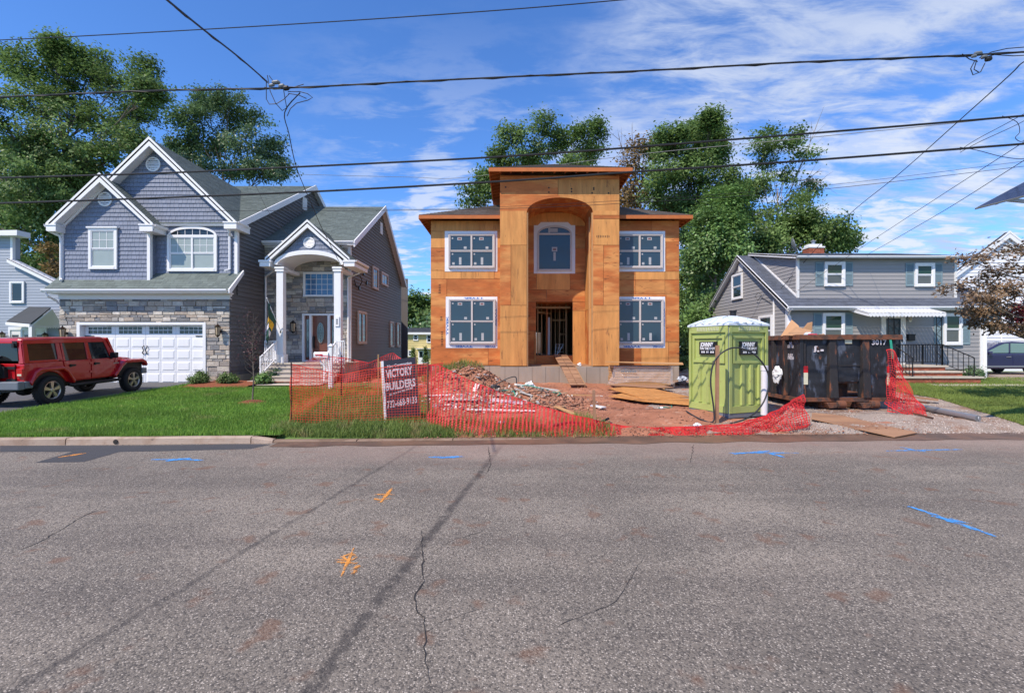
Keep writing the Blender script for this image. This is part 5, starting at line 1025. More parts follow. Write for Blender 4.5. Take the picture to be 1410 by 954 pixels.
    def rail(pts, base, n):
        mb = MB(); a_, b_ = Vector(pts[0]), Vector(pts[1]); mb.tube([a_, b_], .022, 5); mb.tube([a_-Zv*(a_.z-base[0]-.1), b_-Zv*(b_.z-base[1]-.1)], .014, 4)
        for k in range(n+1): q = a_.lerp(b_, k/n); zb2 = base[0]+(base[1]-base[0])*k/n; mb.box(q.x-(.018 if k in (0, n) else .008), q.x+(.018 if k in (0, n) else .008), q.y-.01, q.y+.01, zb2+(0 if k in (0, n) else .1), q.z)
        mb.build('iron_railing', IRON, H)
    rail([(16.75, D-.15, 1.98), (17.85, D-.15, 1.98)], (1.12, 1.12), 9); rail([(17.85, 20.05, 1.98), (18.35, 19.2, 1.45)], (1.12, .6), 6); rail([(17.85, D-.2, 1.98), (17.85, 20.05, 1.98)], (1.12, 1.12), 8); rail([(15.75, 20.0, 1.98), (15.9, 19.2, 1.45)], (1.12, .6), 6)
    # chimney
    mb = MB(); cy = 25.9; cx0, cx1 = X(1109.5, cy), X(1130, cy); z = 5.9
    while z < 7.15:
        off = .1*(int(z*100) % 2)
        for k in range(4): u = cx0+(cx1-cx0)*k/4; mb.box(u+.004, u+(cx1-cx0)/4-.004, cy-.3, cy+.3, z+.003, z+.07, tone=random.uniform(-.25, .25))
        z += .075
    ch = mb.build('chimney', BRICK, H); MB().box(cx0-.03, cx1+.03, cy-.33, cy+.33, 7.12, 7.2).box(cx0+.05, cx1-.05, cy-.2, cy+.2, 7.22, 7.34).build('chimney_cap', WHITE_DIRTY, ch); MB().lathe([(.09, 0), (.09, .16), (.15, .18), (.02, .26)], ((cx0+cx1)/2, cy, 7.34), 10).build('flue_cap', ALUMIN, ch)
    MB().tube([L_.p(23.4, 4.4, .03), L_.p(23.5, 4.5, .15), L_.p(23.7, 4.35, .2), L_.p(23.6, 4.15, .1), L_.p(23.4, 4.3, .05), L_.p(22.5, 3.9, .04)], .012, 4).build('service_cable_loop', WIRE, H)
    return H
grey_house()
def dish():
    p = W(1086, 352, 25.2); T = thing('satellite_dish', 'grey satellite dish on the ridge of the grey cape house', 'satellite dish', p)
    c = W(1090, 338, 25.2); ax = V(.86, -.35, .25).normalized(); MB().lathe([(.02, 0), (.2, .03), (.36, .10), (.37, .105), (.35, .12), (.2, .05), (.02, .02)], c, 18, ax=ax).build('reflector', ALUMIN, T, smooth=True)
    MB().tube([p-V(0, 0, .25), p+V(0, 0, .1), c], .025, 6).build('mast', LEAD, T); MB().tube([c-V(0, 0, .3), c+ax*.5-V(0, 0, .1)], .015, 5).lathe([(.04, 0), (.05, .12)], c+ax*.5-V(0, 0, .1), 8, ax=-ax).build('feed_arm', LEAD, T)
dish()
# ------------------------------------------------------------ houses further off
def white_house():
    D = 27.; T = thing('white_house', 'white sided gabled house partly behind the bronze leaved maple at the right edge', 'house', (27.6, D, .5)); f = Fr((0, D, 0), (1, 0, 0), (0, -1, 0))
    a, b, ze = 24.75, 30.5, 5.95; ac = (a+b)/2; zp = ze+.77*(b-a)/2; po = [(a, .5), (b, .5), (b, ze), (ac, zp), (a, ze)]
    MB().prism([f.p(u, v) for u, v in po], (0, .15, 0)).build('front_wall', WHITESIDING, T); siding(T, f, po, .19, WHITESIDING, t=.028)
    MB().box(a, a+.12, D, D+9, .5, ze).build('side_wall', WHITESIDING, T)
    for s in (-1, 1):
        x = ac+s*((b-a)/2+.3); z = zp-.77*((b-a)/2+.3); roof_plane(T, (x, D-.12, z+.1), (x, D+.12, z+.1), (ac, D+.12, zp+.1), (ac, D-.12, zp+.1), SHINGLE_DARK, WHITE, .07); gable_rake(T, (ac, D-.16, zp+.12), (x, D-.16, z+.12), (0, .15, 0), .28)
    MB().fbox(f, ac-.2, ac+.16, zp-1.1, zp-.55, .0, .05).build('gable_vent', WHITE_DIRTY, T); window(T, f, 26.4, 27.4, 3.2, 4.6, .1); window(T, f, 28.3, 29.2, 3.2, 4.6, .1)
    downspout(T, [(26.35+.9, D-.08, 1), (26.35+.9, D-.08, 3.0)], r=.03)
white_house()
def pale_house():
    D = 25.; T = thing('pale_blue_house', 'pale blue grey house at the left edge with a small gabled hood over its door', 'house', (-25, D, .5)); f = Fr((0, D, 0), (1, 0, 0), (0, -1, 0))
    po = [(-31, .5), (-22.6, .5), (-22.6, 4.85), (-25.85, 6.45), (-31, 6.45)]; MB().prism([f.p(u, v) for u, v in po], (0, .2, 0)).build('front_wall', PALEBLUE, T); siding(T, f, po, .15, PALEBLUE)
    up = [(-31, 6.45), (X(17, D), 6.45), (X(17, D), 7.55), (-31, 7.55)]; MB().prism([f.p(u, v) for u, v in up], (0, .4, 0)).build('upper_wall', PALEBLUE, T); siding(T, f, up, .15, PALEBLUE)
    MB().prism([(-31, D-.4, 7.55), (X(26, D-.3), D-.4, 7.55), (X(26, D-.3), D-.4, 7.82), (-31, D-.4, 7.70)], (0, .7, 0)).build('roof', WHITE, T); MB().box(X(17, D)-.06, X(17, D)+.06, D-.05, D+.1, 6.4, 7.55).build('corner_board', WHITE, T)
    p, q = V(X(16, D), D-.25, Zh(357, D)), V(-22.4, D-.25, Zh(357, D)-(-22.4-X(16, D))*.49); MB().prism([p, q, q-Zv*.2, p-Zv*.2], (0, .05, 0)).prism([p, q, q-Zv*.03, p-Zv*.03], (0, .5, 0)).build('rake_board', WHITE, T)
    MB().box(-22.75, -22.6, D, D+8, .5, 4.85).build('side_wall', PALEBLUE, T); window(T, f, X(15, D), X(35, D), Zh(417.5, D), Zh(387.5, D), .09, hung=False)
    # hood: dark roof, white scalloped gable turned to the drive
    hy0, hy1 = 23.3, 24.95; rx = X(70, 24.0); lx = X(42, 23.4)
    A = V(X(70, 24.1), 24.1, Zh(425, 24.1)); B = V(X(42, 23.4), 23.4, Zh(447, 23.4)); C = V(X(84, 24.9), 24.9, Zh(447, 24.9)); E = V(X(40, 24.9), 24.9, Zh(424, 24.9)); Gp = V(X(9, 24.6), 24.6, Zh(444, 24.6))
    MB().prism([A, B, Gp, E], (0, 0, .07)).build('hood_roof', SHINGLE_DARK, T); MB().prism([A-Zv*.03, B-Zv*.05, C-Zv*.05], (.03, .05, 0)).build('hood_gable', WHITE, T)
    mb = MB()
    for k in range(12): p = B.lerp(C, k/12)-Zv*.05; q = B.lerp(C, (k+1)/12)-Zv*.05; m = p.lerp(q, .5)-Zv*.13; mb.prism([p, q, m], (.03, .04, 0))
    mb.build('scalloped_edge', WHITE, T); MB().beam(Gp-Zv*.05, B-Zv*.05, .08, .14).build('hood_fascia', WHITE, T); MB().box(B.x-.08, B.x+.08, B.y-.02, B.y+.14, .5, B.z-.1).build('hood_post', WHITE, T)
    mb = MB(); [mb.fbox(f, u, u+.1, .6, 2.75, 0, .07) for u in (X(13, D), X(30, D), X(47, D), X(63, D))]; mb.fbox(f, X(13, D), X(63, D)+.1, 2.75, 2.9, 0, .07); mb.build('door_frame', WHITE, T)
    for u0, u1 in ((15, 29), (32, 45), (49, 61)): dd = MB().fbox(f, X(u0, D), X(u1, D), .6, 2.75, 0, .03).build('door_leaf', WHITE_DIRTY, T); MB().fbox(f, X(u0, D)+.1, X(u1, D)-.1, 1.7, 2.5, .03, .04).build('pane', GLASS, dd)
    lantern(T, f.p(X(12, D)-.1, 2.35, .03), (0, -1, 0), 1.3); lantern(T, f.p(X(68, D), 2.3, .03), (0, -1, 0), 1.3)
pale_house()
def yellow_house():
    D = 62.; T = thing('yellow_house', 'distant yellow two storey house with a dark roof, seen through the gap between two houses', 'house', (-12, D, -.6)); f = Fr((0, D, 0), (1, 0, 0), (0, -1, 0)); k = D/F
    a, b, z0, z1 = -19.5, -5.5, -.7, Zh(459, D); MB().box(a, b, D, D+8, z0, z1).build('wall', YELLOWSIDING, T); siding(T, f, [(a, z0), (b, z0), (b, z1), (a, z1)], .3, YELLOWSIDING, t=.03)
    roof_plane(T, (a-.4, D-.4, z1+.1), (b+.4, D-.4, z1+.1), (b+.4, D+4, z1+.85), (a-.4, D+4, z1+.85), SHINGLE_DARK, WHITE, .1, h=.2); MB().box(a-.4, b+.4, D-.45, D-.4, z1-.15, z1+.12).build('fascia', WHITE, T)
    for x0, x1, y0, y1 in ((551, 557.5, 461, 472), (569, 576, 460.5, 469), (587.5, 594.5, 460.5, 472), (605, 612, 461, 472), (562, 568.5, 482, 491), (530, 537, 461, 472)): window(T, f, X(x0, D), X(x1, D), Zh(y1, D), Zh(y0, D), .1, proud=.06)
    MB().fbox(f, X(574, D), X(600, D), Zh(480.5, D), Zh(479.5, D), 0, .8).build('door_canopy', WHITE_DIRTY, T); d = MB().fbox(f, X(576, D), X(590, D), z0, Zh(482.5, D), 0, .06).build('door', WHITE, T); MB().fbox(f, X(577.5, D), X(582, D), Zh(492, D), Zh(484, D), .06, .07).build('pane', GLASS, d); MB().fbox(f, X(584, D), X(589, D), Zh(495, D), Zh(483.5, D), .06, .07).build('pane', GLASS, d)
yellow_house()

GLASS_MINT = glass('pale_car_glass', (.16, .27, .25), .05)
# ------------------------------------------------------------ vehicles
def wheel(parent, c, r, w, side, spokes=5, name='wheel'):      # axle along x, side = +1 faces +x
    c = Vector(c); ax = V(side, 0, 0); wq = link(name, None, parent)
    prof = [(r*.62, -w/2), (r*.86, -w/2), (r*.96, -w*.42), (r, -w*.3), (r, w*.3), (r*.96, w*.42), (r*.86, w/2), (r*.66, w*.47), (r*.62, w*.4)]
    mb = MB(); mb.lathe(prof, c, 32, ax=ax, caps=False)
    for k in range(36):                                          # tread blocks
        t = 2*math.pi*k/36; e = V(0, math.cos(t), math.sin(t)); g = V(0, -math.sin(t), math.cos(t))
        for s in (-1, 1): q = c+e*(r-.002)+ax*(s*w*.22); mb.hexa([q-g*.022-ax*w*.17, q+g*.022-ax*w*.17, q+g*.022+ax*w*.17, q-g*.022+ax*w*.17, q-g*.018-ax*w*.16+e*.012, q+g*.018-ax*w*.16+e*.012, q+g*.018+ax*w*.16+e*.012, q-g*.018+ax*w*.16+e*.012])
    mb.build('tyre', TYRE, wq, local=True, smooth=False)
    mb = MB(); mb.lathe([(r*.66, -w*.35), (r*.66, w*.42), (r*.61, w*.44), (r*.57, w*.36), (r*.57, -w*.3)], c, 32, ax=ax, caps=False); mb.lathe([(r*.14, w*.3), (r*.14, w*.42), (r*.10, w*.45), (.001, w*.45)], c, 14, ax=ax)
    for k in range(spokes):
        t = 2*math.pi*k/spokes+.3; e = V(0, math.cos(t), math.sin(t)); g = V(0, -math.sin(t), math.cos(t)); a0, a1 = c+e*r*.1, c+e*r*.6
        P = [a0-g*r*.07+ax*w*.2, a0+g*r*.07+ax*w*.2, a1+g*r*.16+ax*w*.22, a1-g*r*.16+ax*w*.22, a0-g*r*.06+ax*w*.42, a0+g*r*.06+ax*w*.42, a1+g*r*.13+ax*w*.40, a1-g*r*.13+ax*w*.40]; mb.hexa(P)
    mb.build('rim', ALLOY, wq, local=True); MB().lathe([(r*.55, w*.02), (r*.55, w*.06)], c, 24, ax=ax).build('brake_disc', LEAD, wq, local=True); return wq
def loft(mb, sections, mi=0):                                    # closed rings -> skin
    n = len(sections[0]); vs = [p for s in sections for p in s]; k = len(sections)
    mb.add(vs, [(i*n+j, i*n+(j+1) % n, (i+1)*n+(j+1) % n, (i+1)*n+j) for i in range(k-1) for j in range(n)]+[tuple(range(n))[::-1], tuple(range((k-1)*n, k*n))], mi)
def off_roader():
    # local frame: x across (0 = middle), y forward from the rear axle, z up from the ground
    T = thing('off_road_car', 'red four door off-road car with a hardtop and black flares parked on the left driveway', 'car', (-13.92, 13.72, zg(-13.9, 13.7)+.012))
    T.rotation_euler = (math.atan2(zg(-13.9, 16.6)-zg(-13.9, 13.7), 2.95), 0, 0); Lk = dict(local=True)
    hw = .83; zb, zbelt, zr_ = .58, 1.20, 1.86
    # tub with wheel openings
    def side_prof(x0, x1, yo=0):
        pr = [(-.68, zb), (-.52, zb)]+[(.50*math.cos(t), .42+.50*math.sin(t)) for t in [math.pi*(1-i/10) for i in range(1, 10)] if .42+.5*math.sin(t) > zb]+[(.52, zb), (2.28, zb), (2.36, .78), (2.36, zbelt-.04), (2.3, zbelt), (-.66, zbelt), (-.70, zbelt-.03), (-.70, zb+.05)]; return pr
    MB().prism([(-hw, y, z) for y, z in side_prof(0, 0)], (2*hw, 0, 0)).build('body', RED, T, local=True, bevel=.03)
    # bonnet and front wings
    mb = MB(); sec = []
    for y, w, zt in ((2.3, .80, 1.22), (2.7, .74, 1.21), (3.1, .66, 1.17), (3.42, .60, 1.10), (3.48, .58, 1.0)): sec.append([(-w, y, .72), (w, y, .72), (w, y, zt-.09), (w*.9, y, zt-.02), (w*.5, y, zt+.015), (-w*.5, y, zt+.015), (-w*.9, y, zt-.02), (-w, y, zt-.09)])
    loft(mb, sec); mb.build('bonnet', RED, T, local=True, bevel=.012)
    MB().box(-.57, .57, 3.48, 3.52, .72, 1.06).build('grille', RED, T, local=True, bevel=.02)
    for s in (-1, 1): MB().lathe([(.09, 0), (.09, .03), (.07, .045)], (s*.42, 3.52, .93), 16, ax=(0, 1, 0)).build('headlight', ALUMIN, T, local=True)
    MB().box(-.60, .60, 2.3, 3.4, .5, .74).box(-.5, .5, -.7, 2.3, .42, .60).build('chassis', BLACKPL, T, local=True)
    # doors, proud of the body, with handles and hinges
    for s in (-1, 1):
        for y0, y1, nm in ((.52, 1.32, 'rear'), (1.36, 2.26, 'front')):
            pr = [(y0 if nm == 'front' else y0-.02, .80 if nm == 'rear' else .62), (y0+.16 if nm == 'rear' else y0, .62), (y1, .62), (y1, zbelt-.01), (y0-.10 if nm == 'rear' else y0, zbelt-.01)]
            d = MB().prism([(s*hw, y, z) for y, z in pr], (s*.022, 0, 0)).build('door', RED, T, local=True, bevel=.01)
            MB().box(*sorted((s*(hw+.02), s*(hw+.055))), y0+.08, y0+.26, 1.03, 1.08).lathe([(.05, 0), (.05, .012)], (s*(hw+.02), y0+.12, 1.05), 12, ax=(s, 0, 0)).build('handle', BLACKPL, d, local=True)
            for z in (.82, 1.08): MB().box(*sorted((s*(hw+.012), s*(hw+.04))), y1-.05, y1+.06, z-.03, z+.03).build('door_hinge', RED, d, local=True)
        # flares
        for yc_, rr, fr_ in ((0, .52, 0), (2.95, .54, 1)):
            mb = MB(); path = ([(-.64, .66), (-.50, .93), (-.34, 1.02), (.34, 1.02), (.48, .93), (.70, .60)] if not fr_ else [(-.82, .62), (-.52, .95), (-.36, 1.06), (.40, 1.06), (.55, 1.0), (.60, .90)]); sec = []
            for (y, z) in path: sec.append([(s*.78, yc_+y*.90, z-.06), (s*.94, yc_+y*.94, z-.07), (s*.955, yc_+y*.98, z-.02), (s*.93, yc_+y*1.0, z+.03), (s*.78, yc_+y*1.0, z+.05)])
            loft(mb, sec); mb.build('fender_flare', RED, T, local=True, bevel=.012)
            MB().box(*sorted((s*.5, s*.80)), yc_-.5, yc_+.5, .55, .98).build('wheel_well', BLACKPL, T, local=True)
            wheel(T, (s*.80, yc_, .40), .40, .25, s)
        MB().tube([(s*.86, .55, .50), (s*.90, .62, .47), (s*.90, 2.3, .47), (s*.86, 2.4, .50)], .05, 8).build('side_step', BLACKPL, T, local=True)
        # cabin sides: pillars and rails with glass set back
        def rail_(pts, w, nm='cabin_frame'):
            P = [V(s*(hw-.01-.10*(z-zbelt)/(zr_-zbelt)), y, z) for y, z in pts]; mb = MB(); mb.prism(P, (-s*w, 0, 0)); mb.build(nm, RED, T, local=True, bevel=.008)
        zt = zr_-.14
        for pr in ([(-.69, zbelt), (-.54, zbelt), (-.52, zt), (-.64, zt)], [(.30, zbelt), (.44, zbelt), (.42, zt), (.30, zt)], [(.45, zbelt), (.52, zbelt), (.50, zt), (.45, zt)], [(1.26, zbelt), (1.40, zbelt), (1.36, zt), (1.25, zt)], [(2.12, zbelt), (2.28, zbelt), (2.06, zt), (1.95, zt)], [(-.66, zt), (2.08, zt), (2.02, zr_-.03), (-.62, zr_-.03)], [(-.6, zbelt), (.4, zbelt), (.4, zbelt+.06), (-.6, zbelt+.06)]): rail_(pr, .06)
        for y0, y1, y2, y3 in ((-.54, .30, .30, -.52), (.52, 1.26, 1.25, .50), (1.40, 2.12, 1.95, 1.36)):
            P = [V(s*(hw-.035-.10*(z-zbelt)/(zr_-zbelt)), y, z) for y, z in ((y0, zbelt), (y1, zbelt), (y2, zt), (y3, zt))]; MB().prism(P, (-s*.012, 0, 0)).build('side_window', GLASS_CAR, T, local=True)
        MB().box(*sorted((s*.86, s*1.08)), 2.02, 2.12, 1.20, 1.38).box(*sorted((s*.82, s*.9)), 2.04, 2.12, 1.16, 1.24).build('side_mirror', BLACKPL, T, local=True, bevel=.025)
        MB().box(*sorted((s*.66, s*.82)), -.755, -.69, .84, 1.06).build('tail_light', REDLENS, T, local=True, bevel=.01); MB().box(*sorted((s*.69, s*.80)), -.762, -.75, .87, .92).build('reversing_lamp', REFLWHITE, T, local=True)
    mb = MB(); sec = []
    for y, z, w in ((-.66, 1.78, .70), (-.6, 1.86, .71), (.4, 1.885, .72), (1.9, 1.875, .72), (2.06, 1.80, .70)): sec.append([(-w-.01, y, z-.07), (w+.01, y, z-.07), (w, y, z-.01), (w*.85, y, z+.01), (-w*.85, y, z+.01), (-w, y, z-.01)])
    loft(mb, sec); mb.build('hardtop', RED, T, local=True, bevel=.02)
    MB().prism([(-.72, 2.10, 1.80), (.72, 2.10, 1.80), (.76, 2.32, 1.23), (-.76, 2.32, 1.23)], (0, .02, .008)).build('windscreen', GLASS_CAR, T, local=True)
    mb = MB(); [mb.beam((s*.77, 2.33, 1.22), (s*.73, 2.07, 1.83), .07, .06) for s in (-1, 1)]; mb.beam((-.74, 2.08, 1.82), (.74, 2.08, 1.82), .06, .07); mb.build('windscreen_frame', RED, T, local=True)
    # tail: rear glass in the hardtop, gate, spare wheel, bumper
    MB().prism([(-.68, -.69, 1.27), (.68, -.69, 1.27), (.62, -.655, 1.74), (-.62, -.655, 1.74)], (0, -.02, 0)).build('rear_window', GLASS_CAR, T, local=True); mb = MB(); [mb.prism([(s*.80, -.70, zbelt), (s*.68, -.70, zbelt), (s*.62, -.66, 1.76), (s*.71, -.66, 1.76)], (0, .05, 0)) for s in (-1, 1)]; mb.prism([(-.72, -.66, 1.72), (.72, -.66, 1.72), (.7, -.65, 1.83), (-.7, -.65, 1.83)], (0, .06, 0)); mb.build('rear_frame', RED, T, local=True)
    g = MB().box(-.60, .60, -.73, -.70, .66, 1.18).build('tailgate', RED, T, local=True, bevel=.01); [MB().box(.40, .64, -.77, -.73, z, z+.07).build('gate_hinge', BLACKPL, g, local=True) for z in (1.05, .72)]; MB().box(-.30, .42, -.83, -.73, .82, 1.12).build('spare_carrier', BLACKPL, g, local=True)
    sp = link('spare_wheel', None, T); r, w, c = .40, .25, V(-.05, -.90, 1.02); MB().lathe([(r*.3, -w/2), (r*.86, -w/2), (r*.96, -w*.42), (r, -w*.3), (r, w*.3), (r*.96, w*.42), (r*.86, w/2), (r*.64, w*.45), (r*.6, w*.2), (.01, w*.2)], c, 32, ax=(0, -1, 0)).build('tyre', TYRE, sp, local=True); MB().lathe([(r*.6, w*.2), (r*.5, w*.38), (.12, w*.44), (.01, w*.44)], c, 24, ax=(0, -1, 0)).build('rim', ALLOY, sp, local=True)
    mb = MB(); mb.box(-.88, .88, -.93, -.74, .50, .73).box(-.89, -.78, -.75, -.52, .52, .72).box(.78, .89, -.75, -.52, .52, .72); mb.build('rear_bumper', GREYPL, T, local=True, bevel=.035); mb = MB(); mb.box(-.80, .80, 3.52, 3.70, .56, .76).box(-.85, -.6, 3.4, 3.6, .58, .75).box(.6, .85, 3.4, 3.6, .58, .75); mb.build('front_bumper', GREYPL, T, local=True, bevel=.03)
    MB().box(-.3, .3, -.95, -.92, .56, .68).build('licence_plate', REFLWHITE, T, local=True); MB().tube([(-.5, -.6, .42), (-.5, -.9, .42)], .03, 8).build('exhaust_pipe', ALUMIN, T, local=True); MB().tube([(-.8, 0, .40), (.8, 0, .40)], .05, 8).lathe([(.14, -.12), (.16, 0), (.14, .12)], (.1, 0, .4), 12, ax=(1, 0, 0)).tube([(-.8, 2.95, .40), (.8, 2.95, .40)], .05, 8).build('axle', BLACKPL, T, local=True)
    MB().box(.52, .64, -.70, -.68, 1.66, 1.8).box(.54, .60, -.74, -.66, 1.62, 1.74).build('wiper_hinge', BLACKPL, T, local=True); MB().tube([(-.3, -.73, 1.28), (.25, -.72, 1.40)], .012, 5).build('wiper', BLACKPL, T, local=True)
    mb = MB(); [mb.box(x-.2, x+.2, y, y+.14, .95, 1.55) or mb.box(x-.11, x+.11, y+.02, y+.1, 1.55, 1.72) for x in (-.38, .38) for y in (1.0, .1)]; mb.build('seats', BLACKPL, T, local=True)
    fb = Fr((hw+.023, 0, 0), (0, 1, 0), (1, 0, 0)); mb = MB(); [mb.fbox(fb, 2.19+.034*k, 2.212+.034*k, 1.0, 1.04, 0, .004) for k in range(6)]; mb.build('badge', ALUMIN, T, local=True)
off_roader()
def suv():
    # side view along local x: nose at -x
    D = 23.6; T = thing('family_suv', 'dark blue family car parked beside the grey house at the right edge', 'car', (24.0, D+.9, zg(23, D)+.06)); w = .9; o = lambda q: q
    low = [(-2.3, .42), (-2.34, .62), (-2.2, .86), (-1.2, 1.0), (-.95, 1.02), (2.2, 1.06), (2.28, .9), (2.25, .42), (1.9, .30), (1.75, .30)]+[(1.4+.38*math.cos(t), .34+.38*math.sin(t)) for t in [i*math.pi/8 for i in range(1, 8)]]+[(1.0, .28), (-1.0, .28)]+[(-1.4+.38*math.cos(t), .34+.38*math.sin(t)) for t in [i*math.pi/8 for i in range(1, 8)]]+[(-1.8, .30)]
    MB().prism([(x, -w, z) for x, z in low], (0, 2*w, 0)).build('body', NAVY, T, local=True, bevel=.05)
    gh = [(-1.0, 1.0), (-.1, 1.50), (.15, 1.58), (.6, 1.62), (1.5, 1.58), (2.0, 1.3), (2.2, 1.04)]; gi = [(-.75, 1.06), (-.02, 1.46), (.3, 1.54), (1.35, 1.53), (1.75, 1.3), (1.9, 1.06)]
    MB().prism([(x, -.74, z) for x, z in gh], (0, 1.48, 0)).build('roof', NAVY, T, local=True, bevel=.06)
    for y in (-1, 1):
        for pts in (([(-.80, 1.05), (.38, 1.06), (.38, 1.52), (.2, 1.51), (-.05, 1.42)]), ([(.48, 1.06), (1.28, 1.06), (1.25, 1.52), (.48, 1.53)]), ([(1.36, 1.06), (1.85, 1.08), (1.62, 1.36), (1.34, 1.50)])): MB().prism([(x, y*.742, z) for x, z in pts], (0, y*.012, 0)).build('side_window', GLASS_MINT, T, local=True)
        for x0, x1 in ((-.95, .40), (.44, 1.35)):
            d = MB().prism([(x0, y*w, .42), (x1, y*w, .42), (x1, y*w, .98), (x0, y*w, .98)], (0, y*.012, 0)).build('door', NAVY, T, local=True, bevel=.01); MB().tube([(x1-.3, y*(w+.03), .86), (x1-.08, y*(w+.03), .87)], .018, 6).build('handle', ALUMIN, d, local=True)
        MB().prism([(-.98, y*w, .36), (1.0, y*w, .36), (1.0, y*w, .44), (-.98, y*w, .44)], (0, y*.03, 0)).build('sill', GREYPL, T, local=True); MB().box(-.86, -.68, *sorted((y*.86, y*1.06)), 1.0, 1.14).build('side_mirror', NAVY, T, local=True, bevel=.03)
        for x in (-1.4, 1.4):
            wq = link('wheel', None, T); MB().lathe([(.2, -.1), (.30, -.1), (.33, -.06), (.33, .06), (.30, .1), (.2, .1)], (x, y*.80, .33), 24, ax=(0, y, 0)).build('tyre', TYRE, wq, local=True); MB().lathe([(.2, .02), (.19, .08), (.05, .06), (.01, .06)], (x, y*.80, .33), 20, ax=(0, y, 0)).build('rim', ALLOY, wq, local=True)
    MB().lathe([(.15, 0), (.17, .02), (.15, .03)], (-.35, -.35, .98), 16, ax=(.8, 0, .4)).build('steering_wheel', BLACKPL, T, local=True)
suv()
# ------------------------------------------------------------ trees and shrubs
def leaves(name, mat, centres, n, sig, size, parent, flat=.0, tones=None, seed=1, up=.35):
    r = np.random.default_rng(seed); C = np.asarray(centres, float); k = len(C); idx = r.integers(0, k, n); p = C[idx]+r.normal(0, 1, (n, 3))*np.asarray(sig)[None, :]
    nrm = r.normal(0, 1, (n, 3)); nrm[:, 2] = np.abs(nrm[:, 2])+up; od = p-C.mean(0); od /= np.linalg.norm(od, axis=1)[:, None]+1e-6; nrm += od*.9; nrm /= np.linalg.norm(nrm, axis=1)[:, None]; a = r.normal(0, 1, (n, 3)); a -= nrm*(a*nrm).sum(1)[:, None]; a /= np.linalg.norm(a, axis=1)[:, None]; b = np.cross(nrm, a)
    s = size*(.6+.8*r.random(n))[:, None]; v = np.empty((n, 4, 3)); v[:, 0] = p-a*s*.5; v[:, 1] = p+b*s*.30+nrm*s*.06; v[:, 2] = p+a*s*.5; v[:, 3] = p-b*s*.30+nrm*s*.06
    off = np.array(parent.location) if parent is not None else 0; v -= off
    ct = r.normal(0, .18, k) if tones is None else np.asarray(tones); t = ct[idx]+r.normal(0, .16, n)
    return link(name, np_mesh(name, v.reshape(-1, 3), np.arange(n*4).reshape(n, 4), mat, t), parent)
def tree(name, label, base, blobs, mat, nleaf, leaf, trunk_r=.3, clumps=9, sig=.42, seed=1, bark=None, group=None, fork=.45, bare=None, cat='tree', tw=.03, trunk_top=None):
    rr = random.Random(seed); base = Vector(base); T = thing(name, label, cat, base, group=group); mb = MB(); cs = []; B = [Vector(b[:3]) for b in blobs]
    top = max(B, key=lambda q: q.z); mean = sum(B, V(0, 0, 0))/len(B); tt = V(base.x*.35+mean.x*.65, base.y*.5+mean.y*.5, base.z+(top.z-base.z)*.74) if trunk_top is None else Vector(trunk_top); H_ = tt.z-base.z
    P = [base.lerp(tt, t)+V(.25*math.sin(t*5+seed), .2*math.cos(t*4+seed), 0)*t*(1-t)*2 for t in [i/8 for i in range(9)]]; mb.tube(P, [trunk_r*(1.25 if i == 0 else 1)*(1-.85*i/8) for i in range(9)], 9)
    def at(t): i = min(7, int(t*8)); return P[i].lerp(P[i+1], t*8-i)
    for bi, b in enumerate(blobs):
        c = B[bi]; rx, ry, rz = b[3:6]; h = max(.12, min(.93, (c.z-base.z)/H_-fork*.38-.03*rr.random())); s = at(h); m = s.lerp(c, .5)+V(0, 0, -.06*(c-s).length); r0 = trunk_r*(1-.85*h)*.5
        mb.tube([s, m, c, c+(c-s)*.12], [r0, r0*.75, r0*.45, r0*.2], 6)
        n = max(4, int(clumps*(.7+.6*rr.random())))
        for k in range(n):
            d = V(rr.gauss(0, 1), rr.gauss(0, 1), rr.gauss(0, 1)).normalized()*(rr.uniform(.4, 1.0)**.8*rr.choice((1, 1, 1.12, 1.3))); q = c+V(d.x*rx, d.y*ry, d.z*rz); cs.append(q); e = m.lerp(c, rr.uniform(.3, 1)); mb.tube([e, e.lerp(q, .5)+V(0, 0, rr.uniform(-.1, .15)), q], [r0*.32, r0*.2, .012], 4, caps=False)
    for (p, q, n) in (bare or []):                     # leafless twigs
        p, q = Vector(p), Vector(q); mb.tube([p, p.lerp(q, .5)+V(.1, 0, .15), q], [.05, .035, .012], 5)
        for k in range(n): t = rr.uniform(.25, 1); s = p.lerp(q, t); d = (q-p).normalized()*rr.uniform(.4, 1.3)+V(rr.gauss(0, .5), rr.gauss(0, .4), rr.gauss(.1, .5)); mb.tube([s, s+d*.5+V(0, 0, .05), s+d], [.018, .013, .006], 4, caps=False)
    mb.build('trunk', bark or BARK, T, smooth=True); leaves('crown', mat, cs, nleaf, (sig, sig, sig*.75), leaf, T, seed=seed); return T
def B(px, py, rx, ry, D, dd=0., dep=None): c = W(px, py, D+dd); k = D/F; return (c.x, c.y, c.z, rx*k, dep or rx*k, ry*k)
def gb(px, D): return (X(px, D), D, zg(X(px, D), D)-.1)
rj = random.Random(5)
def blobs(D, L, sp=2.): return [B(*q, D, rj.uniform(-sp, sp)) for q in L]
LB = 'trees behind the houses'
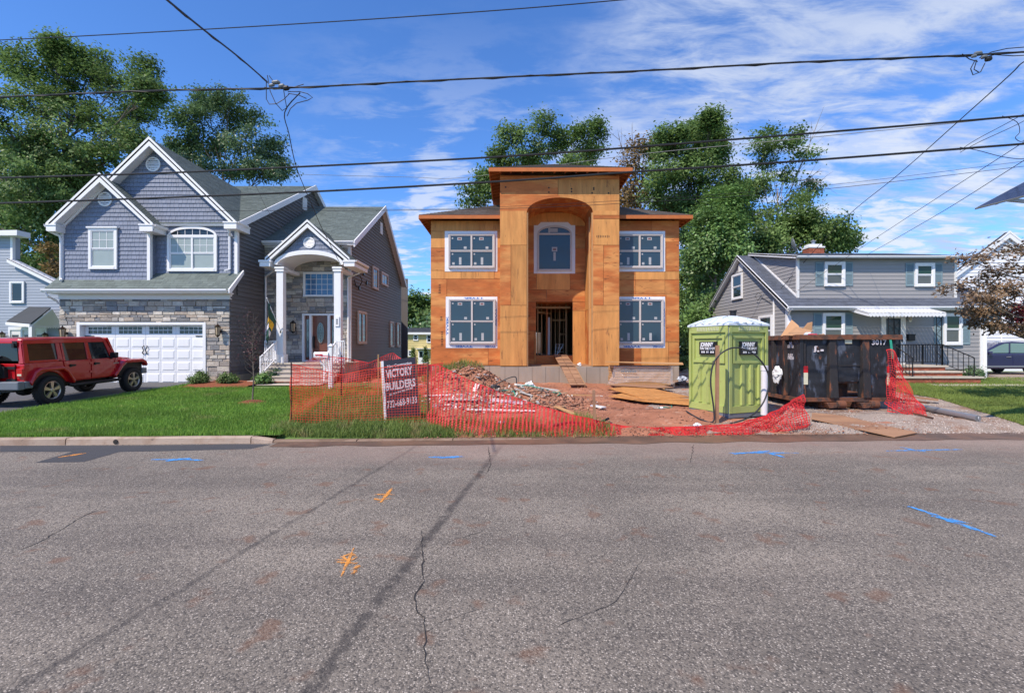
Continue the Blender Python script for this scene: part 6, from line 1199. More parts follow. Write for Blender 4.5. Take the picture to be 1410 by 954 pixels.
tree('oak_tree', 'tall spreading oak filling the sky behind the left house, tallest of the trees', gb(95, 33), blobs(33, [(30, 92, 26, 22), (75, 68, 26, 20), (95, 100, 30, 24), (130, 90, 22, 22), (160, 118, 28, 20), (195, 100, 20, 22), (205, 130, 16, 12), (50, 140, 34, 26), (100, 150, 34, 28), (150, 165, 30, 24), (195, 160, 22, 16), (20, 190, 34, 30), (70, 205, 34, 28), (120, 215, 32, 28), (185, 190, 20, 14), (10, 250, 34, 30), (55, 265, 36, 30), (100, 265, 30, 30), (160, 205, 26, 22), (40, 225, 34, 30), (120, 250, 30, 26), (85, 180, 34, 30), (30, 285, 34, 30), (70, 235, 34, 26), (15, 310, 34, 32), (60, 325, 34, 30), (-20, 150, 34, 30), (-30, 230, 34, 40), (30, 355, 34, 24), (90, 310, 26, 26), (-15, 300, 30, 40)], 2.4), LEAF, 98000, .19, .42, 17, .36, 3, group=LB)
tree('oak_tree', 'round headed dark oak rising behind the ridge of the blue grey house', gb(305, 41), blobs(41, [(285, 140, 24, 14), (315, 140, 24, 14), (345, 160, 24, 18), (262, 165, 22, 18), (300, 172, 28, 20), (335, 195, 28, 18), (372, 205, 20, 18), (385, 232, 16, 12), (285, 205, 28, 20), (255, 205, 16, 18), (240, 228, 14, 10), (320, 228, 30, 18), (360, 238, 22, 12), (270, 235, 26, 20)], 2), LEAF_BLUE, 32000, .21, .34, 14, .38, 8, group=LB)
tree('oak_tree', 'leafy oak showing above the roof of the unfinished house', gb(742, 42), blobs(42, [(705, 185, 18, 15), (748, 172, 20, 14), (760, 195, 20, 16), (725, 205, 22, 18), (692, 215, 16, 16), (800, 188, 14, 15), (820, 180, 12, 12), (812, 208, 18, 14), (665, 250, 12, 14), (650, 270, 14, 12), (680, 262, 16, 14), (745, 225, 24, 16), (790, 225, 18, 12), (700, 240, 18, 14)], 2), LEAF, 21000, .23, .3, 11, .38, 13, group=LB)
tree('maple_tree', 'broad dense green tree directly behind the right side of the unfinished house', gb(958, 36), blobs(36, [(978, 165, 9, 9), (965, 182, 16, 12), (985, 190, 16, 14), (925, 190, 18, 15), (905, 205, 14, 16), (945, 205, 22, 18), (980, 215, 20, 18), (915, 235, 22, 20), (950, 240, 26, 22), (990, 245, 22, 20), (1020, 262, 18, 18), (900, 270, 20, 20), (940, 280, 28, 22), (985, 285, 26, 22), (1015, 300, 22, 22), (950, 315, 24, 22), (935, 290, 24, 26), (965, 345, 26, 22), (1000, 335, 22, 20), (955, 380, 22, 24), (985, 385, 22, 24), (950, 420, 20, 26), (975, 430, 22, 26)], 2.2), LEAF, 70000, .20, .32, 14, .35, 21, group=LB)
tree('ash_tree', 'thin autumn tinted tree with yellowing leaves beside the dense green tree', gb(872, 38), blobs(38, [(872, 220, 10, 12), (884, 240, 12, 14), (868, 255, 10, 12), (890, 265, 12, 12), (876, 280, 12, 10), (862, 275, 10, 10), (880, 205, 8, 10)], 1.4), LEAF_RUST, 3000, .24, .16, 6, .5, 24, group=LB, bare=[(W(870, 260, 38), W(852, 190, 38), 10), (W(875, 250, 38), W(870, 185, 38), 8)])
tree('maple_tree', 'light green young tree in front of the dense tree, left of the grey cape house', gb(985, 31), blobs(31, [(985, 285, 18, 14), (1005, 278, 14, 12), (970, 305, 18, 14), (1000, 310, 18, 16), (980, 335, 22, 16), (1010, 345, 14, 14), (960, 355, 18, 16), (990, 365, 18, 16), (965, 400, 14, 22), (985, 410, 12, 18), (955, 440, 10, 22)], 1.5), LEAF_LIGHT, 32000, .19, .17, 10, .42, 29, bark=BARK_PALE, group=LB)
tree('locust_tree', 'open sparse tree with bare twigs standing behind the grey cape house', gb(1068, 37), blobs(37, [(1055, 185, 10, 9), (1065, 205, 14, 10), (1045, 205, 9, 8), (1090, 195, 10, 8), (1055, 225, 14, 10), (1100, 185, 8, 7), (1110, 215, 9, 7), (1080, 240, 9, 8), (1048, 245, 10, 8), (1115, 260, 10, 8), (1105, 275, 12, 8), (1045, 265, 10, 8), (1080, 290, 12, 10), (1060, 300, 14, 12), (1040, 300, 12, 14)], 1.6), LEAF, 9000, .20, .2, 5, .36, 33, bark=BARK_PALE, group=LB, fork=.7, bare=[(W(1085, 270, 37), W(1122, 180, 37), 14), (W(1090, 250, 37), W(1132, 250, 37), 10), (W(1080, 280, 37), W(1130, 232, 37), 8)])
tree('maple_tree', 'low rounded tree peeping over the dormer roof near the brick chimney', gb(1120, 34), blobs(34, [(1075, 315, 18, 14), (1100, 300, 18, 14), (1125, 308, 18, 14), (1150, 318, 14, 12), (1162, 332, 8, 8), (1055, 330, 18, 14), (1090, 330, 20, 14), (1130, 330, 20, 12), (1035, 340, 16, 16)], 1.5), LEAF, 21000, .20, .2, 8, .42, 41, group=LB)
tree('oak_tree', 'distant tree above the yellow house in the gap', gb(575, 90), blobs(90, [(558, 415, 12, 9), (572, 412, 12, 8), (585, 425, 12, 10), (562, 432, 14, 12), (578, 440, 14, 12), (596, 425, 10, 14), (545, 430, 14, 16), (600, 445, 14, 12)], 2), LEAF, 9000, .6, .35, 8, .8, 44, group=LB)
for i, (px, py, D, lab) in enumerate(((952, 470, 33, 'dark bush low behind the right corner of the unfinished house'), (975, 480, 35, 'dark bush behind the green toilet, left of the grey cape house'), (70, 372, 40, 'low dark tree just above the sloping roof of the pale blue house'), (610, 470, 75, 'far bush beside the yellow house'))):
    tree('bush', lab, gb(px, D), [B(px+dx, py+dy, 18, 18, D, rj.uniform(-1, 1)) for dx, dy in ((-12, -10), (6, -18), (14, 4), (-8, 14), (4, 22))], LEAF_BLUE, 6000, .26*D/34, .1, 8, .45*D/34, 60+i, cat='bush')
tree('fallen_leaf_tree', 'thin reddish brown sapling beside the pale blue house', gb(75, 29), [B(70, 345, 6, 8, 29), B(78, 360, 6, 8, 29), B(72, 375, 7, 6, 29)], LEAF_RUST, 900, .16, .05, 5, .3, 71, cat='sapling')
for i, (px, py, h, lab) in enumerate(((569, 490, 8, 'small conical evergreen left of the yellow house door'), (586, 488, 10, 'small conical evergreen right of the yellow house door'))):
    D = 40; c = W(px, py, D); z0 = zg(c.x, D); T = thing('evergreen_shrub', lab, 'evergreen', (c.x, D, z0)); cs = [(c.x+.22*math.cos(a)*(1-t), D+.22*math.sin(a)*(1-t), z0+.1+t*(c.z-z0+.5)) for t, a in [(k/30, k*2.4) for k in range(30)]]; leaves('foliage', LEAF_SHRUB, cs, 1200, (.08, .08, .1), .1, T, seed=i); MB().tube([(c.x, D, z0), (c.x, D, c.z+.4)], .03, 5).build('stem', BARK, T)
def shrub(name, lab, px, py, D, r, mat, n, leaf, seed, squash=.85, spiky=0):
    c = W(px, py, D); z0 = zg(c.x, D)+.05; T = thing(name, lab, 'shrub', (c.x, c.y, z0)); rr = random.Random(seed); cs = []; mb = MB()
    for k in range(46):
        d = V(rr.gauss(0, 1), rr.gauss(0, 1), abs(rr.gauss(0, 1))).normalized()*rr.uniform(.6, 1); q = V(c.x, c.y, z0+r*.35)+V(d.x*r, d.y*r, d.z*r*squash*1.2); cs.append(q); mb.tube([(c.x, c.y, z0), V(c.x, c.y, z0).lerp(q, .6), q], [.014, .01, .004], 4, caps=False)
    mb.build('stems', BARK, T); leaves('foliage', mat, cs, n, (r*.16,)*3, leaf, T, seed=seed)
shrub('boxwood_shrub', 'clipped round boxwood at the right end of the garage door', 273, 522, 18.3, .36, LEAF_SHRUB, 4500, .045, 1)
shrub('spreading_shrub', 'loose spreading shrub in the mulch right of the stone garage', 314, 518, 18.3, .36, LEAF_SHRUB, 2600, .06, 2, .6)
shrub('hydrangea', 'light green leafy shrub at the left of the porch steps', 362, 515, 18.4, .3, LEAF_LIGHT, 900, .10, 3, .9)
shrub('boxwood_shrub', 'dark round shrub against the porch left of the steps', 378, 509, 19.6, .34, LEAF_BLUE, 3000, .05, 4)
shrub('boxwood_shrub', 'dark low shrub at the right corner of the grey cape house', 1341, 514, 20.6, .38, LEAF_BLUE, 1600, .06, 5, .9)
shrub('foundation_shrub', 'small green shrub by the reddish planter behind the mesh fence', 938, 512, 27, .6, LEAF_LIGHT, 1500, .1, 6)
# bronze leaved maple hanging in from the right
def bronze_maple():
    D = 14.5; base = (X(1462, D), D+.2, zg(15, D)); L = [(1335, 358, 26, 5), (1370, 350, 30, 6), (1400, 342, 26, 8), (1425, 330, 30, 10), (1325, 396, 24, 6), (1352, 388, 24, 7), (1385, 375, 30, 8), (1415, 368, 28, 9), (1345, 412, 18, 4), (1370, 405, 26, 7), (1400, 398, 26, 8), (1335, 428, 18, 6), (1362, 432, 24, 7), (1392, 425, 28, 9), (1418, 440, 22, 10), (1372, 450, 14, 6), (1395, 455, 14, 6), (1355, 445, 10, 4), (1450, 372, 24, 6), (1450, 410, 24, 6)]
    bl = [B(a, b, c, d, D, rj.uniform(-.7, .7), .5) for a, b, c, d in L]; tree('japanese_maple', 'bronze and green leaved ornamental maple with layered branches at the right edge', base, bl, LEAF_MAPLE, 6200, .095, .10, 9, .11, 51, trunk_top=(X(1445, D), D, Zh(330, D)), fork=.3)
    T = COL.objects['japanese_maple']; pk = [V(*b[:3]) for b in [B(1405, 425, 8, 8, D), B(1412, 450, 8, 6, D), B(1402, 436, 5, 4, D)]]; leaves('red_leaves', M('crimson_leaves', (.22, .03, .045), .5, .2, tone=True, trans=.25), pk, 700, (.14, .12, .12), .08, T, seed=9)
bronze_maple()
def young_tree():
    D = 13.9; b = V(X(347.5, D), D, zg(X(347, D), D)+.03); T = thing('young_tree', 'bare young purple budded tree in a small mulch ring on the left lawn', 'tree', b); rr = random.Random(4); mb = MB(); tips = []
    top = W(349, 432, D); P = [b, b.lerp(top, .3)+V(.03, 0, 0), b.lerp(top, .6)+V(-.02, .02, 0), top]; mb.tube(P, [.024, .018, .010, .004], 7)
    for k in range(24):
        t = .3+.6*k/24; s = b.lerp(top, t); a = k*2.4+rr.random(); ln = (.85-.55*t)*rr.uniform(.6, 1.1); e = s+V(math.cos(a)*ln*.55, math.sin(a)*ln*.5, ln*.85); m = s.lerp(e, .5)+V(math.cos(a)*.05, 0, -.06); mb.tube([s, m, e], [.006, .004, .002], 5); tips += [m, e]
        for j in range(4): f = s.lerp(e, rr.uniform(.3, .95)); g = f+V(rr.gauss(0, .14), rr.gauss(0, .14), rr.uniform(.05, .25)); mb.tube([f, g], [.003, .0015], 4); tips.append(g)
    mb.build('trunk', BARK, T); tag(leaves('buds', LEAF_BUD, tips, 520, (.09, .09, .09), .04, T, seed=3), kind='stuff')
    mb = MB(); mb.lathe([(.45, -.02), (.36, .03), (.2, .07), (.02, .09)], b, 20); o = mb.build('mulch_ring', MULCH, T)
young_tree()

# ------------------------------------------------------------ overhead cables (poles stand outside the frame)
def cable(name, lab, pts, r, mat=WIRE, bundle=False, group='overhead cables along the street', cat='cable'):
    P = [W(*p) for p in pts]; out = []
    for i in range(len(P)-1):                              # smooth through the measured points
        p0, p1, p2, p3 = P[max(0, i-1)], P[i], P[i+1], P[min(len(P)-1, i+2)]; n = max(4, int((p2-p1).length/.35))
        for k in range(n): t = k/n; out.append(.5*((2*p1)+(p2-p0)*t+(2*p0-5*p1+4*p2-p3)*t*t+(3*p1-p0-3*p2+p3)*t**3))
    out.append(P[-1]); mb = MB(); mb.tube(out, r, 6)
    if bundle:
        s = 0; q = []
        for i, p in enumerate(out): s += (p-out[i-1]).length if i else 0; q.append(p+V(0, math.cos(s*5)*r*1.1, math.sin(s*5)*r*1.1-r*.4))
        mb.tube(q, r*.7, 5)
    return tag(mb.build(name, mat), lab, cat, group)
DW_ = 9.6
cable('overhead_cable', 'topmost thin cable crossing the upper left sky', [(-160, 60, 11.5), (0, 55.5, 11), (330, 38, 10.2), (640, 18, 9.7), (870, -1, 9.4), (1180, -32, 9.1), (1560, -75, 8.8)], .0105)
cable('overhead_cable', 'thick twisted cable carrying the two splices across the sky', [(-160, 141, 11.6), (0, 134, 11), (200, 125.5, 10.5), (400, 121, 10.1), (560, 113, 9.9), (705, 106, 9.7), (900, 97, 9.4), (1100, 86, 9.2), (1340, 76, 9.0), (1420, 71, 8.9), (1560, 60, 8.8)], .017, bundle=True)
cable('overhead_cable', 'upper of the two heavy cables crossing in front of the gables', [(-160, 248, 11.6), (0, 245, 11), (220, 238.5, 10.5), (430, 229, 10.1), (705, 215, 9.7), (1000, 193, 9.3), (1250, 173, 9.1), (1400, 160.5, 8.95), (1560, 148, 8.8)], .019)
cable('overhead_cable', 'lower of the two heavy cables, passing in front of the portico roof', [(-160, 284, 11.6), (0, 280, 11), (220, 272.5, 10.5), (430, 264, 10.1), (705, 249, 9.7), (870, 237, 9.5), (1100, 222, 9.25), (1400, 199, 8.95), (1560, 186, 8.8)], .020)
cable('overhead_cable', 'thin grey cable just behind the heavy cables, from the ridge to the right', [(400, 240, 30), (560, 244, 29), (640, 244.5, 28), (860, 215, 22), (1050, 196, 19), (1330, 168, 16), (1560, 140, 14)], .012, WIRE_GREY)
cable('overhead_cable', 'lower thin pair of wires low in front of the unfinished house', [(290, 290, 17), (520, 290, 17), (705, 287, 17), (860, 280, 17), (1120, 262, 16.5), (1420, 228, 16)], .008)
cable('overhead_cable', 'fine wire just above the lower thin pair', [(400, 286, 17.3), (600, 288, 17.3), (860, 276, 17.3), (1130, 256, 16.8), (1420, 221, 16.3)], .006)
cable('service_cable', 'service drop coming down from the upper left to the left splice', [(215, -12, 5.2), (232, 2, 5.6), (280, 41, 6.8), (330, 80, 8.3), (368, 113, 9.7)], .013, bundle=True, group='service drops')
cable('service_cable', 'service drop from the left splice down to the portico of the blue grey house', [(413, 128, 10.1), (392, 155, 10.6), (398, 185, 11.4), (408, 230, 12.8), (425, 272, 14.6), (446, 320, 17.2), (470, 366, 20.2)], .011, bundle=True, group='service drops')
cable('service_cable', 'thin drop wire from the far left down over the left roof', [(-60, 12, 9), (0, 57, 10.2), (60, 90, 11.6), (180, 158, 15), (300, 212, 19.5), (345, 245, 21), (372, 295, 21), (420, 350, 20.6)], .007, group='service drops')
cable('service_cable', 'long drop wire slanting from the upper right to the grey cape house', [(1425, 78, 9), (1406, 88, 9.1), (1390, 104, 9.5), (1330, 158, 11.5), (1240, 238, 15.5), (1155, 309, 20), (1066, 408, 22.5)], .011, group='service drops')
cable('service_cable', 'left of the two parallel wires slanting down at the right', [(1440, 176, 9.2), (1380, 215, 11), (1290, 273, 14.5), (1180, 345, 20), (1096, 402, 21.5)], .008, group='service drops')
cable('service_cable', 'right of the two parallel wires slanting down at the right', [(1440, 202, 9.2), (1380, 240, 11), (1290, 296, 14.5), (1195, 350, 21), (1135, 380, 24)], .008, group='service drops')
for lab, pts in (('upper stay wire running from the heavy cable to the right pole', [(1322, 207, 9.1), (1345, 192, 9.1), (1392, 167, 9.0), (1440, 140, 8.9)]), ('lower stay wire running from the heavy cable to the right pole', [(1322, 210, 9.1), (1350, 195, 9.1), (1400, 172, 9.0), (1440, 150, 8.9)]), ('slack jumper wire hanging below the heavy cable at the right', [(1322, 203, 9.1), (1345, 207, 9.1), (1380, 216, 9.0), (1410, 219, 8.9), (1440, 214, 8.9)]), ('curly jumper wire at the right end of the upper heavy cable', [(1380, 160, 9), (1400, 168, 9), (1404, 182, 9), (1398, 190, 9), (1408, 195, 9), (1420, 180, 9)])): cable('jumper_wire', lab, pts, .006, group='jumper wires by the right pole')
def splice(lab, px, py, D, loops):
    c = W(px, py, D); T = thing('cable_splice', lab, 'cable splice', c); s = D/F
    for dx, dy, w, h in ((2, -4, 9, 5), (10, 1, 7, 5), (-4, 0, 6, 4), (16, 4, 7, 6)): q = c+V(dx*s, 0, -dy*s); MB().tube([q-V(w*s*.6, .01, 0), q-V(w*s*.3, 0, 0), q+V(w*s*.3, 0, .01), q+V(w*s*.6, .01, 0)], [h*s*.3, h*s*.55, h*s*.55, h*s*.3], 8).build('clamp', GREYPL if dx < 12 else BLACKPL, T)
    for L_ in loops: P = [c+V(a*s, rj.uniform(-.03, .03), -b*s) for a, b in L_]; MB().tube(P, .0085, 5).build('wire_loop', WIRE, T)
splice('left splice with drooping wire loops on the twisted cable', 378, 118, 10.1, [[(-11, -4), (-12, 18), (-8, 25), (2, 25), (12, 18), (20, 10)], [(-10, -14), (-6, 8), (2, 25), (10, 34), (16, 30), (14, 15), (12, 4)], [(18, 8), (34, 8), (46, 12), (52, 16), (46, 20), (30, 24), (22, 32), (17, 42)], [(-8, -14), (-2, -6), (6, -2)], [(20, 12), (34, 14), (44, 18)], [(-14, 2), (0, 6), (20, 4), (40, -2)]])
splice('right splice with wire loops on the twisted cable near the pole', 1345, 78, 9.0, [[(-22, -2), (-10, 4), (0, 8)], [(-4, 6), (-10, 18), (-6, 26), (4, 22), (10, 10)], [(-2, 6), (-4, 18), (2, 22)], [(4, 2), (20, -6), (40, -10), (70, -14)], [(4, 4), (24, -2), (50, 0), (80, -2)]])
def pole():
    x, y = X(1478, 9.9), 9.9; T = thing('utility_pole', 'wooden utility pole just outside the right edge carrying the cables and the solar panel', 'utility pole', (x, y, .1)); MB().tube([(x, y, -.3), (x, y, 10.2)], [.16, .12], 14).build('shaft', POLEWOOD, T); MB().box(x-1.1, x+1.1, y-.16, y-.06, 9.3, 9.42).build('cross_arm', POLEWOOD, T)
pole()
def solar():
    A, Bq, C = W(1342, 289, 9.2), W(1413, 251, 9.9), W(1452, 261, 9.2); D_ = Bq+C-A; T = thing('solar_panel', 'tilted solar panel fixed to a pole at the right edge', 'solar panel', C); n = (Bq-A).cross(C-A).normalized()
    if n.z < 0: n = -n
    MB().prism([A, Bq, D_, C], n*.03).build('frame', ALUMIN, T); a = (Bq-A)*.02; b = (C-A)*.02; MB().prism([A+a+b+n*.03, Bq-a+b+n*.03, D_-a-b+n*.03, C-b+a+n*.03], n*.004).build('cells', PANEL, T); MB().prism([A+a+b-n*.002, Bq-a+b-n*.002, D_-a-b-n*.002, C-b+a-n*.002], -n*.006).build('backing_sheet', M('blue_grey_backing', (.10, .12, .17), .5, .1), T)
    MB().beam(A.lerp(C, .22)+(Bq-A)*.25-n*.03, W(1455, 281, 9.6), .05, .06).beam(A.lerp(Bq, .1)+(C-A)*.2-n*.02, A.lerp(Bq, .95)+(C-A)*.35-n*.02, .04, .04).build('bracket', ALUMIN, T)
solar()

# ------------------------------------------------------------ orange mesh fencing
def net(name, lab, top, bot, mat, pu=.062, pv=.058, wu=.010, wv=.013, wave=.04, seed=1, cat='mesh fence', group='orange safety fencing', crush=0., dash=0.):
    """Strands woven between an upper and a lower line; lines are lists of world points."""
    def res(P, n):
        P = [Vector(p) for p in P]; L_ = [0]
        for a, b in zip(P, P[1:]): L_.append(L_[-1]+(b-a).length)
        out = []
        for i in range(n+1):
            s = L_[-1]*i/n; k = min(len(P)-2, max(j for j in range(len(L_)) if L_[j] <= s+1e-9)); out.append(P[k].lerp(P[k+1], (s-L_[k])/max(1e-6, L_[k+1]-L_[k])))
        return out
    n = max(2, int(sum((Vector(b)-Vector(a)).length for a, b in zip(bot, bot[1:]))/pu)); T_, B_ = res(top, n), res(bot, n); m = max(4, int(max((a-b).length for a, b in zip(T_, B_))/pv)); m = max(m, int(crush)) if crush else m; G = []
    for i in range(n+1):
        row = []
        for j in range(m+1):
            t = j/m; p = T_[i].lerp(B_[i], t); q = mnoise.noise((p.x*2.2+seed, p.z*2.6, seed*3.1)); q2 = mnoise.noise((p.x*6+seed, t*5, seed)); p = p+V(0, -wave*q*2-wave*.6*q2, 0)+V(wave*.35*q2, 0, wave*.3*q); row.append(p)
        G.append(row)
    mb = MB(); vs = []; fs = []; Y = V(0, -1, 0)
    def strip(P, w, dash=0.):
        if dash:
            Q = []
            for a, b in zip(P, P[1:]): Q += [a, a.lerp(b, .22), a.lerp(b, .30), a.lerp(b, .74), a.lerp(b, .82)]
            P = Q+[P[-1]]
        k = len(vs); c = len(P)
        for i, p in enumerate(P):
            d = P[min(i+1, c-1)]-P[max(i-1, 0)]; r = d.cross(Y); r = r.normalized()*w*.5 if r.length > 1e-6 else V(0, 0, w*.5); r = r*(dash if dash and i % 5 in (0, 1, 4) else 1); vs.extend([p-r, p+r])
        fs.extend([(k+2*i, k+2*i+1, k+2*i+3, k+2*i+2) for i in range(c-1)])
    for i in range(n+1): strip(G[i], wv, dash)
    for j in range(m+1): strip([G[i][j] for i in range(n+1)], wu*(2.2 if j in (0, m) else 1))
    mb.add(vs, fs); return tag(mb.build(name, mat), lab, cat, group)
def run(L_, D0): return [W(px, py, D0 if len(q) == 0 else q[0]) for px, py, *q in L_]
net('safety_fence', 'upright orange mesh fence panel in front of the sign, left of its post', run([(400, 501), (430, 508), (470, 516), (505, 509), (540, 504), (589, 501)], 10.65), run([(401, 588), (470, 589), (530, 589), (587, 587)], 10.65), ORANGE, .062, .058, .008, .008, .03, 1)
net('safety_fence', 'orange mesh folded back along the left end of the fence', run([(400, 501, 10.65), (412, 503, 12.2), (440, 489, 14.5)], 11), run([(401, 588, 10.65), (425, 567, 12.2), (445, 551, 14.5)], 11), ORANGE, .085, .07, .006, .006, .06, 2)
net('safety_fence', 'orange mesh sagging behind the sign towards the left house', run([(440, 489), (480, 494), (508, 500), (527, 492), (540, 485), (553, 495), (575, 505), (610, 500)], 15), run([(444, 548), (480, 549), (540, 549), (610, 549)], 15), REDMESH, .07, .06, .0105, .0105, .1, 3)
net('safety_fence', 'red mesh fence collapsing from the post beside the sign to the wooden stake', run([(588, 502), (605, 503), (640, 521), (690, 541), (740, 558), (790, 572), (822, 578)], 10.6), run([(590, 588, 10.6), (615, 596, 10.2), (660, 603, 10.05), (720, 606, 9.98), (780, 605, 10), (822, 602, 10.05)], 10.2), REDMESH, .086, .060, .009, .040, .05, 4, dash=.26)
net('safety_fence', 'crumpled red mesh lying along the road edge towards the green toilet', run([(815, 578), (860, 587), (900, 589), (960, 587), (1010, 584), (1050, 574), (1085, 556), (1108, 543)], 10.5), run([(815, 604, 10.05), (870, 603, 10.1), (930, 602, 10.15), (1000, 599, 10.25), (1060, 595, 10.3), (1112, 588, 10.5)], 10.2), REDMESH, .075, .05, .012, .016, .10, 5, crush=8)
net('safety_fence', 'second layer of crumpled red mesh beside the green toilet', run([(985, 588), (1030, 582), (1068, 566), (1098, 548), (1111, 546)], 10.75), run([(985, 600), (1030, 596), (1070, 592), (1116, 584)], 10.6), REDMESH, .07, .05, .012, .014, .12, 6, crush=8)
net('safety_fence', 'red mesh draped down from the right corner of the black dumpster', run([(1221, 482), (1226, 481), (1233, 492), (1244, 512)], 12.85), run([(1222, 566, 12.6), (1240, 569, 12.4), (1258, 573, 12.1), (1277, 574, 12.0)], 12.4), REDMESH, .075, .06, .012, .013, .09, 7)
net('safety_fence', 'red mesh corner spreading over the gravel right of the dumpster', run([(1224, 520), (1240, 524), (1252, 538), (1270, 562)], 12.5), run([(1221, 555), (1238, 567), (1255, 572), (1276, 575)], 12.15), REDMESH, .085, .06, .012, .015, .09, 8)
def post(lab, a, b, r, mat, square=False, name='fence_post', grp='fence posts'):
    mb = MB(); (mb.beam(a, b, r*2, r*1.4) if square else mb.tube([a, b], r, 8)); return tag(mb.build(name, mat), lab, 'post', grp)
def up_(px, y0, y1, D, dx=0): return W(px+dx, y1, D)-V(0, 0, .1), W(px, y0, D)
post('thin dark post at the left end of the orange fence', *up_(401, 499, 590, 10.67), .014, IRON); post('metal post in the middle of the mesh fence right of the sign', *up_(589, 499, 590, 10.63), .018, RUST); post('black rod standing behind the mailbox', *up_(470, 489, 545, 15.05), .02, IRON); post('pale wooden lath behind the sign', *up_(521, 488, 545, 14.95), .02, LUMBER)
tag(MB().beam(*up_(817.5, 537, 600, 10.55, 2), .085, .05).build('wooden_stake', WEATHERED), 'short wooden stake in the dirt in the middle of the lot', 'stake')
tag(MB().beam(*up_(988, 475.5, 582, 11.05, -1), .11, .05).build('timber_stake', WEATHERED), 'tall timber stake in front of the green toilet', 'stake')
tag(MB().tube([W(1052, 571, 11.6), W(1052.5, 507, 11.6)], .075, 16).lathe([(.085, -.02), (.085, .1)], W(1052.5, 509, 11.6), 16).build('plastic_pipe', PVC), 'white plastic pipe standing upright beside the green toilet', 'pipe')
P = [W(*q) for q in ((945, 566, 11.6), (962, 576, 11.2), (981, 581, 11.0), (983, 565, 11.0), (978.5, 525, 11.0), (984, 497, 11.0), (1000, 482, 11.0), (1018, 479, 11.0), (1040, 489, 11.0), (1055, 508, 11.05), (1059, 527, 11.1), (1053, 550, 11.1), (1042, 566, 11.0), (1026, 577, 10.9), (1005, 583, 10.9))]
def smooth(P, n=6):
    out = []
    for i in range(len(P)-1):
        p0, p1, p2, p3 = P[max(0, i-1)], P[i], P[i+1], P[min(len(P)-1, i+2)]
        out += [.5*((2*p1)+(p2-p0)*t+(2*p0-5*p1+4*p2-p3)*t*t+(3*p1-p0-3*p2+p3)*t**3) for t in [k/n for k in range(n)]]
    return out+[P[-1]]
tag(MB().tube(smooth(P), .018, 8).build('black_hose', HOSE), 'black hose standing in a big loop in front of the green toilet', 'hose')

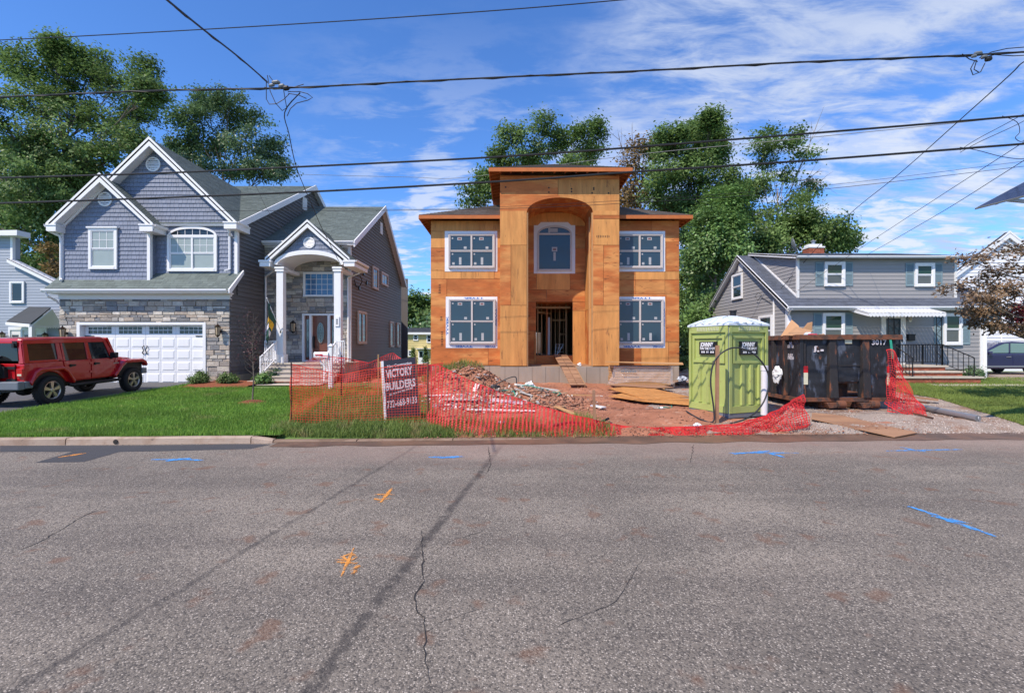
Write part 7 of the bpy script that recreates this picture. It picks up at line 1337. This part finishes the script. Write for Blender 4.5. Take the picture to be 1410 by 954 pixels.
# ------------------------------------------------------------ green toilet cabin
def toilet():
    FC, LC, RC = V(5.11, 11.4, .24), V(4.63, 12.58, .24), V(6.26, 11.88, .24); BC = LC+RC-FC; c = (LC+RC)/2; T = thing('portable_toilet', 'lime green portable toilet cabin with a white translucent roof', 'portable toilet', (c.x, c.y, .22)); H1 = 2.16
    C4 = [FC, RC, BC, LC]; i4 = [c+(q-c)*.97 for q in C4]; MB().prism(i4, (0, 0, H1)).build('cabin', PORTA, T)
    mb = MB(); o4 = [c+(q-c)*1.03 for q in C4]; mb.prism([q-V(0, 0, .03) for q in o4], (0, 0, .10)); mb.build('skid_base', GREYPL, T)
    for A, Bq, nm in ((LC, FC, 'l'), (FC, RC, 'r')):
        U = (Bq-A); w = U.length; N_ = V(U.y, -U.x, 0).normalized(); fr = Fr(A, U, N_); mb = MB()
        if N_.dot(c-A) > 0: fr.N = -fr.N
        mb.fbox(fr, .0, .07, .08, H1, -.03, .035); mb.fbox(fr, w-.07, w, .08, H1, -.03, .035); mb.fbox(fr, .07, w-.07, H1-.16, H1, -.03, .03); mb.fbox(fr, .07, w-.07, .08, .24, -.03, .03)
        for a, b, d, e in ((.12, w-.12, 1.86, 1.92), (.12, w-.12, 1.26, 1.32)): mb.fbox(fr, a, b, d, e, -.03, .022)
        for a in (.12, w-.18): mb.fbox(fr, a, a+.06, 1.32, 1.86, -.03, .022)
        for a in ((.34, .62, .9) if nm == 'l' else (.42, .70, .98)): mb.prism([fr.p(a-.05, .26, -.02), fr.p(a+.07, .26, -.02), fr.p(a+.05, .26, .03), fr.p(a-.03, .26, .03)], (0, 0, .96))
        mb.build('moulded_panel', PORTA, T)
        for u in (.28, w-.62): g = MB().fbox(fr, u, u+.34, H1-.12, H1-.025, .03, .036).build('vent_grille', M('pale_grille', (.5, .52, .34), .6, .05), T); mb = MB(); [mb.prism([fr.p(u+.03+.05*k, H1-.115, .036), fr.p(u+.045+.05*k, H1-.115, .036), fr.p(u+.065+.05*k, H1-.03, .036), fr.p(u+.05+.05*k, H1-.03, .036)], fr.N*.006) for k in range(6)]; mb.build('vent_slot', PORTA, g)
        s = .31 if nm == 'l' else .22; pl = MB().fbox(fr, w*.5-.28, w*.5+.28, 1.46, 1.78, -.02, .03).build('name_plate', IRON, T)
        text_mesh('JOHNNY', .15, WHITE, fr, w*.5-.03, 1.70, .032, pl, width=.44, bold=.005, shear=.15); text_mesh('ON THE SPOT', .08, WHITE, fr, w*.5, 1.605, .032, pl, width=.48, bold=.002)
        mb = MB(); [mb.fbox(fr, w*.5-.2+.042*k, w*.5-.175+.042*k, 1.50, 1.545, .03, .033) for k in range(10) if k not in (3, 6)]; mb.build('small_print', WHITE, pl)
    for q in C4: d = (q-c).normalized(); MB().tube([q-d*.02+V(0, 0, .06), q-d*.02+V(0, 0, H1)], .03, 8).build('corner_post', GREYPL if q is FC else PORTA, T)
    # roof: shallow hipped moulding with raised ribs
    mb = MB(); e4 = [c+(q-c)*1.07+V(0, 0, H1+.0) for q in C4]; f4 = [c+(q-c)*1.07+V(0, 0, H1+.045) for q in C4]; g4 = [c+(q-c)*.72+V(0, 0, H1+.17) for q in C4]; h4 = [c+(q-c)*.30+V(0, 0, H1+.24) for q in C4]; loft(mb, [e4, f4, g4, h4])
    for i in range(4):
        for t in (.18, .38, .58, .78):
            a, b = f4[i].lerp(f4[(i+1) % 4], t), g4[i].lerp(g4[(i+1) % 4], .1+.8*t); d = h4[i].lerp(h4[(i+1) % 4], t); mb.beam(a+V(0, 0, .012), b+V(0, 0, .012), .11, .035); mb.beam(b+V(0, 0, .012), d+V(0, 0, .01), .09, .03)
    mb.build('roof', PORTA_ROOF, T); v = c+V(.1, -.1, H1+.2); MB().lathe([(.075, 0), (.075, .16), (.09, .165), (.09, .2)], v, 12).build('vent_pipe', IRON, T)
toilet()
# ------------------------------------------------------------ roll-off dumpster
def dumpster():
    x0, x1, y0, y1, zb, zt = 7.70, 10.27, 13.0, 18.6, .50, 2.10; T = thing('dumpster', 'long black rusty roll-off dumpster numbered 3017', 'dumpster', ((x0+x1)/2, (y0+y1)/2, .28)); Ff = Fr((0, y0, 0), (1, 0, 0), (0, -1, 0)); Ls = Fr((x0, y0, 0), (0, 1, 0), (-1, 0, 0)); pu = lambda z: X(1040+z/5.3, y0); pz = lambda z: Zh(430+z/5.3, y0)
    op = (pu(583), pu(758), zb, pz(505))
    mb = MB(); mb.fbox(Ff, x0, op[0], zb, zt, -.06, 0).fbox(Ff, op[1], x1, zb, zt, -.06, 0).fbox(Ff, op[0], op[1], op[3], zt, -.06, 0); mb.build('front_wall', DUMP, T); MB().fbox(Ff, op[0], op[1], zb, op[3], -.5, -.45).fbox(Ff, op[0], op[1], op[3]-.05, op[3]-.01, -.45, -.06).build('hook_recess', RUST, T)
    MB().box(x0, x0+.05, y0+.06, y1, zb, zt).build('side_wall', DUMP, T); MB().box(x1-.05, x1, y0+.06, y1, zb, zt).build('side_wall', DUMP, T); MB().box(x0+.05, x1-.05, y1-.06, y1, zb, zt).build('rear_wall', DUMP, T); MB().box(x0+.05, x1-.05, y0+.5, y1-.06, zb, zb+.06).build('floor', RUST, T)
    def rail_(name, p, q, w, h, mat=RUST): MB().beam(p, q, w, h).build(name, mat, T)
    rail_('top_rail', (x0-.08, y0-.05, zt+.05), (x1+.14, y0-.05, zt+.05), .13, .13); rail_('top_rail', (x0-.03, y0, zt+.048), (x0-.03, y1, zt+.048), .13, .125); rail_('top_rail', (x1+.03, y0, zt+.048), (x1+.03, y1, zt+.048), .13, .125); rail_('top_rail', (x0, y1, zt+.045), (x1, y1, zt+.045), .12, .12)
    rail_('bottom_rail', (x0-.06, y0-.04, zb-.02), (x1+.08, y0-.04, zb-.02), .12, .10); rail_('bottom_rail', (x0-.04, y0, zb-.022), (x0-.04, y1, zb-.022), .12, .10); rail_('bottom_rail', (x1+.04, y0, zb-.022), (x1+.04, y1, zb-.022), .12, .10)
    def rib(fr, u, w0, w1, d0, d1, mat=DUMP_RIB): v0, v1 = zb+.03, zt-.01; a = [fr.p(u-w0/2, v0, -.005), fr.p(u+w0/2, v0, -.005), fr.p(u+w0/2*.8, v0, d0), fr.p(u-w0/2*.8, v0, d0), fr.p(u-w1/2, v1, -.005), fr.p(u+w1/2, v1, -.005), fr.p(u+w1/2*.8, v1, d1), fr.p(u-w1/2*.8, v1, d1)]; MB().hexa(a).build('rib', mat, T, bevel=.008)
    rib(Ff, x0+.05, .12, .12, .07, .07, DUMP); rib(Ff, pu(355), .08, .06, .05, .05); rib(Ff, pu(553), .27, .22, .16, .07); rib(Ff, pu(795), .24, .22, .14, .07); rib(Ff, x1-.03, .10, .10, .05, .05, DUMP)
    for k in range(1, 10): rib(Ls, .58*k, .16, .14, .10, .08)
    MB().fbox(Ff, op[0], op[1], pz(392), pz(384), 0, .03).fbox(Ff, x0+.15, pu(520), pz(385), pz(378), 0, .012).build('weld_seam', DUMP_RIB, T)
    # nose rollers and long base rails
    for u in (pu(600), pu(840)):
        MB().box(u-.42, u-.16, y0+.02, y1, .25, zb-.08).build('base_rail', RUST, T, bevel=.01); MB().prism([(u-.42, y0+.02, zb-.09), (u-.10, y0+.02, zb-.09), (u-.14, y0+.02, .28), (u-.34, y0+.02, .26)], (0, -.22, 0)).build('rail_nose', RUST, T, bevel=.01); MB().lathe([(.09, -.11), (.105, -.1), (.105, .1), (.09, .11)], (u, y0-.12, .36), 18, ax=(1, 0, 0)).build('roller', RUST, T)
    for a, b, tp, bt in ((338, 375, 392, 525), (950, 967, 394, 528)):
        m = (pz(tp)+pz(bt))/2+.07; MB().fbox(Ff, pu(a), pu(b), m, pz(tp), .05 if a < 400 else .05, .058).build('red_reflector', REFLRED, T); MB().fbox(Ff, pu(a), pu(b), pz(bt), m, .05, .0575).build('white_reflector', REFLWHITE, T)
    text_mesh('3017', .20, SIGNINK, Ff, (pu(838)+pu(945))/2, pz(220), .055, T, width=pu(945)-pu(838), bold=.004); MB().fbox(Ff, pu(645), pu(695), pz(228), pz(190), .03, .058).build('yellow_sticker', REFLWHITE, T)
    for y, t, w in ((pz(228), '30', .14), (pz(250), 'CU. YRD.', .3), (pz(316), 'D.E.P.', .24), (pz(338), '19330', .28)): text_mesh(t, .11, SIGNINK, Fr((x0, y0, 0), (0, -1, 0), (-1, 0, 0)), -.36, y, .006, T, width=w, bold=.003)
    mb = MB(); [mb.fbox(Ff, pu(a), pu(b), pz(d), pz(c), .03, .05) for a, b, c, d in ((425, 437, 250, 285), (428, 445, 246, 252), (420, 432, 284, 290), (445, 458, 278, 288), (470, 490, 270, 284))]; mb.build('worn_lettering', SIGNINK, T, kind='stuff')
    # dented skin plates between the ribs
    for a, b, c, d in ((x0+.11, pu(338), zb+.02, zt-.02), (pu(373), pu(525), zb+.02, zt-.02), (pu(583), pu(758), op[3]+.02, zt-.02), (pu(835), x1-.09, zb+.02, zt-.02)):
        n, m = max(6, int((b-a)/.035)), 36; vs = []
        for i in range(n+1):
            for j in range(m+1):
                u, v = a+(b-a)*i/n, c+(d-c)*j/m; e = min(1, min(i, n-i)/3, min(j, m-j)/3); vs.append(Ff.p(u, v, .004+e*(.012+.026*mnoise.noise((u*2.6, v*2.6, 4))+.010*mnoise.noise((u*6, v*7, 9)))))
        MB().add(vs, [(i*(m+1)+j, (i+1)*(m+1)+j, (i+1)*(m+1)+j+1, i*(m+1)+j+1) for i in range(n) for j in range(m)]).build('dented_plate', DUMP, T, smooth=True)
    return T
dumpster()
def card(lab, pts, name='cardboard_sheet', mat=CARDBOARD, t=.012, cat='cardboard', grp=None): a = [Vector(p) for p in pts]; n = (a[1]-a[0]).cross(a[2]-a[0]).normalized(); return tag(MB().prism(a, n*t).build(name, mat), lab, cat, grp)
G_ = 'cardboard thrown in the dumpster'
card('brown cardboard leaning steeply in the left end of the dumpster', [W(1075, 463, 13.6), W(1101, 462, 13.4), W(1100, 449, 13.7), W(1090, 440.5, 14.0)], grp=G_); card('pale cardboard flap lying over the dumpster rim', [W(1082, 462, 13.1), W(1108, 463, 13.05), W(1119, 456, 13.6), W(1096, 450, 13.7)], grp=G_); card('folded cardboard box end sticking up in the dumpster', [W(1103, 456, 14), W(1118, 455, 13.8), W(1119, 443, 13.8), W(1112, 444.5, 14)], grp=G_)
card('grey sheet lying beside the cardboard in the dumpster', [W(1102, 463, 13.05), W(1113, 463, 13.05), W(1117, 458, 13.4), W(1110, 458, 13.4)], 'plastic_sheet', PORTA_ROOF, cat='sheet'); card('red plastic lying on the dumpster rim', [W(1111, 463.6, 12.95), W(1126, 463.6, 12.95), W(1125, 460, 13.2), W(1113, 460, 13.2)], 'plastic_scrap', REFLRED, cat='plastic scrap'); card('tan scrap on the dumpster rim right of the red plastic', [W(1127, 463.5, 12.95), W(1136, 463.5, 12.95), W(1135, 460, 13.2), W(1127, 461, 13.2)], 'scrap_board', CARDBOARD, cat='board'); card('green strap hanging from the right corner of the dumpster', [W(1225, 468, 12.86), W(1228, 468, 12.86), W(1231, 494, 12.8), W(1228, 494, 12.8)], 'strap', TEAL, cat='strap')
def crumple(name, lab, c, rx, ry, rz, mat, seed, cat, n=10):
    rr = random.Random(seed); vs = []; c = Vector(c)
    for i in range(n+1):
        for j in range(2*n): a, b = math.pi*i/n, math.pi*j/n; d = V(math.sin(a)*math.cos(b), math.sin(a)*math.sin(b), math.cos(a)); k = .75+.5*mnoise.noise(d*2.3+V(seed, 0, 0))+.25*mnoise.noise(d*5+V(0, seed, 0)); vs.append(c+V(d.x*rx*k, d.y*ry*k, d.z*rz*k))
    fs = [(i*2*n+j, i*2*n+(j+1) % (2*n), (i+1)*2*n+(j+1) % (2*n), (i+1)*2*n+j) for i in range(n) for j in range(2*n)]; return tag(MB().add(vs, fs).build(name, mat), lab, cat)
crumple('plastic_bag', 'crumpled white plastic hanging on the left side of the dumpster', W(1077, 515, 13.6)+V(-.14, 0, 0), .08, .28, .26, WHITE, 3, 'plastic bag')
# ------------------------------------------------------------ sign
def sign():
    TL, BL, BR = W(524.5, 497.5, 10.95), W(531, 581, 10.9), W(578, 572, 11.1); TR = TL+(BR-BL)+V(0, 0, -.02); T = thing('builder_sign', 'charcoal new construction sign tilted behind the orange mesh', 'sign', BL); U = (BR-BL).normalized(); Vv = (TL-BL).normalized(); N_ = U.cross(Vv).normalized(); N_ = -N_ if N_.y > 0 else N_
    MB().prism([BL, BR, TR, TL], -N_*.02).build('board', SIGN, T); MB().prism([TL+N_*.004, TL+U*.055+N_*.004, BL+U*.03+N_*.004, BL-U*.025+N_*.004], -N_*.03).build('white_edge', WHITE, T); q = TL.lerp(BL, .2)-V(0, .6, 0)
    MB().beam(TL-N_*.04+V(0, .02, 0), BL+V(0, .05, -.2), .05, .04).beam(TR-N_*.04, BR+V(0, .03, -.2), .05, .04).build('leg', LUMBER, T); fr = Fr(BL, U, N_); fr.V = Vv; w = (TR-TL).length; h = (TL-BL).length
    text_mesh('New Construction', .085, SIGNINK, fr, w*.5+.02, h*.895, .003, T, width=w*.72, bold=.003); text_mesh('VICTORY', .25, SIGNINK, fr, w*.5+.0, h*.765, .003, T, width=w*.78, bold=.009); text_mesh('BUILDERS', .25, SIGNINK, fr, w*.51, h*.56, .003, T, width=w*.88, bold=.009); text_mesh('732-668-9133', .22, SIGNINK, fr, w*.52, h*.27, .003, T, width=w*.88, bold=.006)
    mb = MB(); [mb.fbox(fr, w*.16+w*.021*k, w*.16+w*.021*k+w*.013, h*.415+h*.0015*k, h*.445+h*.0015*k, .0, .004) for k in range(34) if k % 6 != 5]; mb.build('small_print', SIGNINK, T)
sign()
def mailbox():
    D = 17.2; x = X(455.5, D); z0 = zg(x, D); T = thing('mailbox', 'white mailbox on a white post with a red flag, behind the mesh fence', 'mailbox', (x, D, z0)); zt = Zh(477, D); MB().box(x-.06, x+.06, D-.06, D+.06, z0-.1, zt).box(x-.075, x+.075, D-.075, D+.075, z0, z0+.45).build('post', WHITE, T, bevel=.006); MB().box(x-.085, x+.085, D-.085, D+.085, zt, zt+.03).prism([(x-.07, D-.07, zt+.03), (x+.07, D-.07, zt+.03), (x, D, zt+.1)], (0, .14, 0)).build('post_cap', WHITE, T)
    zb = Zh(492.5, D); zt2 = Zh(484.5, D); x0, x1 = X(433.5, D), x-.06; pr = [(-.1, zb), (.1, zb), (.1, zt2-.09)]+[(.1*math.cos(t), zt2-.09+.09*math.sin(t)) for t in [math.pi*k/8 for k in range(1, 8)]]+[(-.1, zt2-.09)]; MB().prism([(x0, D-.02+a, b) for a, b in pr], (x1-x0, 0, 0)).build('box', WHITE, T); MB().box(x0+.06, x0+.30, D-.135, D-.122, zb+.09, zb+.125).box(x0+.24, x0+.32, D-.138, D-.122, zb+.07, zb+.13).build('flag', REFLRED, T); MB().beam((x, D, z0+.55), (x0+.12, D, zb-.02), .05, .06).beam((x, D, zb-.03), (x0+.05, D, zb-.03), .1, .05).build('brace', WHITE, T)
mailbox()
def flag():
    D = 20.25; a, b = W(386.8, 457, D+.1), W(367.5, 411, D-.55); T = thing('house_flag', 'dark green flag with yellow and white lettering on a white pole at the portico column', 'flag', a); MB().tube([a, b], .014, 8).lathe([(.03, 0), (.02, .03)], b, 8).build('pole', WHITE, T); MB().box(a.x-.03, a.x+.03, a.y-.03, a.y+.03, a.z-.05, a.z+.05).build('bracket', ALUMIN, T)
    s, e = b.lerp(a, .05), b.lerp(a, .64); rows = 12; G = []
    for i in range(rows+1):
        t = i/rows; top = s.lerp(e, 0.) ; row = []
        for j in range(9): u = j/8; p = s.lerp(e, u); drop = t*1.42; q = p+V(-.40*t*u+.035*math.sin(u*9+t*2), .05*math.sin(u*8+1)-.02, -drop*(1-.22*u)); row.append(q)
        G.append(row)
    vs = [p for r in G for p in r]; fs = []; mi = []
    mb = MB(); mb.v = [tuple(v) for v in vs]
    for i in range(rows):
        for j in range(8): mb.f.append([i*9+j, i*9+j+1, (i+1)*9+j+1, (i+1)*9+j]); mb.m.append(1 if 3 <= i <= 5 and 0 < j else 2 if i in (7, 8) and 0 < j < 7 else 0); mb.t.append(0.)
    mb.build('cloth', [M('green_cloth', (.03, .09, .065), .8, .1), M('yellow_cloth', (.75, .42, .03), .8, .15), M('white_cloth', (.72, .68, .74), .8, .2, 14)], T)
flag()
# ------------------------------------------------------------ building materials and rubbish
def bundle():
    D0, D1, x0, x1 = 17.3, 18.5, X(846, 17.4), X(922, 17.4); z0, zt = .52, Zh(504, 17.3); T = thing('lumber_bundle', 'stack of sheathing wrapped in clear plastic in front of the new house', 'lumber bundle', ((x0+x1)/2, 17.9, z0)); n = 7
    for k in range(n): z = z0+(zt-z0)*k/n; j = random.uniform(-.015, .015); MB().box(x0+j, x1+j, D0+abs(j), D1, z, z+(zt-z0)/n-.012).build('board_layer', LUMBER, T)
    for x in (x0+.2, x1-.3): MB().box(x, x+.09, D0, D1, zg(x, D0)-.02, z0).build('skid', LUMBER, T)
    vs = []; nx, nz_ = 26, 9
    for i in range(nx+1):
        for j in range(nz_+1):
            u, t = i/nx, j/nz_; x = x0-.06+(x1-x0+.12)*u; fl = .25*t*t*(1-u)**4+.02; x -= .28*t*t*(1-u)**3; vs.append((x, D0-.03-.05*t-.05*abs(mnoise.noise((u*5, t*3, 1)))-.03*mnoise.noise((u*14+t*5, t*6, 2)), zt+.01-(zt-z0-.0)*t*(1-.18*math.sin(u*3.1)*(t > .5))))
    mb = MB().add(vs, [(i*(nz_+1)+j, (i+1)*(nz_+1)+j, (i+1)*(nz_+1)+j+1, i*(nz_+1)+j+1) for i in range(nx) for j in range(nz_)]); vs = []
    for i in range(9):
        for j in range(nz_+1): u, t = i/8, j/nz_; vs.append((x1+.05+.12*t*abs(mnoise.noise((u*4, t*3, 4)))+.1*t, D0-.03+(D1-D0+.06)*u, zt+.01-(zt-z0+.1)*t))
    mb.add(vs, [(i*(nz_+1)+j, (i+1)*(nz_+1)+j, (i+1)*(nz_+1)+j+1, i*(nz_+1)+j+1) for i in range(8) for j in range(nz_)]); mb.build('plastic_wrap', FILM, T, smooth=True)
    mb = MB(); [mb.box(x0+.2+.06*k, x0+.24+.06*k, D0-.125, D0-.12, zt-.22, zt-.15) for k in range(9)]; mb.build('faded_print', GREYPL, T)
    card('long pale sheet resting on top of the wrapped lumber stack', [(X(832, 17.3), 17.1, Zh(498.5, 17.1)), (X(939, 17.3), 17.15, Zh(502.5, 17.15)), (X(941, 18.5), 18.6, zt+.06), (X(838, 18.5), 18.6, zt+.1)], 'plywood_sheet', LUMBER, .025, 'plywood')
bundle()
GP = 'plywood sheets lying on the dirt'
card('upper plywood sheet lying on the dirt beside the wrapped stack', [W(839, 535.5, 16.3), W(893, 551, 14.0), W(950, 547, 14.6), W(880, 531, 17.4)], 'plywood_sheet', PLY_TAN, .02, 'plywood', GP); card('lower plywood sheet sticking out under the other sheet', [W(838, 545, 14.9), W(885, 552, 13.8), W(955, 557.5, 13.1), W(950, 549, 14.2), W(858, 541, 15.6)], 'plywood_sheet', PLY_TAN, -.02, 'plywood', GP); card('third sheet tilted below the wrapped stack', [W(832, 530, 17.0), W(905, 534.5, 16.4), W(928, 534, 16.6), W(900, 529, 17.6), W(845, 528, 17.6)], 'plywood_sheet', WEATHERED, .02, 'plywood', GP)
card('weathered plywood sheet bridging the gutter in front of the dumpster', [W(1117, 577, 11.25), W(1232, 602.5, 9.96), W(1263, 596.5, 10.3), W(1160, 573, 11.6), W(1118, 569, 12.0)], 'plywood_sheet', WEATHERED, .02, 'plywood')
def ramp():
    T = thing('plank_ramp', 'narrow plank ramp with cleats leading up to the open doorway', 'ramp', (2.3, 18.0, .45)); a, b, c, d = V(2.12, 21.6, 1.53), V(2.2, 19.45, 1.13), V(2.22, 19.8, 1.15), V(2.42, 17.95, .44)
    for s in (-.14, .14): MB().beam(a+V(s, 0, 0), b+V(s, 0, 0), .26, .04).build('plank', WEATHERED, T); MB().beam(c+V(s, 0, .03), d+V(s, 0, .03), .26, .04).build('plank', WEATHERED, T)
    for p, q, n in ((a, b, 3), (c, d, 5)):
        for k in range(n): m = p.lerp(q, (k+.6)/n); MB().box(m.x-.26, m.x+.26, m.y-.03, m.y+.03, m.z+.035, m.z+.075).build('cleat', WEATHERED, T)
    MB().beam(c+V(.3, 0, -.02), d+V(.3, 0, -.02), .04, .12).beam(a+V(.3, 0, -.05), b+V(.3, 0, -.05), .04, .12).build('side_stringer', WOOD_DARK, T)
ramp()
tag(MB().tube([W(1262, 559, 13.0), W(1347, 576, 11.25)], .075, 14).lathe([(.05, -.01), (.05, .005)], W(1347.5, 576.1, 11.24), 12, ax=(.7, -.7, 0)).build('metal_pipe', ALUMIN), 'long grey pipe lying at the edge of the right lawn', 'pipe')
GB = 'boards lying by the right lawn'
for lab, p, q, w in (('broken brown board by the fence right of the dumpster', (1243, 546, 14.5), (1292, 552, 14.0), .22), ('split reddish plank lying against the grey pipe', (1235, 551, 14.3), (1278, 556, 13.4), .12), ('thin rod sticking out of the mesh on the gravel', (1255, 570, 12.2), (1285, 577.5, 11.5), .02)): tag(MB().beam(W(*p)+V(0, 0, .03), W(*q)+V(0, 0, .03), w, .04).build('scrap_board', RUST if w < .2 else WEATHERED), lab, 'board', GB)
GS = 'scrap lying on the debris heap'
def onz(x, y, h=.03): return V(x, y, zdirt(x, y)+h)
for lab, p, q, w, h, m in (('long white board lying across the mound behind the mesh', (-2.75, 15.2), (-1.45, 14.5), .10, .03, WHITE_DIRTY), ('pale curved board on top of the heap', (.1, 14.5), (1.4, 14.9), .20, .05, DEBRIS), ('short cream plank pointing down from the heap', (1.15, 12.9), (1.55, 11.9), .12, .03, LUMBER), ('white strip along the foot of the heap', (-1.2, 12.6), (.6, 12.4), .12, .03, WHITE_DIRTY), ('thin lath right of the heap', (1.7, 15.2), (2.5, 15.1), .08, .03, LUMBER), ('broad pale drywall piece at the left of the heap', (-1.9, 13.8), (-.9, 13.5), .5, .02, DEBRIS), ('grey board in the weeds under the mesh', (-2.1, 11.3), (-.9, 11.1), .10, .03, WEATHERED), ('white pipe piece low in the heap', (-.6, 13.5), (.3, 13.2), .09, .07, PVC), ('small white board near the stake', (2.2, 13.2), (2.45, 12.9), .2, .03, WHITE_DIRTY)):
    n = 6; a, b = onz(*p, .05), onz(*q, .05); m0 = max(zdirt(p[0]+(q[0]-p[0])*t/6, p[1]+(q[1]-p[1])*t/6)-(zdirt(*p)+(zdirt(*q)-zdirt(*p))*t/6) for t in range(7)); lift = V(0, 0, max(0, m0)*.9); tag(MB().beam(a+lift, b+lift, w, h).build('scrap_board', m), lab, 'board', GS)
crumple('trash_bag', 'white plastic bag on top of the debris heap', onz(.55, 15.0, .08), .2, .16, .16, WHITE_DIRTY, 8, 'bag'); crumple('trash_bag', 'dark grey plastic bundle with a cable on the mound', onz(-.55, 15.9, .05), .22, .15, .1, HOSE, 9, 'bundle'); crumple('paper_scrap', 'white paper lying in the weeds under the mesh', onz(-.25, 10.9, .05), .13, .1, .06, WHITE, 10, 'paper'); crumple('plastic_bag', 'white bag beside the plank ramp on the foundation ledge', (2.78, 19.9, 1.16), .1, .08, .09, WHITE, 11, 'bag'); crumple('paper_scrap', 'white crumpled paper at the road edge left of the toilet', W(960, 585, 10.6), .12, .1, .05, WHITE, 12, 'paper'); crumple('paper_scrap', 'white scrap of paper in the gutter near the stake', W(911, 561, 12.4), .05, .05, .03, WHITE, 13, 'paper')
crumple('trash_bag', 'blue white plastic bundle behind the lumber stack', W(940, 522, 19.3), .25, .2, .16, M('bluish_plastic', (.5, .56, .66), .4, .2, 8), 15, 'bundle'); crumple('dirt_heap', 'dark wet gravel heap behind the green toilet', W(940, 531, 18.6), .5, .35, .2, WETDIRT, 16, 'heap')
tag(MB().tube(smooth([onz(-.6, 15.9, .05), onz(-.35, 15.9, .3), onz(.1, 15.9, .45), onz(.15, 15.8, .2), onz(.2, 15.7, .05)]), .02, 6).build('cable_scrap', HOSE), 'dark bent cable standing on the mound', 'cable')
tag(MB().tube(smooth([onz(.9, 10.6, .05), onz(1.3, 10.7, .08), onz(1.8, 10.8, .06), onz(2.2, 11.0, .1)]), .03, 6).build('cable_scrap', HOSE), 'black pipe lying under the red mesh near the stake', 'cable')
def strap(lab, pts, i): tag(MB().tube(smooth([onz(*p, .03+.05*random.random()) for p in pts]), .014, 5).build('packing_strap', TEAL), lab, 'strap', 'green packing straps')
strap('green strap curling on top of the debris heap', [(.2, 14.3), (.45, 14.5), (.8, 14.3), (1.1, 14.6)], 0); strap('green strap at the right of the debris heap', [(1.2, 14.2), (1.4, 14.0), (1.3, 13.8)], 1); strap('short green strap on the bare dirt left of the toilet', [(4.35, 13.2), (4.25, 12.9), (4.0, 12.7), (3.85, 12.7)], 2); strap('green strap low in the weeds under the mesh', [(-1.1, 12.9), (-.8, 12.8), (-.5, 12.85)], 3); strap('green strap in the middle of the debris heap', [(-.3, 14.2), (.0, 14.0), (.1, 13.7)], 4)
def heap():
    rr = random.Random(3); mb = MB()
    for i in range(1000):
        x, y = (rr.gauss(.1, .9), rr.gauss(14.4, .7)) if i < 400 else (rr.gauss(-1.0, .75), rr.gauss(13.6, .55)) if i < 850 else (rr.gauss(-1.3, 1.2), rr.gauss(16.5, .8))
        if y < 11: continue
        s = rr.uniform(.02, .09)*(2.4 if rr.random() < .14 else 1); p = onz(x, y, -.01+rr.random()*.06); a = V(rr.gauss(0, 1), rr.gauss(0, 1), rr.gauss(0, .35)).normalized(); mb.beam(p-a*s, p+a*s, s*rr.uniform(.3, 1.1), rr.uniform(.01, .035), mi=rr.choice((0, 0, 0, 1, 1, 2) if 400 <= i < 850 else (0, 0, 1, 1, 2, 3, 3)), tone=rr.uniform(-.3, .2)+.001)
    mb.build('debris_scraps', [M('whitish_scraps', (.6, .57, .53), .8, .2, 9, tone=True), M('tan_scraps', (.42, .27, .16), .85, .2, 9, tone=True), M('grey_scraps', (.26, .24, .24), .8, .2, 9, tone=True), M('brown_scraps', (.2, .11, .07), .9, .2, 9, tone=True)], kind='stuff')
heap()
